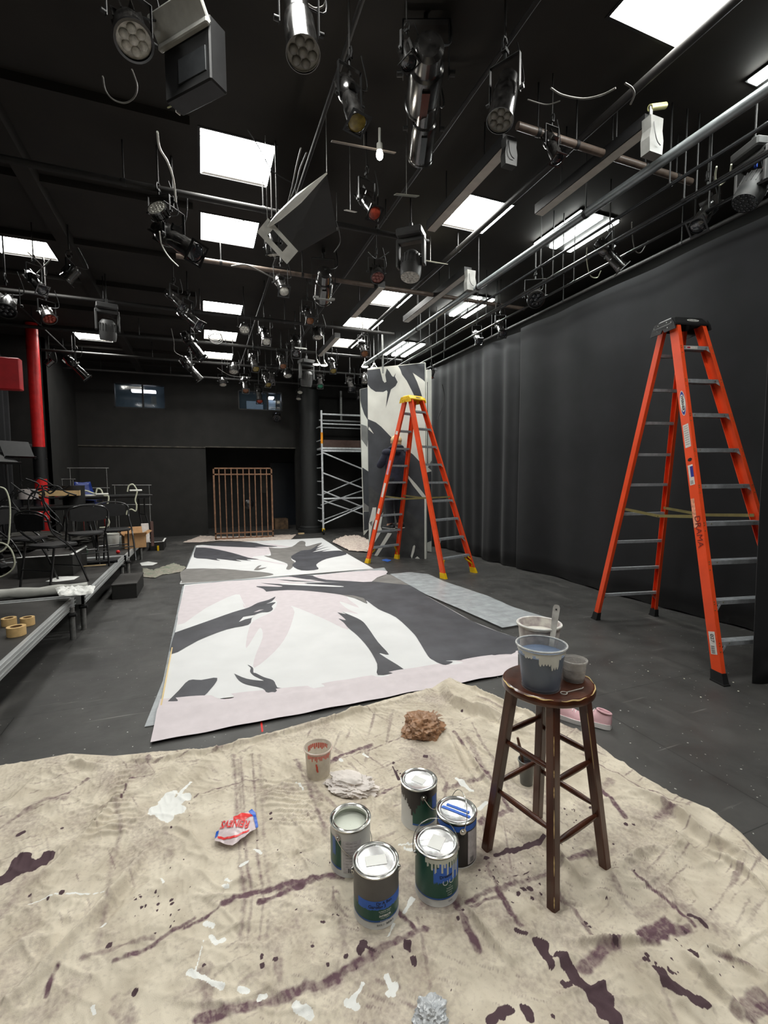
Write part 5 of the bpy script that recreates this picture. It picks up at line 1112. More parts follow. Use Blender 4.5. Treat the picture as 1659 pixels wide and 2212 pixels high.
# its white return strip and brace
plC = vplane((930, 1196), (938, 1196))
def yplane(Y): return (Vector((0, Y, 0)), Vector((1, 0, 0)), Vector((0, -1, 0)))
plC = yplane(8.65)
flat('narrow_flat', plC, A8([(842, 175), (886, 182), (888, 1080), (850, 1150), (886, 1180), (886, 2005), (838, 1985)]), [M_mw, M_md], [(1, A8([(842, 300), (848, 300), (850, 1120), (842, 1120)])), (1, A8([(840, 1200), (884, 1190), (884, 1880), (840, 1900)]))], .05, 'narrow pale flat edge standing just behind the tall mural flat')
plB = yplane(11.4)
flat('mural_flat', plB, A8([(176, 372), (270, 350), (285, 1700), (262, 1765), (214, 1826), (205, 1500), (186, 860)]), mm, [
    (0, A8([(176, 372), (270, 350), (285, 1700), (262, 1765), (214, 1826), (205, 1500), (186, 860)])),
    (1, A8([(176, 374), (270, 352), (275, 720), (250, 680), (215, 620), (190, 545), (177, 480)])), (3, A8([(184, 720), (240, 740), (260, 790), (245, 950), (186, 870)])), (1, A8([(196, 1150), (285, 1210), (285, 1560), (208, 1500)])), (3, A8([(208, 1500), (285, 1560), (285, 1590), (208, 1585)])), (1, A8([(209, 1590), (285, 1590), (285, 1700), (262, 1765), (213, 1780)]))],
    .05, 'second mural flat partly hidden behind the tall one, beside the scaffold')
# hanging rod holding the flat
b = MB(); p = aty(827, 800, 8.35); b.cyl((p.x, p.y, 3.55), (p.x, p.y, 4.3), .018, n=12); tag(b.obj('hanging_rod', M_galv), 'thin grey vertical rod above the top edge of the mural flat', 'rod')

# ------------------------------------------------ person on the ladder
def skin(name, V_, E_, m, parent=None, sub=2, root=0, loc=None):
    me = bpy.data.meshes.new(name); me.from_pydata([v_[0] for v_ in V_], E_, []); o = bpy.data.objects.new(name, me); COL.objects.link(o)
    md = o.modifiers.new('skin', 'SKIN'); md.use_smooth_shade = True
    for i, v_ in enumerate(V_): me.skin_vertices[0].data[i].radius = v_[1] if isinstance(v_[1], tuple) else (v_[1], v_[1])
    me.skin_vertices[0].data[root].use_root = True
    s_ = o.modifiers.new('sub', 'SUBSURF'); s_.levels = sub; s_.render_levels = sub
    me.materials.append(m)
    if parent is not None: o.parent = parent
    if loc is not None: o.location = loc
    return o
M_skin = mat('skin', (196, 150, 128), .55, var=.06); M_hood = mat('navy hooded top', (34, 36, 50), .9, var=.2, scale=20, bump=.3, bscale=25); M_trou = mat('black trousers', (26, 26, 32), .9, var=.2, scale=20, bump=.3, bscale=20)
M_hair = mat('pale blond hair', (204, 178, 138), .6, var=.2, scale=30, stretch=(1, 1, .2), bump=.3, bscale=60); M_shoe = mat('black shoes', (24, 24, 26), .5)
sp1 = 2.97 / 9.83; pf = A1 + rp1(('r', 0), sp1 * 2).lerp(rp1(('r', 1), sp1 * 2), .88) + v1 * .05
ps = tag(empty('person', (pf.x, pf.y, pf.z + .006), math.atan2(w1.y, w1.x) ), 'person in navy hooded top and dark trousers standing on the farther ladder', 'person'); ps.scale = (1.18, 1.18, 1.05)
# local frame: +y away from the camera (toward the mural), x to the right; stands turned to face the mural and a little right
Bd = {'pel': ((0, .0, .90), (.155, .11)), 'wai': ((.0, .01, 1.03), (.145, .105)), 'che': ((.01, .02, 1.22), (.175, .12)), 'shc': ((.015, .02, 1.36), (.13, .095)), 'nek': ((.03, .035, 1.44), (.055, .055)), 'hed': ((.05, .06, 1.53), (.07, .08)),
      'hL': ((-.09, 0, .84), (.10, .10)), 'kL': ((-.10, .05, .48), (.066, .066)), 'aL': ((-.10, .0, .10), (.045, .045)), 'hR': ((.09, 0, .84), (.10, .10)), 'kR': ((.09, .06, .48), (.066, .066)), 'aR': ((.10, .0, .10), (.045, .045)),
      'sL': ((-.17, .02, 1.36), (.07, .07)), 'eL': ((-.21, .13, 1.14), (.05, .05)), 'wL': ((-.03, .30, 1.20), (.034, .034)), 'sR': ((.20, .02, 1.36), (.07, .07)), 'eR': ((.30, .16, 1.20), (.05, .05)), 'wR': ((.28, .36, 1.34), (.034, .034)),
      'tL': ((-.10, .10, .045), (.04, .035)), 'tR': ((.11, .10, .045), (.04, .035)), 'haL': ((.0, .35, 1.22), (.03, .02)), 'haR': ((.27, .42, 1.38), (.03, .02))}
order = list(Bd); ix = {k_: i for i, k_ in enumerate(order)}
E_ = [('pel', 'wai'), ('wai', 'che'), ('che', 'shc'), ('shc', 'nek'), ('nek', 'hed'), ('pel', 'hL'), ('hL', 'kL'), ('kL', 'aL'), ('aL', 'tL'), ('pel', 'hR'), ('hR', 'kR'), ('kR', 'aR'), ('aR', 'tR'), ('shc', 'sL'), ('sL', 'eL'), ('eL', 'wL'), ('wL', 'haL'), ('shc', 'sR'), ('sR', 'eR'), ('eR', 'wR'), ('wR', 'haR')]
skin('body', [(Bd[k_][0], tuple(x_ * (.5 if k_ in ('sL', 'sR') else .72 if k_ not in ('nek', 'hed', 'wL', 'wR', 'haL', 'haR') else .9) for x_ in Bd[k_][1])) for k_ in order], [(ix[a_], ix[c_]) for a_, c_ in E_], M_skin, ps)
def ell(c, rx, ry, n=20, tw=0.0): return [Vector(c) + Vector((rx * math.cos(2 * math.pi * i / n), ry * math.sin(2 * math.pi * i / n), tw * math.sin(4 * math.pi * i / n))) for i in range(n)]
b = MB(); b.loft([ell((0, 0, .80), .165, .125, tw=.01), ell((0, 0, .84), .175, .135), ell((0, .005, .92), .17, .128), ell((0, .01, 1.02), .165, .12), ell((.005, .015, 1.14), .185, .13), ell((.01, .02, 1.26), .205, .135), ell((.012, .02, 1.35), .19, .12), ell((.02, .025, 1.41), .12, .09), ell((.03, .03, 1.45), .075, .075)]); b.obj('hooded_top', M_hood, ps, smooth=80)
b = MB(); b.ball((-.15, .02, 1.36), .085, sc=(1.1, 1, .8)); b.ball((.17, .02, 1.36), .085, sc=(1.1, 1, .8)); b.obj('shoulder_yoke', M_hood, ps, smooth=80)
for s_ in ('L', 'R'):
    P_ = [Vector(Bd[k_ + s_][0]) for k_ in ('s', 'e', 'w')]; P_[0].x *= .8
    b = MB(); b.tube(smooth_path(P_, 5), [.078, .074, .07, .066, .062, .058, .056, .053, .05, .047, .042], 12); b.obj('sleeve', M_hood, ps, smooth=80)
    P_ = [Vector((Bd['h' + s_][0][0], 0, .90)), Vector(Bd['h' + s_][0]), Vector(Bd['k' + s_][0]), Vector(Bd['a' + s_][0])]
    b = MB(); b.tube(smooth_path(P_, 5), [.088, .094, .098, .1, .1, .1, .096, .09, .084, .078, .074, .07, .068, .066, .063, .06], 14); b.obj('trouser_leg', M_trou, ps, smooth=80)
b = MB(); b.tube([Vector((.02 + .11 * math.cos(a), .02 + .085 * math.sin(a), 1.435 - .03 * math.sin(a))) for a in [2 * math.pi * i / 16 for i in range(16)]], .035, 10, True); b.ball((-.05, -.09, 1.38), .075, sc=(1.15, .6, .8)); b.obj('hood', M_hood, ps, smooth=80)
# head: skull with face looking to the mural (+y, turned right)
b = MB(); hc = Vector((.055, .06, 1.555)); prof = [(0, -.118), (.034, -.112), (.05, -.09), (.060, -.05), (.070, -.01), (.074, .03), (.070, .07), (.05, .1), (.02, .112), (0, .114)]
rings = []
for r_, z_ in prof:
    rings.append([hc + Vector(((max(r_, .001)) * math.cos(a), (max(r_, .001)) * (1.18 if math.sin(a) > 0 else 1.22) * math.sin(a) + (.012 if z_ < -.06 else 0), z_)) for a in [2 * math.pi * i / 20 for i in range(20)]])
b.loft(rings)
fd = Vector((.35, .94, 0)).normalized(); sd_ = Vector((fd.y, -fd.x, 0))
b.loft([[hc + fd * (.083 + o_) + sd_ * (x_ * .012) + Vector((0, 0, z_)) for x_, z_ in ((-1, -.03), (1, -.03), (.5, .02), (-.5, .02))] for o_ in (0, .014)])     # nose
for s_ in (-1, 1): b.ball(hc + sd_ * (.074 * s_) + Vector((0, 0, -.01)), .02, sc=(.5, .8, 1.3))                                              # ears
b.ball(hc + fd * .078 + Vector((0, 0, -.062)), .018, sc=(1.2, .6, .4))                                                                        # mouth
hd_ = b.obj('head', M_skin, ps, smooth=80); hd_.rotation_euler = (0, 0, 0)
for s_ in (-1, 1):
    b = MB(); b.ball(hc + fd * .078 + sd_ * (.028 * s_) + Vector((0, 0, .004)), .011); b.obj('eye', M_white, hd_)
b = MB(); b.ball(hc + Vector((0, -.014, .034)), .089, 20, 14, (1.0, 1.1, .98)); b.ball(hc + Vector((0, -.045, -.02)), .068, 16, 10, (1.05, .8, 1.1)); b.obj('hair', M_hair, ps, smooth=80)
def hand(name, wr, d, up, parent, side):
    d = Vector(d).normalized(); up = Vector(up).normalized(); x_ = d.cross(up).normalized() * side
    Vn = [(wr, (.022, .016)), (wr + d * .04, (.030, .013)), (wr + d * .075, (.032, .012))]; En = [(0, 1), (1, 2)]
    for i, (o_, L_) in enumerate(((-.03, .062), (-.010, .072), (.010, .068), (.029, .052))):
        b0 = wr + d * .075 + x_ * o_; k0 = len(Vn); Vn += [(b0 + d * .01, (.0095, .009)), (b0 + d * L_ * .5 - up * .012, (.0085, .008)), (b0 + d * L_ * .75 - up * .035, (.0075, .007))]; En += [(2, k0), (k0, k0 + 1), (k0 + 1, k0 + 2)]
    k0 = len(Vn); Vn += [(wr + d * .03 - x_ * .036, (.011, .010)), (wr + d * .06 - x_ * .048 - up * .015, (.009, .009)), (wr + d * .08 - x_ * .040 - up * .03, (.008, .008))]; En += [(1, k0), (k0, k0 + 1), (k0 + 1, k0 + 2)]
    return skin(name, Vn, En, M_skin, parent, sub=2)
hand('hand', Vector(Bd['wL'][0]), (.15, .9, 0), (0, 0, 1), ps, 1); hand('hand', Vector(Bd['wR'][0]), (-.1, .8, .5), (0, -.5, 1), ps, -1)
for s_, kk in ((-1, 'aL'), (1, 'aR')):
    a_ = Vector(Bd[kk][0]); b = MB(); secs = [(-.07, .028, .075), (-.05, .038, .085), (0, .040, .09), (.06, .043, .06), (.13, .045, .05), (.18, .036, .042), (.20, .015, .03)]
    b.loft([[a_ + Vector((w_ * math.cos(q), y_, -.10 + .014 + (h_ - .014) * max(0, math.sin(q)))) for q in [2 * math.pi * i / 16 for i in range(16)]] for y_, w_, h_ in secs]); sh = b.obj('shoe', M_shoe, ps, smooth=80)
    b = MB(); b.loft([[a_ + Vector((w_ * 1.08 * math.cos(q), y_ * 1.02, -.10 + .008 + .008 * math.sin(q))) for q in [2 * math.pi * i / 16 for i in range(16)]] for y_, w_, h_ in secs]); b.obj('sole', M_white, sh)
b = MB(); hp = Vector(Bd['haR'][0]); b.tube([hp + Vector((-.02, -.05, -.05)), hp + Vector((0, .03, .01)), hp + Vector((.015, .1, .06))], [.006, .006, .004], 8); b.ball(hp + Vector((.02, .12, .075)), .016)
br = b.obj('paint_brush', M_trou); br.matrix_world = Matrix.Translation(ps.location) @ Matrix.Rotation(ps.rotation_euler.z, 4, 'Z') @ Matrix.Diagonal((1.18, 1.18, 1.05, 1)); tag(br, 'thin paint brush held by the person on the ladder', 'paint brush')

# ------------------------------------------------ scaffold tower
M_sc = mat('scaffold tube', (214, 217, 220), .3, metal=.3, var=.12, scale=20)
fx, fy = 3.08, 12.55; t = tag(empty('scaffold_tower', (fx, fy, 0)), 'pale metal scaffold tower on wheels with an orange banded post beside the mural', 'scaffold')
PX_ = [0, 1.85]; PYs = [0, 0.95]
for i, x in enumerate(PX_):
    for j, y in enumerate(PYs):
        b = MB(); b.cyl((x, y, .17), (x, y, 3.42 - .18 * j), .028, n=14); b.obj('post', M_sc, t)
        b = MB(); b.cyl((x - .02, y, .075), (x + .02, y, .075), .075, n=20); cw = b.obj('caster', M_rub, t); b = MB(); b.box((x - .035, y - .02, .1), (x + .035, y + .02, .19)); b.obj('caster_fork', M_yel if j == 0 else M_galv, cw, smooth=0)
def sc_tube(a_, c_, r_=.021, name='brace'):
    b = MB(); b.cyl(a_, c_, r_, n=12); return b.obj(name, M_sc, t)
for y in PYs:
    sc_tube((0, y, 3.32 - .05 * (y > 0)), (1.85, y, 3.32 - .05 * (y > 0)), .026, 'guard_rail'); 
    sc_tube((0, y, 3.06), (1.85, y, 3.06), .02, 'guard_rail')
for a_, c_ in (((0, 0, 2.28), (1.85, 0, 1.55)), ((0, 0, 1.72), (1.85, 0, 1.02)), ((0, 0, 1.22), (1.85, 0, .45)), ((0, .95, 1.0), (1.85, .95, 1.72)), ((0, .95, .72), (1.85, .95, 1.3)), ((0, 0, .30), (1.85, 0, 1.02)), ((0, .95, .25), (1.85, .95, .85)), ((0, 0, .95), (1.85, 0, .28))): sc_tube(a_, c_)
sc_tube((0, 0, 1.0), (1.85, 0, 1.0), .026, 'ledger')
for x in PX_:
    for z in (.35, .72, 1.1, 1.48, 1.86, 2.24, 2.62, 3.0): sc_tube((x, 0, z), (x, .95, z), .016, 'ladder_rung')
b = MB(); b.cyl((0, 0, 2.52), (0, 0, 2.82), .033, n=14); b.obj('orange_band', mat('orange band', (236, 150, 30), .5), t)
b = MB(); b.box((0, -.03, 2.37), (1.85, .98, 2.42)); b.box((0, -.04, 2.30), (1.85, -.0, 2.35)); b.obj('deck', M_sc, t, smooth=0)
b = MB(); b.box((.03, -.04, 2.43), (1.85, -.02, 2.62)); b.box((.03, .95, 2.43), (1.85, .97, 2.62)); b.obj('toe_board', mat('brown toe board', (72, 52, 46), .6), t, smooth=0)
b = MB(); b.box((-.03, -.03, 0), (.03, .03, .9)); o = b.obj('wall_post', M_galv, smooth=0, loc=(3.98, 13.75, 3.3)); tag(o, 'grey vertical post rising behind the scaffold guard rail', 'post')

# ------------------------------------------------ brown barred gate
M_rust = mat('brown painted steel', (118, 86, 64), .55, var=.25, scale=12)
t = tag(empty('barred_gate', (.24, 12.5, .0)), 'brown barred metal gate standing upright in front of the dark doorway', 'gate')
gw, gh = 1.475, 1.86
b = MB(); b.box((0, 0, .02), (.04, .035, gh)); b.box((gw - .04, 0, .02), (gw, .035, gh)); b.obj('stile', M_rust, t, smooth=0)
for z in (.02, .16, gh - .19, gh - .035):
    b = MB(); b.box((0, 0, z), (gw, .035, z + .035)); b.obj('rail', M_rust, t, smooth=0)
for i in range(1, 10):
    b = MB(); x = gw * i / 10; b.box((x - .013, .005, .03), (x + .013, .03, gh - .02)); b.obj('bar', M_rust, t, smooth=0)
for x in (.05, gw - .05):
    b = MB(); b.box((x - .04, -.02, 0), (x + .04, .30, .025)); b.obj('foot', M_rust, t, smooth=0)
# things in the alcove
p = aty(535, 1055, 13.2); b = MB(); b.lathe([(.10, 0), (.14, .05), (.15, .16), (.10, .25), (.03, .28)], 24, Matrix.Translation((0, 0, .75))); b.cyl((0, 0, .02), (0, 0, .76), .012, n=10); b.cyl((0, 0, 0), (0, 0, .02), .16, n=20)
tag(b.obj('stage_light_stand', M_black, loc=(p.x, 13.2, .0)), 'black lamp on a floor stand seen through the gate bars', 'lamp stand')
simple('pallet_box', (aty(600, 1120, 14.6).x - .1, 14.5, 0), (aty(600, 1120, 14.6).x + .3, 14.9, .32), mat('scuffed brown crate', (84, 66, 48), .8, var=.4, scale=9), 'low brown crate in the alcove beside the gate', 'crate')
simple('wood_offcut', (2.45, 12.93, 0), (2.62, 12.98, .04), M_batten, 'small pine offcut on the floor before the round column', 'offcut')
p = aty(560, 915, 13.9)
# ------------------------------------------------ stage decks
M_deck = mat('black deck board', (48, 46, 44), .6, var=.25, scale=4, bump=.1, bscale=40)
DZ = .38
def deck(name, x0, x1, y0, y1, z, legs, label):
    t = tag(empty('stage_deck', (x1, y0, 0)), label, 'platform', 'low stage decks'); L = x0 - x1; D = y1 - y0
    b = MB(); b.box((L + .03, .03, z - .03), (-.03, D - .03, z - .002)); b.obj('deck_board', M_deck, t, smooth=0)
    for a_, c_, ins in (((-.035, 0, z - .10), (0, D, z), 0), ((L, 0, z - .10), (0, .035, z), 1), ((L, D - .035, z - .10), (0, D, z), 1), ((L, 0, z - .10), (L + .035, D, z), 1)):
        b = MB(); b.box(a_, c_, None, .004)
        if ins == 0: b.box((-.002, 0, z - .035), (.006, D, z - .028)); b.box((-.002, 0, z - .072), (.006, D, z - .065))
        b.obj('edge_rail', M_alu, t, smooth=0)
    for lx, ly in legs:
        b = MB(); b.cyl((lx, ly, 0), (lx, ly, z - .06), .026, n=16); b.obj('leg', M_galv, t)
        b = MB(); b.cyl((lx - .01, ly - .035, z - .13), (lx + .05, ly - .035, z - .13), .018, n=12); b.box((lx - .03, ly - .03, z - .15), (lx + .03, ly + .03, z - .11)); b.obj('leg_clamp', M_blackm, t, smooth=0)
    return t
deck('d', -3.5, -1.26, .2, 5.50, DZ, [(-.02, .3), (-.02, 2.6), (.01, 5.10), (-2.2, .3), (-2.2, 5.1)], 'nearest low stage deck with a bright aluminium edge holding the tape rolls')
deck('d', -3.5, -1.19, 5.56, 8.2, DZ, [(-.03, .05), (-.02, 2.5), (-2.2, .3), (-2.2, 2.5)], 'middle low stage deck under the black folding chairs')
deck('d', -3.5, -1.17, 8.24, 11.9, DZ, [(-.0, .15), (-.01, 1.9), (.0, 3.5), (-2.2, .3), (-2.2, 3.4)], 'farthest low stage deck carrying the cardboard box and plastic tubs')
# pale rolled plastic lying across the deck joint
b = MB(); a_ = Vector((-3.2, 5.62, DZ + .055)); c_ = Vector((-1.18, 5.66, DZ + .055)); b.tube([a_.lerp(c_, i / 24) + Vector((0, .008 * math.sin(i * 1.3), .004 * math.sin(i * .9))) for i in range(25)], [.05 + .006 * math.sin(i * 1.9) for i in range(25)], 16)
b.mi = 0; tag(b.obj('plastic_roll', mat('grey white plastic roll', (176, 176, 170), .45, var=.12, scale=8)), 'long roll of grey white plastic lying across the deck joint', 'plastic roll')
b = MB(); q = [(-1.95, 5.60), (-1.16, 5.56), (-1.10, 5.70), (-1.30, 5.80), (-1.95, 5.76)]
o = wavy('crumpled_paper', [(128, 1289), (200, 1284), (206, 1268), (120, 1272)], DZ + .09, M_paper, 'crumpled white plastic end draped over the deck corner', 'plastic sheet', .04, 30, 3, fsc=12)
# tape rolls
def tape_roll(px, py, z, label, r=.055, h=.05, stack=1):
    c = atz(px, py, z); t = tag(empty('tape_roll', c), label, 'tape roll', 'masking tape rolls on the near deck')
    b = MB(); b.lathe([(r * .62, 0), (r, 0), (r, h), (r * .62, h), (r * .62, 0)], 32); b.obj('tape', mat('masking tape', (206, 172, 118), .6, var=.08, scale=30), t)
    b = MB(); b.lathe([(r * .60, .001), (r * .625, .001), (r * .625, h - .001), (r * .60, h - .001), (r * .60, .001)], 32); b.obj('core', mat('cardboard core', (120, 92, 62), .8), t)
tape_roll(36, 1372, DZ, 'masking tape roll at the deck edge, nearest of the tape rolls', .062, .07); tape_roll(60, 1350, DZ, 'masking tape roll behind the nearest one on the deck', .05, .065); tape_roll(20, 1350, DZ, 'masking tape roll farther from the deck edge', .052, .06)
o = None
for p_, lab in (((45, 1352), 'masking tape roll leaning among the others'),): pass
def paperq(px, z, lab, m=M_paper, amp=.004): return wavy('paper_sheet', px, z, m, lab, 'paper', amp, 14, 1, fsc=8)
paperq([(98, 1256), (128, 1245), (172, 1245), (160, 1252), (120, 1257)], DZ + .002, 'white paper sheets on the deck under the folding chair')
# loose black step boxes
def step_box(lo, hi, label, edge=False):
    t = tag(empty('step_box', ((lo[0] + hi[0]) / 2, (lo[1] + hi[1]) / 2, lo[2])), label, 'step box', 'black wooden step boxes'); w, d, h = (hi[0] - lo[0]) / 2, (hi[1] - lo[1]) / 2, hi[2] - lo[2]
    b = MB(); b.box((-w, -d, 0), (w, d, h - .018)); b.obj('box_side', M_wall, t, smooth=0); b = MB(); b.box((-w - .006, -d - .006, h - .018), (w + .006, d + .006, h), None, .002); b.obj('top_board', M_deck, t, smooth=0)
    if edge:
        b = MB(); b.box((w - .03, -d - .008, h), (w + .008, d + .008, h + .003)); b.box((-w, -d - .008, h), (w, -d + .03, h + .003)); b.obj('edge_tape', M_paper, t, smooth=0)
step_box((-1.16, 6.86, 0), (-.87, 7.62, .20), 'black step box on the floor against the deck edge'); step_box((-1.13, 11.3, 0), (-.86, 12.0, .19), 'small black step box near the back wall with a pale edge', True)
step_box((-2.12, 6.75, DZ), (-1.55, 7.5, DZ + .26), 'black step box on the deck with white taped edges under the chair', True)
b = MB(); b.box((0, 0, 0), (.035, .06, .11)); o = b.obj('yellow_sticker', M_yel, loc=(-.99, 11.26, 0)); tag(o, 'small yellow tag standing at the end of the far step box', 'tag')
# tables
M_tab = mat('black table top', (34, 33, 33), .35, var=.1)
def table(c, L, W, H, rz, label, bent=True, z=DZ):
    t = tag(empty('folding_table', (c[0], c[1], z), rz), label, 'table', 'black folding tables on the platform')
    b = MB(); b.box((-L / 2, -W / 2, H - .035), (L / 2, W / 2, H), None, .006); b.obj('tabletop', M_tab, t, smooth=0)
    b = MB(); b.box((-L / 2 + .05, -W / 2 + .04, H - .07), (L / 2 - .05, -W / 2 + .06, H - .035)); b.box((-L / 2 + .05, W / 2 - .06, H - .07), (L / 2 - .05, W / 2 - .04, H - .035)); b.obj('apron', M_blackm, t, smooth=0)
    for sx in (-1, 1):
        for sy in (-1, 1):
            b = MB(); x = sx * (L / 2 - .12); y = sy * (W / 2 - .08); b.tube(smooth_path([(x, y * .8, H - .05), (x, y * .8, H * .62), (x + sx * .05, y * 1.02, H * .30), (x + sx * .08, y * 1.05, .0)] if bent else [(x, y, H - .05), (x, y, 0)], 5), .014, 10); b.obj('leg', M_black, t)
        b = MB(); b.cyl((sx * (L / 2 - .12), -W / 2 + .1, H * .55), (sx * (L / 2 - .12), W / 2 - .1, H * .55), .01, n=8); b.obj('brace', M_black, t)
table((-2.45, 9.0), 1.5, .75, .78, .25, 'black folding table piled with cables and an open cardboard tray')
table((-1.75, 10.2), 1.5, .7, .90, .35, 'black folding table carrying the white power strips')
table((-3.0, 7.6), 1.1, .7, .78, .05, 'black folding table nearest the curtain under the music stands')
# folding / bent frame chairs
def chair(px, py, rz, label, m=M_black, z=DZ, sc=1.0):
    c = atz(px, py, z); t = tag(empty('folding_chair', c, rz), label, 'chair', 'black bent frame chairs on the platform'); t.scale = (sc, sc, sc)
    b = MB(); b.loft([[Vector((x_ * .21 * k_, y_ * .2 * k_, z_)) for x_, y_ in [(math.copysign(abs(math.cos(a)) ** .6, math.cos(a)), math.copysign(abs(math.sin(a)) ** .6, math.sin(a))) for a in [2 * math.pi * i / 24 for i in range(24)]]] for k_, z_ in ((.96, .44), (1, .452), (.98, .47), (.8, .474))]); b.obj('seat', M_blackm, t)
    b = MB(); b.tube(smooth_path([(-.23, -.22, 0), (-.23, -.05, .40), (-.23, .18, .62), (-.22, .24, .80), (0, .27, .86), (.22, .24, .80), (.23, .18, .62), (.23, -.05, .40), (.23, -.22, 0)], 5), .012, 10); b.obj('back_frame', m, t)
    b = MB(); b.loft([[Vector((x_, .235 + .02 * math.cos(x_ * 6) + o_, z_)) for x_, z_ in ((-.2, .66), (-.1, .64), (.1, .64), (.2, .66), (.2, .80), (.1, .83), (-.1, .83), (-.2, .80))] for o_ in (0, .015)]); b.obj('backrest', M_blackm, t)
    for s_ in (-1, 1):
        b = MB(); b.tube([(s_ * .21, .16, .45), (s_ * .215, .24, 0)], .012, 10); b.obj('leg', m, t)
    b = MB(); b.cyl((-.23, -.13, .2), (.23, -.13, .2), .009, n=8); b.cyl((-.21, .21, .2), (.21, .21, .2), .009, n=8); b.obj('stretcher', m, t)
chair(120, 1262, 2.5, 'black folding chair with crossed legs near the deck joint'); chair(250, 1210, .3, 'black bent frame chair beside the plastic tubs'); chair(60, 1240, 1.2, 'black chair buried in hanging cables by the curtain'); chair(190, 1222, -2.8, 'black chair pushed under the cable covered table')
# stack of blue chairs
for k in range(5):
    t = tag(empty('stacking_chair', (aty(192, 1060, 11.0).x, 11.0, DZ + .0 + k * .085), .6), ['lowest blue chair of the stack', 'second blue chair up the stack', 'middle blue chair of the stack', 'fourth blue chair up the stack', 'topmost blue chair of the stack, its back showing over the table'][k], 'chair', 'stacked blue chairs by the back wall')
    Mb = mat('blue chair shell', (24, 44, 110), .35, var=.1)
    b = MB(); vs = []; pr = [(-.20, .44), (-.18, .455), (0, .445), (.16, .45), (.20, .50), (.235, .62), (.26, .74), (.27, .80)]
    for y_, z_ in pr: vs += [Vector((x_ * (.22 if z_ < .5 else .20 - .05 * (z_ - .5) / .3), y_, z_ + .015 * abs(x_))) for x_ in (-1, -.5, 0, .5, 1)]
    b.add(vs, [(j * 5 + i, j * 5 + i + 1, (j + 1) * 5 + i + 1, (j + 1) * 5 + i) for j in range(7) for i in range(4)]); o = b.obj('shell', Mb, t, smooth=60); o.modifiers.new('thickness', 'SOLIDIFY').thickness = .006
    for sx in (-1, 1):
        b = MB(); b.tube([(sx * .2, -.2, 0), (sx * .19, -.16, .43), (sx * .19, .14, .44), (sx * .2, .22, 0)], .009, 8); b.obj('leg_frame', M_chrome, t)
# music stands
def stand(px, py, X, label, rz, tilt):
    c = atx(px, py, X); c.z = DZ; top = atx(px, py, X).z; t = tag(empty('music_stand', c, rz), label, 'music stand', 'black music stands by the curtain')
    b = MB(); b.cyl((0, 0, .12), (0, 0, top - DZ), .011, n=10); b.obj('pole', M_black, t)
    for k in range(3):
        a = 2 * math.pi * k / 3; b = MB(); b.tube([(0, 0, .14), (.15 * math.cos(a), .15 * math.sin(a), .09), (.26 * math.cos(a), .26 * math.sin(a), .008)], .009, 8); b.obj('leg', M_black, t)
    b = MB(); b.box((-.24, -.004, -.03), (.24, .004, .30)); b.box((-.24, -.05, -.034), (.24, .004, -.028)); o = b.obj('desk', M_blackm, t, smooth=0); o.location = (0, 0, top - DZ); o.rotation_euler = (-tilt, 0, 0)
stand(42, 985, -3.0, 'black music stand nearest the red pipe', .8, .5); stand(85, 990, -2.9, 'black music stand tilted in front of the red pipe', 1.5, .45); stand(12, 1000, -3.1, 'black music stand against the pleated curtain', 1.0, .9)
# boxes, tubs, cardboard
M_card = mat('cardboard', (178, 138, 96), .8, var=.1, scale=10)
def open_box(name, c, L, W, H, rz, label, m=M_card, flaps=True):
    t = tag(empty(name, c, rz), label, 'box'); th = .006
    b = MB(); b.box((-L / 2, -W / 2, 0), (L / 2, W / 2, th)); b.box((-L / 2, -W / 2, 0), (-L / 2 + th, W / 2, H)); b.box((L / 2 - th, -W / 2, 0), (L / 2, W / 2, H)); b.box((-L / 2, -W / 2, 0), (L / 2, -W / 2 + th, H)); b.box((-L / 2, W / 2 - th, 0), (L / 2, W / 2, H)); b.obj('body', m, t, smooth=0)
    if flaps:
        for (p, q, o_) in (((-L / 2, -W / 2, H), (L / 2, -W / 2, H), (0, -.10, .05)), ((L / 2, -W / 2, H), (L / 2, W / 2, H), (.10, 0, .06)), ((L / 2, W / 2, H), (-L / 2, W / 2, H), (0, .06, .12)), ((-L / 2, W / 2, H), (-L / 2, -W / 2, H), (-.09, 0, .09))):
            p, q, o_ = Vector(p), Vector(q), Vector(o_); b = MB(); b.loft([[p, q, q + o_, p + o_], [p + Vector((0, 0, th)), q + Vector((0, 0, th)), q + o_ + Vector((0, 0, th)), p + o_ + Vector((0, 0, th))]]); b.obj('flap', m, t, smooth=0)
open_box('cardboard_box', atz(290, 1182, DZ), .34, .28, .22, .3, 'open cardboard box with raised flaps at the far deck edge')
open_box('cardboard_tray', aty(125, 1071, 9.0), .62, .34, .085, .15, 'shallow open cardboard tray on the cable covered table', mat('pale cardboard', (204, 172, 124), .75, var=.08), False)
p = aty(125, 1071, 9.0)
c = aty(62, 1078, 8.7); b = MB(); b.lathe([(.001, 0), (.125, 0), (.125, .15), (.001, .155)], 28); tag(b.obj('white_bucket', mat('greyish white tub', (170, 162, 160), .5), loc=c), 'squat greyish white tub at the end of the cardboard tray', 'tub')
for i, (px_, py_, r_, h_, lab) in enumerate([(243, 1180, .12, .22, 'white plastic tub on the deck beside the cardboard box'), (262, 1176, .09, .14, 'small translucent tub between the white tub and the cardboard box')]):
    c = atz(px_, py_, DZ); b = MB(); b.lathe([(.001, 0), (r_ * .85, 0), (r_, h_), (r_ * 1.06, h_), (r_ * 1.06, h_ + .012), (r_ * .95, h_ + .012), (r_ * .8, .01), (.001, .01)], 28); tag(b.obj('plastic_tub', M_white if i == 0 else mat('translucent tub', (190, 196, 196), .3, alpha=.8), loc=c), lab, 'tub')
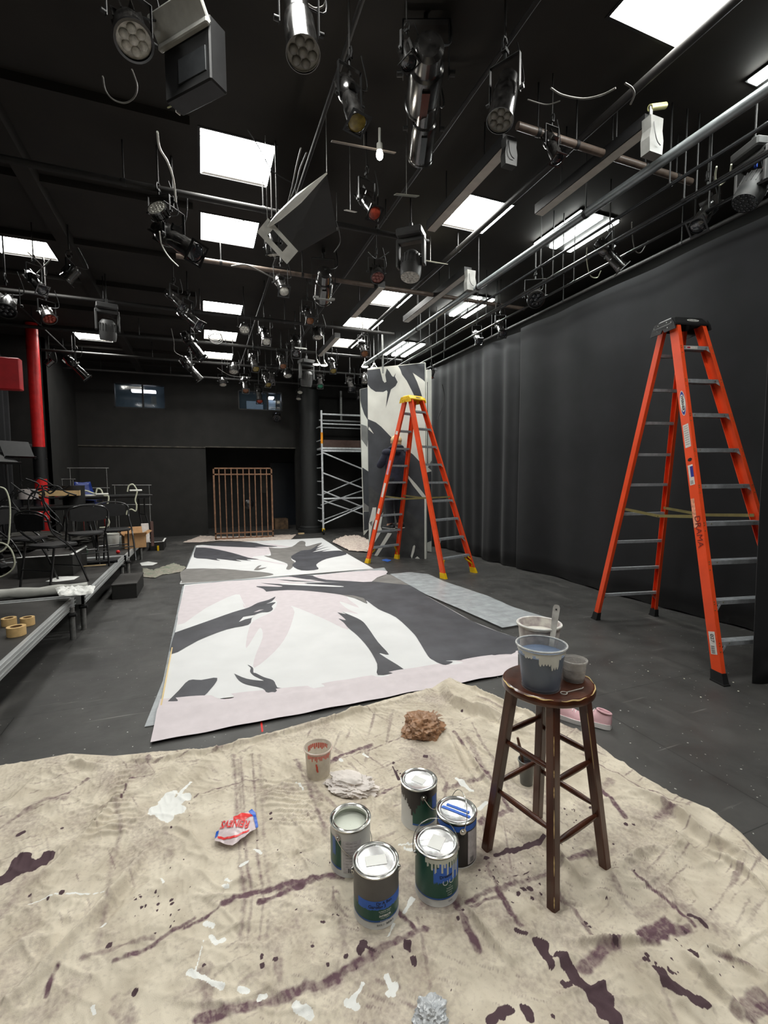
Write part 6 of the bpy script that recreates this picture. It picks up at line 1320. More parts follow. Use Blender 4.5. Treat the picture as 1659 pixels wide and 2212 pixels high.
def lean_board(c, w, h, rz, tilt, m, name, label, cat):
    b = MB(); b.box((-w / 2, 0, 0), (w / 2, .03, h), None, .006); o = b.obj(name, m, loc=c, smooth=0); o.rotation_euler = (tilt, 0, rz); return tag(o, label, cat)
lean_board(atz(316, 1172, DZ), .13, .38, .2, -.35, mat('pale foam board', (196, 188, 182), .7), 'padded_board', 'pale padded board leaning beyond the cardboard box', 'board')
o = lean_board(atz(330, 1180, DZ), .05, .46, .1, -.3, mat('dark brown plank', (70, 44, 36), .6), 'brown_plank', 'dark brown plank leaning beside the pale padded board', 'plank')
o = clothpile('scrap_pile', 252, 1203, .2, mat('torn cardboard scraps', (140, 110, 84), .85, var=.4, scale=30, col2=(70, 56, 48)), 'heap of torn cardboard scraps on the deck edge', 'scraps', 2.2, .10); o.location.z = DZ + .002
c = atz(246, 1198, DZ); b = MB(); b.ball((0, 0, .03), .03); tag(b.obj('red_ball', M_red, loc=atz(255, 1196, DZ)), 'small red ball lying in the cardboard scraps', 'ball')
def bottle(c, label, m, h=.2, r=.03):
    t = tag(empty('bottle', c), label, 'bottle'); b = MB(); b.lathe([(.001, 0), (r, 0), (r, h * .62), (r * .45, h * .78), (r * .4, h * .86)], 18); b.obj('body', m, t); b = MB(); b.lathe([(r * .5, h * .86), (r * .5, h), (.001, h)], 16); b.obj('cap', M_white, t)
bottle(atz(186, 1198, DZ), 'small bottle with a white cap on the deck', mat('green bottle', (60, 84, 70), .3), .14); bottle(Vector((aty(33, 1030, 8.6).x, 8.75, DZ + .78)), 'pale bottle standing among the cables on the table', mat('pale bottle', (160, 160, 150), .35), .24, .035)
b = MB(); a_, c_ = atz(174, 1224, DZ + .02), atz(229, 1220, DZ + .02); b.cyl(a_, c_, .009, n=8); tag(b.obj('wooden_rod', M_batten), 'thin wooden rod lying on the deck edge', 'rod')
b = MB(); a_, c_ = atz(175, 1217, DZ + .03), atz(254, 1210, DZ + .03); b.cyl(a_, c_, .03, n=12); tag(b.obj('black_tube', M_blackm), 'thick black tube lying on the deck beside the wooden rod', 'tube')
simple('equipment_box', (-3.1, 8.3, DZ + .78), (-2.6, 8.7, DZ + .90), M_blackm, 'flat black equipment box among cables on the table', 'equipment box')
simple('equipment_box', (-2.9, 7.3, DZ + .78), (-2.6, 7.7, DZ + 1.0), mat('grey white adaptor', (150, 150, 140), .5), 'pale adaptor box at the cable nest on the near table', 'equipment box')
c = aty(160, 1075, 9.2); b = MB(); b.cyl((0, 0, 0), (0, 0, .32), .16, n=28); tag(b.obj('black_bin', M_blackm, loc=(c.x, 9.2, DZ + .78)), 'round black bin on the cable covered table', 'bin')
b = MB(); b.lathe([(.001, 0), (.05, 0), (.055, .2), (.05, .2), (.045, .01), (.001, .01)], 20); tag(b.obj('glass_jar', M_glass, loc=(aty(78, 1045, 8.9).x, 8.9, DZ + .78)), 'tall clear jar among cables before the red pipe', 'jar')
# thin rods of a wire rack against the back wall
for i, (x0, x1, y_) in enumerate(((145, 235, 1011), (150, 237, 1054), (242, 327, 1048), (250, 328, 1090), (128, 163, 1035))):
    a_, c_ = aty(x0, y_, 12.3), aty(x1, y_, 12.3); b = MB(); b.cyl(a_, c_, .010, n=8); b.cyl((a_.x + .05, 12.3, a_.z), (a_.x + .05, 12.3, DZ), .008, n=8); b.cyl((c_.x - .05, 12.3, c_.z), (c_.x - .05, 12.3, .0), .008, n=8)
    tag(b.obj('rack_rail', M_galv), ['highest thin rail of the wire racks above the blue chairs', 'thin rail crossing the blue chair stack', 'thin rail of the rack beyond the white power strips', 'lowest thin rail of the rack by the back wall', 'short thin rail of the rack by the round black bin'][i], 'rail', 'wire rack rails by the back wall')
# ------------------------------------------------ cables on the platform
def cable(pts, r, m, label, name='cable', group=None, k=6):
    b = MB(); b.tube(smooth_path(pts, k), r, 7); return tag(b.obj(name, m, smooth=80), label, 'cable', group)
def cp(l, Y): return [aty(x, y, Y) for x, y in l]
cable(cp([(0, 1052), (12, 1058), (20, 1080), (22, 1110), (20, 1150), (17, 1175), (5, 1190), (-15, 1196)], 6.4), .009, M_wcable, 'cream cable hanging straight down at the frame edge before the black cables')
cable(cp([(-15, 1170), (10, 1175), (25, 1190), (32, 1215), (25, 1232), (5, 1245), (-15, 1248)], 6.2), .009, M_wcable, 'cream cable looping low beside the black chairs')
cable(cp([(168, 1072), (172, 1062), (186, 1060), (205, 1066), (210, 1056), (218, 1058), (224, 1070), (234, 1072), (233, 1086), (226, 1100), (230, 1115), (236, 1128), (230, 1138), (215, 1140)], 9.4), .013, M_wcable, 'cream cable draped over the table edge and hanging behind the tubs')
cable(cp([(275, 1062), (278, 1050), (286, 1046), (292, 1052), (296, 1062), (292, 1080), (295, 1092), (293, 1104), (284, 1100), (275, 1104), (273, 1112)], 9.9), .013, M_wcable, 'cream cable looping over the far power strip and down')
for i, (px_, py_) in enumerate(((192, 1072), (220, 1069), (293, 1061))):
    c = aty(px_, py_, 9.4); b = MB(); b.box((-.10, -.03, 0), (.10, .03, .03), None, .006); o = b.obj('power_strip', M_white, loc=c); o.rotation_euler = (0, 0, .3); tag(o, ['white power strip nearest the black bin', 'white power strip at the middle of the table edge', 'white power strip at the far table end'][i], 'power strip', 'white power strips on the tables')
rnd = random.Random(12)
for i in range(9):
    x0 = rnd.uniform(0, 110); y0 = rnd.uniform(1030, 1075); Y = rnd.uniform(6.8, 8.2); pts = [(x0, y0)]
    for k in range(5): pts.append((pts[-1][0] + rnd.uniform(-28, 30), pts[-1][1] + rnd.uniform(8, 34)))
    cable(cp(pts, Y), .010, M_cable, 'thin black cable tangled in the nest hanging off the platform tables', group='tangled black cables on the platform tables')
for i in range(6):
    x0 = rnd.uniform(30, 100); y0 = rnd.uniform(1040, 1066); pts = [(x0, y0)]
    for k in range(4): pts.append((pts[-1][0] + rnd.uniform(5, 24), pts[-1][1] + rnd.uniform(-14, 14)))
    cable(cp(pts, 8.6), .012, M_cable, 'short black cable curling over the cardboard tray', group='black cables over the cardboard tray')
o = crumple('cable_heap', 30, 1185, .30, .35, M_blackm, 'dark heap of bags and cables under the nearest platform table', 'bag heap', 11, 4, 1, 0); o.location = (-2.75, 7.2, DZ)
o = crumple('grey_blanket', 120, 1150, .55, .22, mat('grey dust blanket', (78, 76, 72), .9, var=.2), 'grey blanket heaped behind the folding chairs on the deck', 'blanket', 5, 5, 1.4, .2, rough=.5); o.location = (-2.9, 9.9, DZ)
# ------------------------------------------------ ceiling pipes and channels
def pipe(a_, c_, r_, m, label, name='pipe', cat='pipe', n=14, straps=0):
    b = MB(); b.cyl(a_, c_, r_, n=n); o = b.obj(name, m); tag(o, label, cat)
    a_, c_ = Vector(a_), Vector(c_)
    for k in range(straps):
        p = a_.lerp(c_, (k + .5) / straps); b = MB(); b.cyl(p, Vector((p.x, p.y, ZC)), .006, n=8); d = (c_ - a_).normalized(); b.cyl(p - d * .015, p + d * .015, r_ + .004, n=n); b.obj('hanger', M_blackm, o)
    return o
PZZ = 4.15
for i, (y, x0, x1, lab) in enumerate([(1.6, -3.5, 2.2, 'black iron pipe running across the ceiling over the drop cloth'), (3.0, 2.25, 4.1, 'dusty iron pipe across the ceiling through the gobo lights'), (4.75, -3.5, 2.4, 'black iron pipe across the ceiling before the dark panel'),
        (6.05, -.2, 4.7, 'brown iron pipe across the ceiling past the moving head light'), (7.9, -3.2, 3.3, 'black iron pipe crossing under the ceiling lights'), (9.6, -3.2, 4.2, 'black iron pipe crossing above the mural flat'), (11.2, -3.1, 4.2, 'black iron pipe near the far end of the ceiling'), (12.8, -2.9, 4.6, 'farthest iron pipe across the ceiling by the back wall')]):
    pipe((x0, y, PZZ), (x1, y, PZZ), .028, M_pipe if i not in (1, 3) else mat('dusty iron pipe', (86, 74, 66), .45, var=.2, scale=20), lab, straps=5)
for x, lab, y0, y1 in ((.95, 'black iron pipe running down the room in the middle', 1.0, 13.5), (1.9, 'black iron pipe running down the room beside the busway', 1.0, 13.5), (-2.6, 'black iron pipe running over the platform', 3.0, 12.5)):
    pipe((x, y0, PZZ + .17), (x, y1, PZZ + .17), .016, M_pipe, lab, straps=5)
# grey busway channels with plug boxes
M_chn = mat('grey channel face', (196, 190, 182), .5, var=.08, scale=10)
def channel_run(x, y0, y1, z, w, label):
    t = tag(empty('busway_channel', (x, y0, z)), label, 'busway', 'grey power channels under the ceiling'); L = y1 - y0
    b = MB(); b.box((-w / 2, 0, 0), (w / 2, L, .004)); b.obj('face', M_chn, t, smooth=0)
    b = MB(); b.box((-w / 2 - .01, 0, .004), (w / 2 + .01, L, .09)); b.obj('side', M_blackm, t, smooth=0)
    n = max(2, int(L / 1.2))
    for k in range(n):
        y = L * (k + .5) / n; b = MB(); b.cyl((0, y, .09), (0, y, ZC - z), .006, n=8); b.obj('hanger', M_blackm, t)
channel_run(3.13, 2.62, 3.82, 4.1, .085, 'grey power channel ending at the plug box with the cut pipe end'); channel_run(2.28, 3.15, 4.45, 4.1, .085, 'grey power channel beside the brightest pair of tubes and the LED par')
channel_run(2.31, 5.95, 7.2, 4.1, .085, 'grey power channel beside the third ceiling light of the curtain row'); channel_run(2.36, 8.3, 9.65, 4.1, .085, 'grey power channel nearest the scaffold'); channel_run(3.18, 5.2, 7.1, 4.1, .085, 'grey power channel running under the second plug box')
# long silver raceway and curtain tracks on the curtain side
pipe((3.28, .8, 3.9), (3.20, 9.3, 3.9), .036, mat('silver raceway', (132, 138, 140), .35, metal=.5, var=.1), 'long silver pipe running the length of the room by the curtain', straps=5)
pipe((2.95, .6, 4.30), (2.95, 9.5, 4.30), .03, M_pipe, 'dark conduit under the ceiling between the lights and the silver pipe', straps=5)
for i, (x, z) in enumerate(((3.55, 3.88), (3.72, 3.80), (3.86, 3.86), (4.02, 3.78))):
    t = pipe((x, .5, z), (x, 9.6, z), .014, M_black if i % 2 else mat('dark curtain track', (60, 62, 64), .25, metal=.6), ['innermost curtain track beside the silver pipe', 'second curtain track from the silver pipe', 'third curtain track from the silver pipe', 'outermost curtain track nearest the black curtain'][i], 'curtain_track', 'curtain track', straps=6)
pipe((4.85, 1.0, 4.04), (4.85, 11.5, 4.04), .024, M_pipe, 'black pipe along the top of the velour curtain', straps=6)
def plug_box(p, s, label, m=M_grey, stub=False):
    t = tag(empty('plug_box', p), label, 'plug box', 'grey plug boxes on the power channels'); M = Matrix.Scale(s, 4)
    b = MB(); b.prism([(-.05, -.10), (.05, -.10), (.055, -.02), (.045, .03), (.05, .10), (-.05, .10), (-.045, .03), (-.055, -.02)], M @ Matrix.Rotation(R(90), 4, 'X') @ Matrix.Translation((0, 0, -.03)), .06); b.obj('body', m, t, smooth=0)
    b = MB(); b.tube(smooth_path([M @ Vector(q) for q in ((-.03, -.035, .06), (-.03, -.045, -.01), (-.01, -.045, -.05), (.02, -.04, -.06))], 5), .003, 6); b.obj('lead', M_cable, t)
    if stub:
        b = MB(); b.cyl((-.02, 0, .10), (-.02, 0, .22), .012, n=10); b.obj('hook', M_galv, t); b = MB(); b.lathe([(.016, 0), (.022, 0), (.022, .16), (.016, .16), (.016, 0)], 18, Matrix.Translation((-.03, 0, .2)) @ Matrix.Rotation(R(70), 4, 'Y')); b.obj('pipe_stub', mat('brass pale pipe end', (186, 182, 130), .4, metal=.3), t)
plug_box(Vector((3.13, 2.60, 4.02)), 1.25, 'grey plug box with a cut pipe end above it, end of the nearest channel', stub=True); plug_box(Vector((2.25, 3.10, 4.02)), 1.0, 'grey plug box just below the clear LED par', M_dkgrey); plug_box(Vector((3.18, 5.15, 4.0)), 1.2, 'grey plug box at the channel beyond the moving head light')
# work light tube fittings on the curtain side
M_tube = mat('lit fluorescent tube', (250, 250, 250), .5, emit=(250, 255, 250), estr=TUBE_STRENGTH)
def tubes(x, y, L, n, label, z=ZC - .045, gap=.24):
    t = tag(empty('strip_light', (x, y, z)), label, 'strip light', 'lit strip lights by the curtain')
    b = MB(); b.box((-.05, -.02, .02), (gap * (n - 1) + .05, L + .02, .03)); b.obj('tray', M_dkgrey, t, smooth=0)
    for k in range(n):
        b = MB(); b.box((k * gap - .05, 0, 0), (k * gap + .05, L, .02), None, .004); b.obj('tube', M_tube, t, smooth=0)
for (x, y, L, n, lab) in [(atz(1625, 178, 4.47).x, atz(1625, 178, 4.47).y - .9, .9, 2, 'pair of lit strips nearest the camera above the silver pipe'), (atz(1150, 535, 4.47).x, atz(1172, 530, 4.47).y - .75, .75, 3, 'three lit strips above the curtain tracks in the middle of the room'),
        (atz(950, 678, 4.47).x, atz(950, 678, 4.47).y - .9, .9, 3, 'three lit strips beyond the plug box over the far ladder'), (atz(830, 766, 4.47).x, atz(830, 766, 4.47).y - 1.1, 1.1, 3, 'farthest three lit strips above the mural flat')]: tubes(x, y, L, n, lab)

# ------------------------------------------------ stage lights
M_lens = mat('dusty lens glass', (196, 194, 186), .35, var=.25, scale=30, spec=.6); M_lensd = mat('dark lens glass', (40, 42, 46), .06, spec=.9, var=.3, scale=20)
M_amber = mat('amber gel', (128, 84, 56), .25, var=.25, scale=30); M_yellow = mat('yellow gel', (126, 110, 52), .25, var=.25, scale=25); M_teal = mat('teal gel', (30, 110, 84), .3, var=.3, scale=30); M_pinkg = mat('pink gel', (150, 98, 92), .3, var=.3, scale=30)
M_redg = mat('red gel', (150, 60, 44), .3, var=.3, scale=30); M_lit = mat('lit lamp face', (255, 255, 255), .4, emit=(255, 250, 240), estr=14.0); M_worn2 = mat('worn black enamel', (34, 33, 32), .22, var=.7, scale=22, spec=.8, coat=.6)
KIND = {}
M_yk = mat('dull black bracket', (20, 20, 20), .5, var=.3)
def ring_prof(b, prof, n=28): b.lathe(prof, n)
def make_kind(kind):
    P = {}
    if kind == 'ellipsoidal':       # axis +Z, back at 0, lens at .55
        b = MB(); b.lathe([(.001, 0), (.05, .004), (.062, .02), (.066, .07), (.088, .10), (.094, .15), (.088, .20), (.074, .235), (.070, .24), (.070, .33), (.076, .335), (.078, .35), (.078, .50), (.084, .505), (.084, .535), (.078, .54)], 28)
        for k in range(6):
            a = k * math.pi / 3; b.box((-.004, .068, .02), (.004, .094, .10), Matrix.Rotation(a, 4, 'Z'))
        b.box((-.05, -.115, .22), (.05, -.07, .245)); P['body'] = (b.mesh('body', M_worn2), True)
        b = MB(); b.box((-.095, -.095, .540), (.095, -.078, .552)); b.box((-.095, .078, .540), (.095, .095, .552)); b.box((-.095, -.078, .540), (-.078, .078, .552)); b.box((.078, -.078, .540), (.095, .078, .552)); P['gel_frame'] = (b.mesh('gel_frame', M_black, 0), True)
        b = MB(); b.lathe([(.077, .536), (.06, .546), (.03, .552), (.001, .554)], 28); P['lens'] = (b.mesh('lens', M_lens), True)
        r, piv, top = .10, .26, .27
    elif kind == 'par':
        b = MB(); b.lathe([(.001, 0), (.03, .004), (.045, .03), (.055, .06), (.09, .12), (.1, .16), (.103, .26), (.108, .262), (.108, .275)], 28)
        for k in range(8):
            b.box((-.003, .05, .03), (.003, .098, .13), Matrix.Rotation(k * math.pi / 4, 4, 'Z'))
        P['body'] = (b.mesh('body', M_worn2), True)
        b = MB()
        for i_, (x, y) in enumerate([(0, 0)] + [(.058 * math.cos(k * math.pi / 3), .058 * math.sin(k * math.pi / 3)) for k in range(6)]): b.ball((x, y, .262), .029, 12, 8, (1, 1, .5))
        b.lathe([(.103, .258), (.001, .258)], 24); P['lens'] = (b.mesh('lens', M_lens), True)
        b = MB(); b.lathe([(.103, .262), (.118, .264), (.118, .276), (.103, .278)], 28); P['gel_frame'] = (b.mesh('gel_frame', M_black), True)
        r, piv, top = .118, .15, .22
    elif kind == 'tube_par':
        b = MB(); b.lathe([(.001, 0), (.05, .003), (.07, .02), (.072, .12), (.084, .13), (.088, .15), (.090, .385), (.096, .387), (.096, .40), (.092, .40)], 32); b.box((-.02, .085, .16), (.02, .10, .36)); P['body'] = (b.mesh('body', M_worn2), True)
        b = MB()
        for i_, (x, y) in enumerate([(0, 0)] + [(.054 * math.cos(k * math.pi / 3), .054 * math.sin(k * math.pi / 3)) for k in range(6)]): b.ball((x, y, .385), .027, 12, 8, (1, 1, .5))
        b.lathe([(.09, .383), (.001, .383)], 24); P['lens'] = (b.mesh('lens', M_lens), True); r, piv, top = .096, .18, .24
    elif kind == 'fresnel':
        b = MB(); b.lathe([(.001, 0), (.07, 0), (.085, .02), (.085, .20), (.092, .205), (.092, .235)], 28); b.box((-.05, -.11, .03), (.05, -.08, .17))
        P['body'] = (b.mesh('body', M_worn2), True)
        b = MB(); b.lathe([(.088, .228), (.07, .236), (.066, .230), (.05, .238), (.046, .232), (.03, .24), (.001, .242)], 28); P['lens'] = (b.mesh('lens', M_lens), True)
        b = MB(); b.box((-.10, -.10, .236), (.10, -.088, .244)); b.box((-.10, .088, .236), (.10, .10, .244)); b.box((-.10, -.088, .236), (-.088, .088, .244)); b.box((.088, -.088, .236), (.10, .088, .244)); P['gel_frame'] = (b.mesh('gel_frame', M_black, 0), True)
        r, piv, top = .10, .13, .20
    elif kind == 'led_par':
        b = MB(); b.lathe([(.001, 0), (.10, 0), (.105, .02), (.105, .03)], 28)
        for k in range(16): b.box((-.003, .07, .01), (.003, .115, .10), Matrix.Rotation(k * math.pi / 8, 4, 'Z'))
        b.lathe([(.09, .02), (.09, .11), (.125, .12), (.125, .145)], 28); P['body'] = (b.mesh('body', M_worn2), True)
        b = MB()
        for k in range(6): b.ball((.04 * math.cos(k * math.pi / 3), .04 * math.sin(k * math.pi / 3), .14), .015, 10, 6, (1, 1, .5))
        for k in range(12): b.ball((.086 * math.cos(k * math.pi / 6), .086 * math.sin(k * math.pi / 6), .14), .016, 10, 6, (1, 1, .5))
        b.ball((0, 0, .14), .015, 10, 6, (1, 1, .5)); b.lathe([(.12, .138), (.001, .138)], 24); P['lens'] = (b.mesh('lens', M_lens), True)
        r, piv, top = .13, .08, .2
    elif kind == 'moving_head':
        b = MB(); b.lathe([(.001, .02), (.08, .02), (.115, .06), (.13, .14), (.13, .28), (.12, .34), (.118, .35)], 28)
        for k in range(20): b.box((-.003, .122, .08), (.003, .136, .20), Matrix.Rotation(k * math.pi / 10, 4, 'Z'))
        P['head'] = (b.mesh('head', M_dkgrey), True)
        b = MB(); b.lathe([(.116, .346), (.001, .346)], 24)
        for rr_, n_ in ((.035, 6), (.07, 10), (.1, 14)):
            for k in range(n_): b.ball((rr_ * math.cos(2 * math.pi * k / n_), rr_ * math.sin(2 * math.pi * k / n_), .348), .012, 8, 6, (1, 1, .5))
        P['lens'] = (b.mesh('lens', M_lens), True)
        b = MB(); b.box((-.18, -.05, -.02), (-.145, .05, .30), None, .008); b.box((.145, -.05, -.02), (.18, .05, .30), None, .008); b.box((-.18, -.05, .26), (.18, .05, .32), None, .01); P['yoke'] = (b.mesh('yoke', M_dkgrey), False)
        b = MB(); b.box((-.16, -.13, .32), (.16, .13, .41), None, .015); b.box((-.02, -.02, .41), (.02, .02, .50)); P['base'] = (b.mesh('base', M_dkgrey), False)
        r, piv, top = .13, .18, .3
    if 'yoke' not in P:
        b = MB(); rr_ = r + .018
        b.bar((-rr_, 0, -.02), (-rr_, 0, top), .028, .005, up=(1, 0, 0)); b.bar((rr_, 0, -.02), (rr_, 0, top), .028, .005, up=(1, 0, 0)); b.bar((-rr_, 0, top), (rr_, 0, top), .028, .005)
        b.cyl((-rr_ - .03, 0, 0), (-rr_, 0, 0), .014, n=12); b.cyl((rr_ + .03, 0, 0), (rr_, 0, 0), .014, n=12); P['yoke'] = (b.mesh('yoke', M_yk), False)
        b = MB(); b.cyl((0, 0, top), (0, 0, top + .05), .011, n=10); b.box((-.018, -.028, top + .05), (.018, .028, top + .075))
        b.tube([(0, .028, top + .06), (0, .044, top + .10), (0, .03, top + .145), (0, -.01, top + .155), (0, -.03, top + .13)], .009, 8); b.cyl((0, -.055, top + .09), (0, -.02, top + .105), .006, n=8); P['clamp'] = (b.mesh('clamp', M_yk), False)
    KIND[kind] = (P, piv); return KIND[kind]
LEN = {'tube_par': .40, 'ellipsoidal': .55, 'par': .275, 'fresnel': .24, 'led_par': .145, 'moving_head': .35}
NAMES = {'tube_par': 'tube_spotlight', 'ellipsoidal': 'ellipsoidal_spotlight', 'par': 'par_spotlight', 'fresnel': 'fresnel_spotlight', 'led_par': 'led_par_light', 'moving_head': 'moving_head_light'}
def fixture(kind, bx, by, fx, fy, zb, label, gel=None, near=True, s=None, cable_=True):
    bx, by = (bx, by) if fy < 600 or fx < 450 or kind == 'moving_head' else (fx - (fx - bx) * .6, fy - (fy - by) * .6)
    """back end on the pixel ray (bx, by) at height zb, lens end on the ray (fx, fy), true body length"""
    P, piv = KIND.get(kind) or make_kind(kind); L = LEN[kind] * (s or 1.0)
    zb = min(zb + .17, 4.12); B = atz(bx, by, zb); sk = .86; L *= sk; r_ = ray(fx, fy).normalized(); w = EYEP - B; bq = w.dot(r_); cq = w.dot(w) - L * L; disc = bq * bq - cq
    if disc > 0: tt = -bq + (-1 if near else 1) * math.sqrt(disc)
    else: tt = -bq
    Fp = EYEP + r_ * tt; d = (Fp - B).normalized(); pv = B + d * piv * (s or 1) * sk
    yaw = math.atan2(d.y, d.x) - math.pi / 2 if math.hypot(d.x, d.y) > .02 else 0.0
    t = tag(empty(NAMES[kind], pv, yaw), label, 'stage light'); sc = (s or 1.0) * sk; t.scale = (sc, sc, sc)
    hz = math.hypot(d.x, d.y); ang = math.atan2(hz, d.z)          # tilt of +Z toward +Y in the turned frame
    Mb = Matrix.Rotation(-ang, 4, 'X') @ Matrix.Translation((0, 0, -piv))
    for nme, (me, tilts) in P.items():
        part(nme, me, t, Mb if tilts else None, gel if (nme == 'lens' and gel) else None)
    b = MB(); b.cyl((0, 0, {'moving_head': .5}.get(kind, .36)), (0, 0, (ZC - pv.z) / sc), .010, n=8); b.obj('drop_stem', M_pipe, t)
    if cable_:
        a_ = B + Vector((0, 0, .02)); c_ = pv + Vector((.12 * sc, .02, .42 * sc)); b = MB(); md = a_.lerp(c_, .5) + Vector((.10, .02, -.10))
        Mi = (Matrix.Translation(pv) @ Matrix.Rotation(yaw, 4, 'Z') @ Matrix.Scale(sc, 4)).inverted()
        b.tube(smooth_path([Mi @ q for q in (a_, md, c_)], 6), .006, 6); b.obj('lead', M_cable, t)
    return t
E_, P_, F_, L_, H_, T_ = 'ellipsoidal', 'par', 'fresnel', 'led_par', 'moving_head', 'tube_par'
M_cloud = mat('milky lobed lens', (120, 118, 112), .35, var=.15)
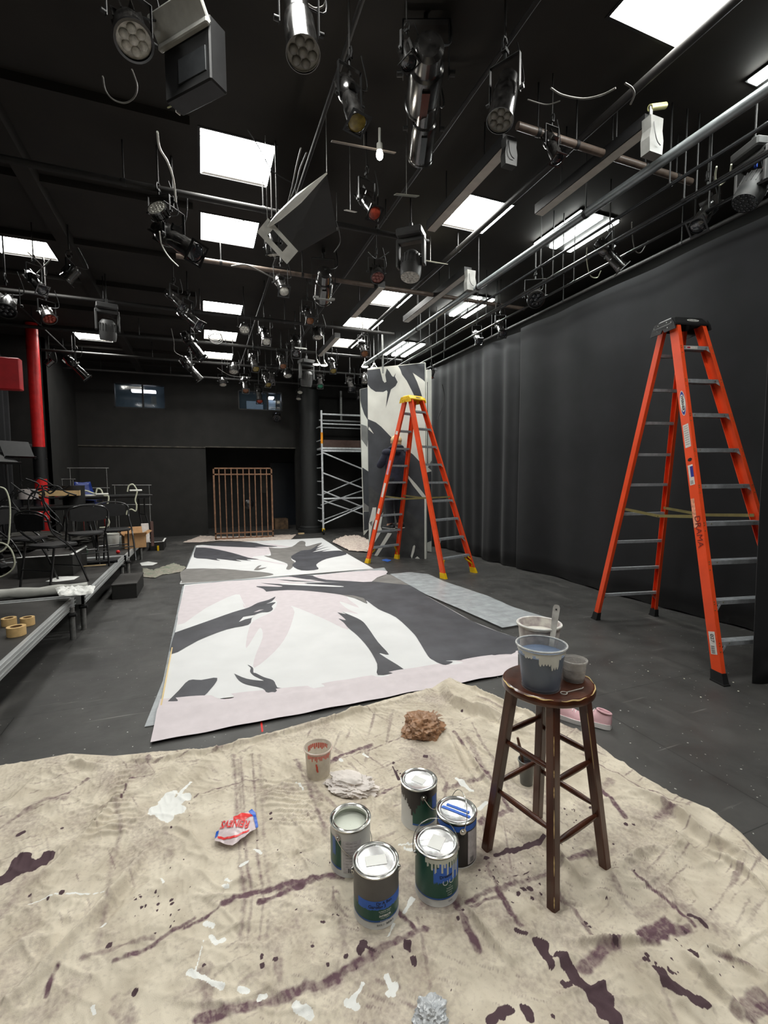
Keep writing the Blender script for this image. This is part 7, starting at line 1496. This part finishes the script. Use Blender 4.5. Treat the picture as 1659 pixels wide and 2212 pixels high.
RIG = [
 (P_, 270, 28, 290, 90, 3.85, 'par light with a bright streaked face beside the hanging box light', M_lens, True, .95),
 (T_, 640, 10, 655, 118, 3.75, 'round seven lobed par light hung on a pale bracket at the top of the picture', M_cloud, True, 1.0),
 (E_, 742, 170, 772, 268, 3.85, 'spotlight with a round yellow gel in the middle of the rig', M_yellow, True, .8),
 (T_, 928, 95, 912, 225, 4.05, 'large long black spotlight pointing down, upper of the twin vertical ones', M_lensd, False, 1.5),
 (T_, 922, 220, 908, 340, 4.0, 'black vertical spotlight just under the upper twin, above the bare bulb pipe', M_lensd, False, 1.2),
 (T_, 1098, 165, 1080, 262, 3.9, 'glossy black spotlight with a scalloped lens above the grey channel', M_cloud, True, 1.0),
 (F_, 872, 100, 884, 138, 3.95, 'small white taped lamp beside the upper long black spotlight', M_lensd, True, .6),
 (E_, 778, 415, 810, 462, 3.9, 'spotlight with a rusty red gel below the paper labelled box', M_redg, True, .8),
 (L_, 352, 470, 338, 447, 3.75, 'flat ring light of many small lamps facing down above the finned spotlight', M_lens, True, .8),
 (E_, 335, 492, 425, 548, 3.75, 'big finned black spotlight with a broad grey front frame near the square lights', M_lensd, True, 1.2),
 (P_, 585, 505, 592, 552, 3.75, 'bulbous pale par light under the grey slotted yoke', M_lens, True, .8),
 (E_, 592, 578, 614, 630, 3.9, 'chrome barrelled spotlight with a clear round lens below the grey slotted yoke', M_lens, True, .85),
 (E_, 652, 645, 670, 694, 3.9, 'spotlight with a pale orange gel beside the vertical black one', M_amber, True, .8),
 (P_, 684, 690, 687, 730, 3.85, 'par light just below the pale orange spotlight', M_lens, True, .85),
 (H_, 890, 545, 886, 600, 3.80, 'moving head light with a studded face hanging near the curtain side', M_lens, True, 1.0),
 (P_, 806, 560, 816, 600, 3.9, 'par light with pink lobed face beside the moving head light', M_pinkg, True, .85),
 (T_, 705, 545, 697, 645, 4.0, 'long black spotlight pointing straight down beside the dark hanging panel', M_lensd, False, 1.5),
 (E_, 360, 628, 395, 665, 3.9, 'black spotlight with square shutters, upper of the platform side row', M_lensd, True, .75),
 (E_, 385, 665, 432, 705, 3.85, 'black spotlight with a grey front frame and green tag in the platform side row', M_lensd, True, 1.0),
 (E_, 395, 718, 438, 775, 3.85, 'glossy black spotlight third down the platform side row', M_lensd, True, 1.1),
 (E_, 392, 772, 436, 826, 3.85, 'glossy black spotlight lowest in the platform side row', M_lensd, True, 1.15),
 (P_, 528, 690, 528, 713, 3.8, 'par light with a pale face beside the coiled cable', M_lens, True, .8),
 (E_, 562, 690, 576, 739, 3.95, 'spotlight with a large clear lens, first of the middle cluster', M_lens, True, .95),
 (P_, 502, 770, 505, 804, 3.75, 'chrome par light at the edge of the farthest square light', M_lens, True, .95),
 (P_, 478, 805, 482, 832, 3.75, 'dim par light beyond the lowest square light', M_lens, True, .85),
 (E_, 535, 745, 553, 798, 3.85, 'chrome spotlight with an amber tinted square lens in the middle cluster', M_yellow, True, .95),
 (E_, 598, 745, 612, 792, 3.9, 'spotlight with an orange brown gel at the middle of the cluster', M_amber, True, .9),
 (P_, 618, 782, 622, 813, 3.75, 'par light with a white face below the orange brown gel', M_lens, True, .9),
 (E_, 524, 795, 531, 845, 3.8, 'bright brassy barrelled spotlight before the steel framed window', M_amber, True, 1.0),
 (E_, 556, 815, 561, 868, 3.8, 'dark spotlight hanging lowest before the steel framed window', M_redg, True, 1.1),
 (E_, 563, 790, 580, 832, 3.8, 'slim chrome spotlight aimed toward the scaffold side of the window', M_yellow, True, .9),
 (E_, 590, 780, 586, 826, 3.9, 'long dark spotlight pointing down behind the orange brown gel', M_lensd, True, 1.0),
 (E_, 635, 700, 640, 765, 4.0, 'long vertical black spotlight in shade beside the white card', M_lensd, True, 1.1),
 (H_, 664, 800, 660, 848, 3.7, 'grey bell shaped moving light beside the teal gel', M_lens, True, 1.1),
 (P_, 645, 842, 645, 862, 3.6, 'tiny par light with a cream face under the grey bell shaped light', M_lens, True, .7),
 (P_, 648, 830, 648, 848, 3.7, 'tiny par light with a grey face under the grey bell shaped light', M_lens, True, .7),
 (E_, 688, 792, 692, 835, 3.8, 'spotlight with a bright teal gel', M_teal, True, .9),
 (E_, 712, 758, 720, 802, 3.85, 'spotlight with an olive gel under the lit tube pair', M_yellow, True, .9),
 (E_, 748, 800, 760, 842, 3.75, 'chrome spotlight between the scaffold and the mural flat', M_lensd, True, 1.0),
 (E_, 768, 826, 777, 860, 3.75, 'darker spotlight tucked behind the chrome one by the mural flat', M_lensd, True, .9),
 (E_, 774, 718, 788, 765, 3.9, 'spotlight with a peach gel hanging in front of the far strip lights', M_amber, True, .9),
 (P_, 786, 790, 790, 826, 3.75, 'chrome par light touching the corner of the mural flat', M_lens, True, 1.0),
 (P_, 598, 885, 598, 905, 3.3, 'small hanging par light below the steel framed window', M_lensd, True, 1.2),
 (E_, 140, 770, 190, 818, 3.75, 'chrome edged spotlight over the platform aiming at the back wall', M_lensd, True, 1.1),
 (H_, 232, 688, 234, 745, 3.7, 'grey moving head light hanging in front of the small far ceiling light', M_lens, True, 1.0),
 (P_, 18, 640, 12, 672, 3.6, 'boxy dark light at the edge of the picture over the platform', M_lensd, True, 1.1),
 (E_, 60, 590, 92, 628, 3.8, 'dark spotlight below the ceiling light over the platform', M_lensd, True, .8),
 (F_, 165, 580, 140, 606, 3.85, 'tangled chrome bracket light beside the dark ceiling beam', M_lens, True, .9),
 (P_, 95, 665, 108, 690, 3.7, 'light with dark red barn doors over the platform', M_redg, True, .9),
 (F_, 100, 790, 122, 770, 3.7, 'small dark light hung over the platform curtain', M_lensd, True, .8),
 (E_, 1180, 290, 1205, 345, 3.95, 'half hidden slim spotlight beyond the plug box with the cut pipe end', M_lensd, True, .6),
 (E_, 1545, 430, 1505, 490, 3.8, 'long matt black spotlight high in front of the velour curtain', M_lensd, True, .9),
 (H_, 1645, 375, 1608, 440, 3.75, 'ribbed LED flood with coloured plugs at the edge of the picture', M_lensd, True, .9),
 (E_, 1290, 520, 1355, 592, 3.75, 'black spotlight with a drooping cable on the velour curtain side', M_lensd, True, .8),
 (P_, 1150, 620, 1158, 648, 3.8, 'scuffed grey lamp box clamped to the curtain tracks', M_lensd, True, 1.1),
 (E_, 1070, 680, 1086, 722, 3.75, 'spotlight with a bright chrome side at the head of the pleated curtain', M_lensd, True, .8),
 (E_, 1020, 705, 1035, 738, 3.75, 'dark spotlight farther along the pleated curtain head', M_lensd, True, .75),
 (F_, 938, 790, 930, 815, 3.7, 'dark lamp with a red tally beside the top corner of the mural flat', M_redg, True, .8),
]
for k_ in RIG: fixture(k_[0], k_[1], k_[2], k_[3], k_[4], k_[5], k_[6], k_[7], k_[8], k_[9])
# front frames drawn large on the two finned spotlights are separate accessories
def framebox(px, py, Y, w, h, dpt, rz, rx, label, m=M_dkgrey):
    c = aty(px, py, Y); t = tag(empty('top_hat_frame', c), label, 'light accessory'); t.rotation_euler = (rx, 0, rz); b = MB()
    b.box((-w / 2, 0, -h / 2), (-w / 2 + .012, dpt, h / 2)); b.box((w / 2 - .012, 0, -h / 2), (w / 2, dpt, h / 2)); b.box((-w / 2, 0, -h / 2), (w / 2, dpt, -h / 2 + .012)); b.box((-w / 2, 0, h / 2 - .012), (w / 2, dpt, h / 2)); b.obj('frame', m, t, smooth=0)
# hanging box light (large, near)
pa, pb = atz(353, 112, 3.95), atz(452, 52, 3.95); c = pa.lerp(pb, .5); ww_ = (pb - pa).length / 2; hh_ = (3.95 - aty(355, 240, pa.y).z) * .85
t = tag(empty('hanging_box_light', c, math.atan2(pb.y - pa.y, pb.x - pa.x)), 'large black box light with a pale grey ledge hanging from a white pipe', 'stage light')
b = MB(); b.box((-ww_, .0, -hh_), (ww_, .12, .06), None, .008); b.obj('housing', M_blackm, t)
b = MB(); b.box((-ww_ - .01, -.012, 0), (ww_ + .01, .012, .15), Matrix.Rotation(R(35), 4, 'X'), .006); b.box((-ww_ - .01, -.03, -.012), (ww_ + .01, .0, .02), None, .006); q = b.obj('ledge', mat('light grey ledge', (190, 190, 184), .5), t)
b = MB(); b.box((-.06, -.006, -hh_ + .05), (ww_ - .03, .004, -.09), None, .002); b.obj('window', mat('dark smoked window', (58, 60, 62), .2), t); b = MB(); b.cyl((-.10, .10, .06), (-.22, .14, .5), .04, n=18); b.obj('pipe', mat('white pipe', (200, 200, 192), .4), t)
for k in range(4):
    b = MB(); b.box((-ww_ - .004, .03 + .04 * (k % 2), -.06 - .07 * k), (-ww_ + .002, .06 + .04 * (k % 2), -.01 - .07 * k)); b.obj('tag_sticker', M_paper, t, smooth=0)
# grey slotted yoke frame near the dark panel
p = atz(600, 522, 3.66); t = tag(empty('slotted_yoke', p), 'grey slotted metal yoke at the corner of the dark hanging panel', 'light bracket')
vw = (EYEP - p).normalized(); rt_ = Vector((0, 0, 1)).cross(vw).normalized(); up_ = vw.cross(rt_); M = Matrix((rt_, up_, vw)).transposed().to_4x4() @ Matrix.Rotation(R(-42), 4, 'Z')
b = MB()
for lo, hi in (((-.17, -.075, 0), (-.09, .075, .02)), ((.08, -.075, 0), (.17, .075, .02)), ((-.09, -.075, 0), (.08, -.03, .02)), ((-.09, .04, 0), (.08, .075, .02))): b.box(lo, hi, M)
b.obj('plate', mat('light grey yoke plate', (186, 186, 180), .5), t, smooth=0)
b = MB(); b.cyl((0, 0, 0), (0, 0, ZC - p.z), .008, n=8); b.obj('drop_stem', M_pipe, t)
# dark hanging acoustic panel with a bright edge strip
q = [atz(578, 490, 3.75), atz(706, 374, 3.95), atz(728, 498, 4.12), atz(610, 566, 3.92)]
c = sum(q, Vector()) / 4; t = tag(empty('acoustic_baffle', c), 'large dark square panel hanging tilted in the rig with a bright white edge', 'panel')
n_ = (q[1] - q[0]).cross(q[3] - q[0]).normalized(); b = MB(); b.loft([[p_ - c for p_ in q], [p_ - c + n_ * .02 for p_ in q]]); b.obj('board', mat('dark grey board', (22, 21, 20), .8), t, smooth=0)
b = MB(); b.tube([q[0] - c, q[0].lerp(q[1], .2) - c, q[0].lerp(q[1], .55) - c, q[0].lerp(q[1], .78) - c, q[1] - c], [.010, .028, .034, .020, .006], 8); o = b.obj('edge_strip', M_white, t); o['label'] = 'bright white edge strip'
for p_ in (q[1], q[3], q[0], q[2]): b = MB(); b.cyl(p_ - c, Vector((p_.x, p_.y, ZC)) - c, .003, n=6); b.obj('hanging_wire', M_galv, t)
# bare glowing work bulb
p = atz(820, 326, 4.0); t = tag(empty('bare_bulb', p), 'bare glowing light bulb in a white holder in the middle of the rig', 'light bulb')
b = MB(); b.ball((0, 0, -.03), .026, 16, 12, (1, 1, 1.3)); b.obj('bulb', mat('glowing bulb', (255, 250, 240), .3, emit=(255, 246, 228), estr=60), t); b = MB(); b.cyl((0, 0, 0), (0, 0, .05), .022, n=16); b.cyl((0, 0, .05), (0, 0, .16), .01, n=8); b.obj('holder', M_white, t)
# two small pendants and lit pair near the far end
for (px_, py_, z_, lab) in ((808, 795, 3.62, 'small glowing pendant lamp just above the mural flat'), (788, 792, 3.66, 'small glowing lamp beside the pendant at the mural flat corner'), (684, 787, 3.8, 'bright lit lamp head, first of the lit pair over the scaffold'), (700, 789, 3.8, 'bright lit lamp head, second of the lit pair over the scaffold')):
    p = aty(px_, py_, 9.2); t = tag(empty('pendant_lamp', p), lab, 'pendant lamp', 'small glowing lamps over the mural'); b = MB(); b.lathe([(.02, .10), (.03, .06), (.08, .0), (.075, -.004)], 24); b.obj('shade', M_chrome, t); b = MB(); b.lathe([(.074, .004), (.05, -.012), (.001, -.02)], 24); b.obj('lamp_face', M_lit, t); b = MB(); b.cyl((0, 0, .1), (0, 0, ZC - p.z), .006, n=8); b.obj('stem', M_galv, t)
# paper, cards, panels in the rig
def card(px, py, z, w, h, m, label, name='label_card', rz=0.0, cat='card'):
    p = atz(px, py, z); b = MB(); b.box((-w / 2, -h / 2, -.003), (w / 2, h / 2, .003)); o = b.obj(name, m, loc=p, smooth=0); o.rotation_euler = (R(25), 0, rz)
    if ZC - p.z > .04: bb = MB(); bb.cyl((0, 0, 0), (0, math.sin(R(25)) * (ZC - p.z), math.cos(R(25)) * (ZC - p.z)), .003, n=6); bb.obj('hanging_wire', M_galv, o)
    return tag(o, label, cat)
card(878, 422, 4.0, .20, .13, mat('pale ceiling card', (120, 122, 114), .6), 'pale grey rectangular card hanging in the rig near the curtain side channel', rz=-.2); card(930, 565, 4.2, .30, .36, mat('cream ceiling tile', (150, 148, 132), .7), 'cream square tile fixed to the ceiling behind the moving head light', rz=0)
card(757, 456, 3.95, .10, .08, M_paper, 'white printed notice beside the rusty red gel'); card(650, 752, 3.8, .20, .09, M_paper, 'small white card hanging in the middle cluster of lights')
card(786, 318, 4.1, .5, .06, mat('dusty flat bar', (104, 96, 90), .6), 'dusty flat bar lying on the pipe beside the bare bulb', rz=-.1)
# white bottom bracket of the vertical spotlight
p = atz(700, 648, 3.72); b = MB(); b.box((-.10, -.02, 0), (.10, .02, .012)); b.box((-.13, -.02, .01), (-.07, .02, .03)); b.box((.07, -.02, .01), (.13, .02, .03)); tag(b.obj('light_bracket', M_grey, loc=p, smooth=0), 'pale flat bracket under the long vertical spotlight', 'bracket')
# coloured plugs by the LED flood
for i, (x_, y_, m_, nm) in enumerate(((1632, 362, mat('blue plug', (60, 100, 220), .4), 'blue'), (1648, 374, mat('red plug', (210, 50, 50), .4), 'red'), (1658, 372, mat('yellow plug', (240, 180, 30), .4), 'yellow'))):
    p = atz(x_, y_, 4.02); b = MB(); b.cyl(p, p + Vector((.01, 0, .05)), .012, n=12); tag(b.obj('cable_plug', m_), nm + ' cable plug above the ribbed LED flood', 'plug')
# ------------------------------------------------ ceiling cables
def zc_(l, z): return [atz(x, y, z) for x, y in l]
Mg = mat('grey flex', (112, 110, 106), .5)
for pl, z, r_, m_, lab in [
 ([(222, 165), (228, 195), (245, 215), (270, 222), (290, 210), (296, 185), (285, 150)], 4.0, .005, Mg, 'grey cable loop hanging below the hanging box light'),
 ([(340, 285), (345, 320), (362, 350), (375, 390), (380, 435)], 3.9, .008, M_white, 'white ribbon like cable hanging down to the flat ring light'),
 ([(455, 175), (420, 205), (362, 233)], 3.9, .004, mat('pale cord', (160, 160, 120), .5), 'pale straight rod sticking out under the hanging box light'),
 ([(535, 280), (560, 320), (590, 370), (640, 400)], 4.2, .004, M_cable, 'thin cable crossing the corner of the largest middle row light'),
 ([(650, 320), (640, 360), (632, 400), (622, 440)], 4.05, .006, Mg, 'paired grey cable falling behind the dark hanging panel'), ([(662, 330), (648, 365), (638, 405), (618, 450)], 4.05, .006, Mg, 'second grey cable falling behind the dark hanging panel'),
 ([(445, 462), (470, 475), (500, 480), (530, 476)], 4.35, .004, M_cable, 'thin cable sagging across the second middle row light'), ([(345, 500), (350, 530), (365, 555), (385, 575)], 3.75, .006, M_white, 'cream cable curling under the big finned spotlight'),
 ([(500, 575), (530, 572), (560, 585), (590, 600)], 4.1, .009, Mg, 'grey cable lying along the pipe before the chrome spotlight'), ([(370, 710), (376, 740), (378, 760), (395, 770)], 3.85, .005, Mg, 'grey cable looping at the glossy spotlights over the platform side'),
 ([(1190, 190), (1215, 205), (1260, 213), (1300, 205), (1330, 190)], 4.1, .006, Mg, 'grey cable slung under the dusty pipe near the plug box'), ([(1140, 215), (1180, 226), (1210, 218)], 4.1, .004, Mg, 'thin cable slack by the dusty pipe'),
 ([(1580, 355), (1575, 380), (1555, 400), (1545, 385), (1548, 360)], 3.9, .006, M_wcable, 'cream cable loop beside the ribbed LED flood'), ([(1268, 535), (1268, 565), (1275, 595), (1290, 600), (1298, 585)], 3.8, .005, M_wcable, 'cream cable loop at the drooping cable spotlight'),
 ([(1365, 480), (1366, 505), (1372, 540), (1385, 545), (1400, 520)], 3.9, .005, Mg, 'short cable loop high on the velour curtain'), ([(1350, 180), (1365, 190), (1370, 205), (1362, 225)], 4.0, .006, Mg, 'curled cable beside the plug box with the cut pipe end'),
 ([(725, 475), (735, 520), (722, 545)], 3.95, .005, M_cable, 'black cable bowed beside the dark hanging panel'),
 ([(60, 545), (90, 575), (80, 590), (110, 560)], 3.95, .006, Mg, 'grey cable tangled below the ceiling light over the platform'), ([(795, 545), (815, 560), (840, 545)], 3.95, .005, M_cable, 'cable slack beside the moving head light'),
 ([(470, 795), (500, 812), (540, 815)], 3.95, .005, Mg, 'cable slack under the farthest middle row light'), ([(660, 5), (680, 18), (700, 12), (705, -10)], 4.0, .005, Mg, 'cable arc at the top edge beside the seven lobed par light')]:
    cable(zc_(pl, z), r_, m_, lab)
cable(cp([(955, 830), (960, 855), (955, 880), (945, 905)], 8.0), .008, M_cable, 'black cable hanging by the mural flat top corner')
c = atz(464, 725, 4.0); b = MB()
for k in range(3): b.tube([c + Vector((.11 * math.cos(a) + .01 * k, .02 * k + .02 * math.sin(a), .09 * math.sin(a) - .02 * k)) for a in [2 * math.pi * i / 24 for i in range(24)]], .007, 6, True)
tag(b.obj('cable_coil', Mg), 'coiled grey cable hanging in front of a square ceiling light', 'cable')
b = MB()
for k in range(2): 
    c = atz(545 + 10 * k, 800, 4.0)
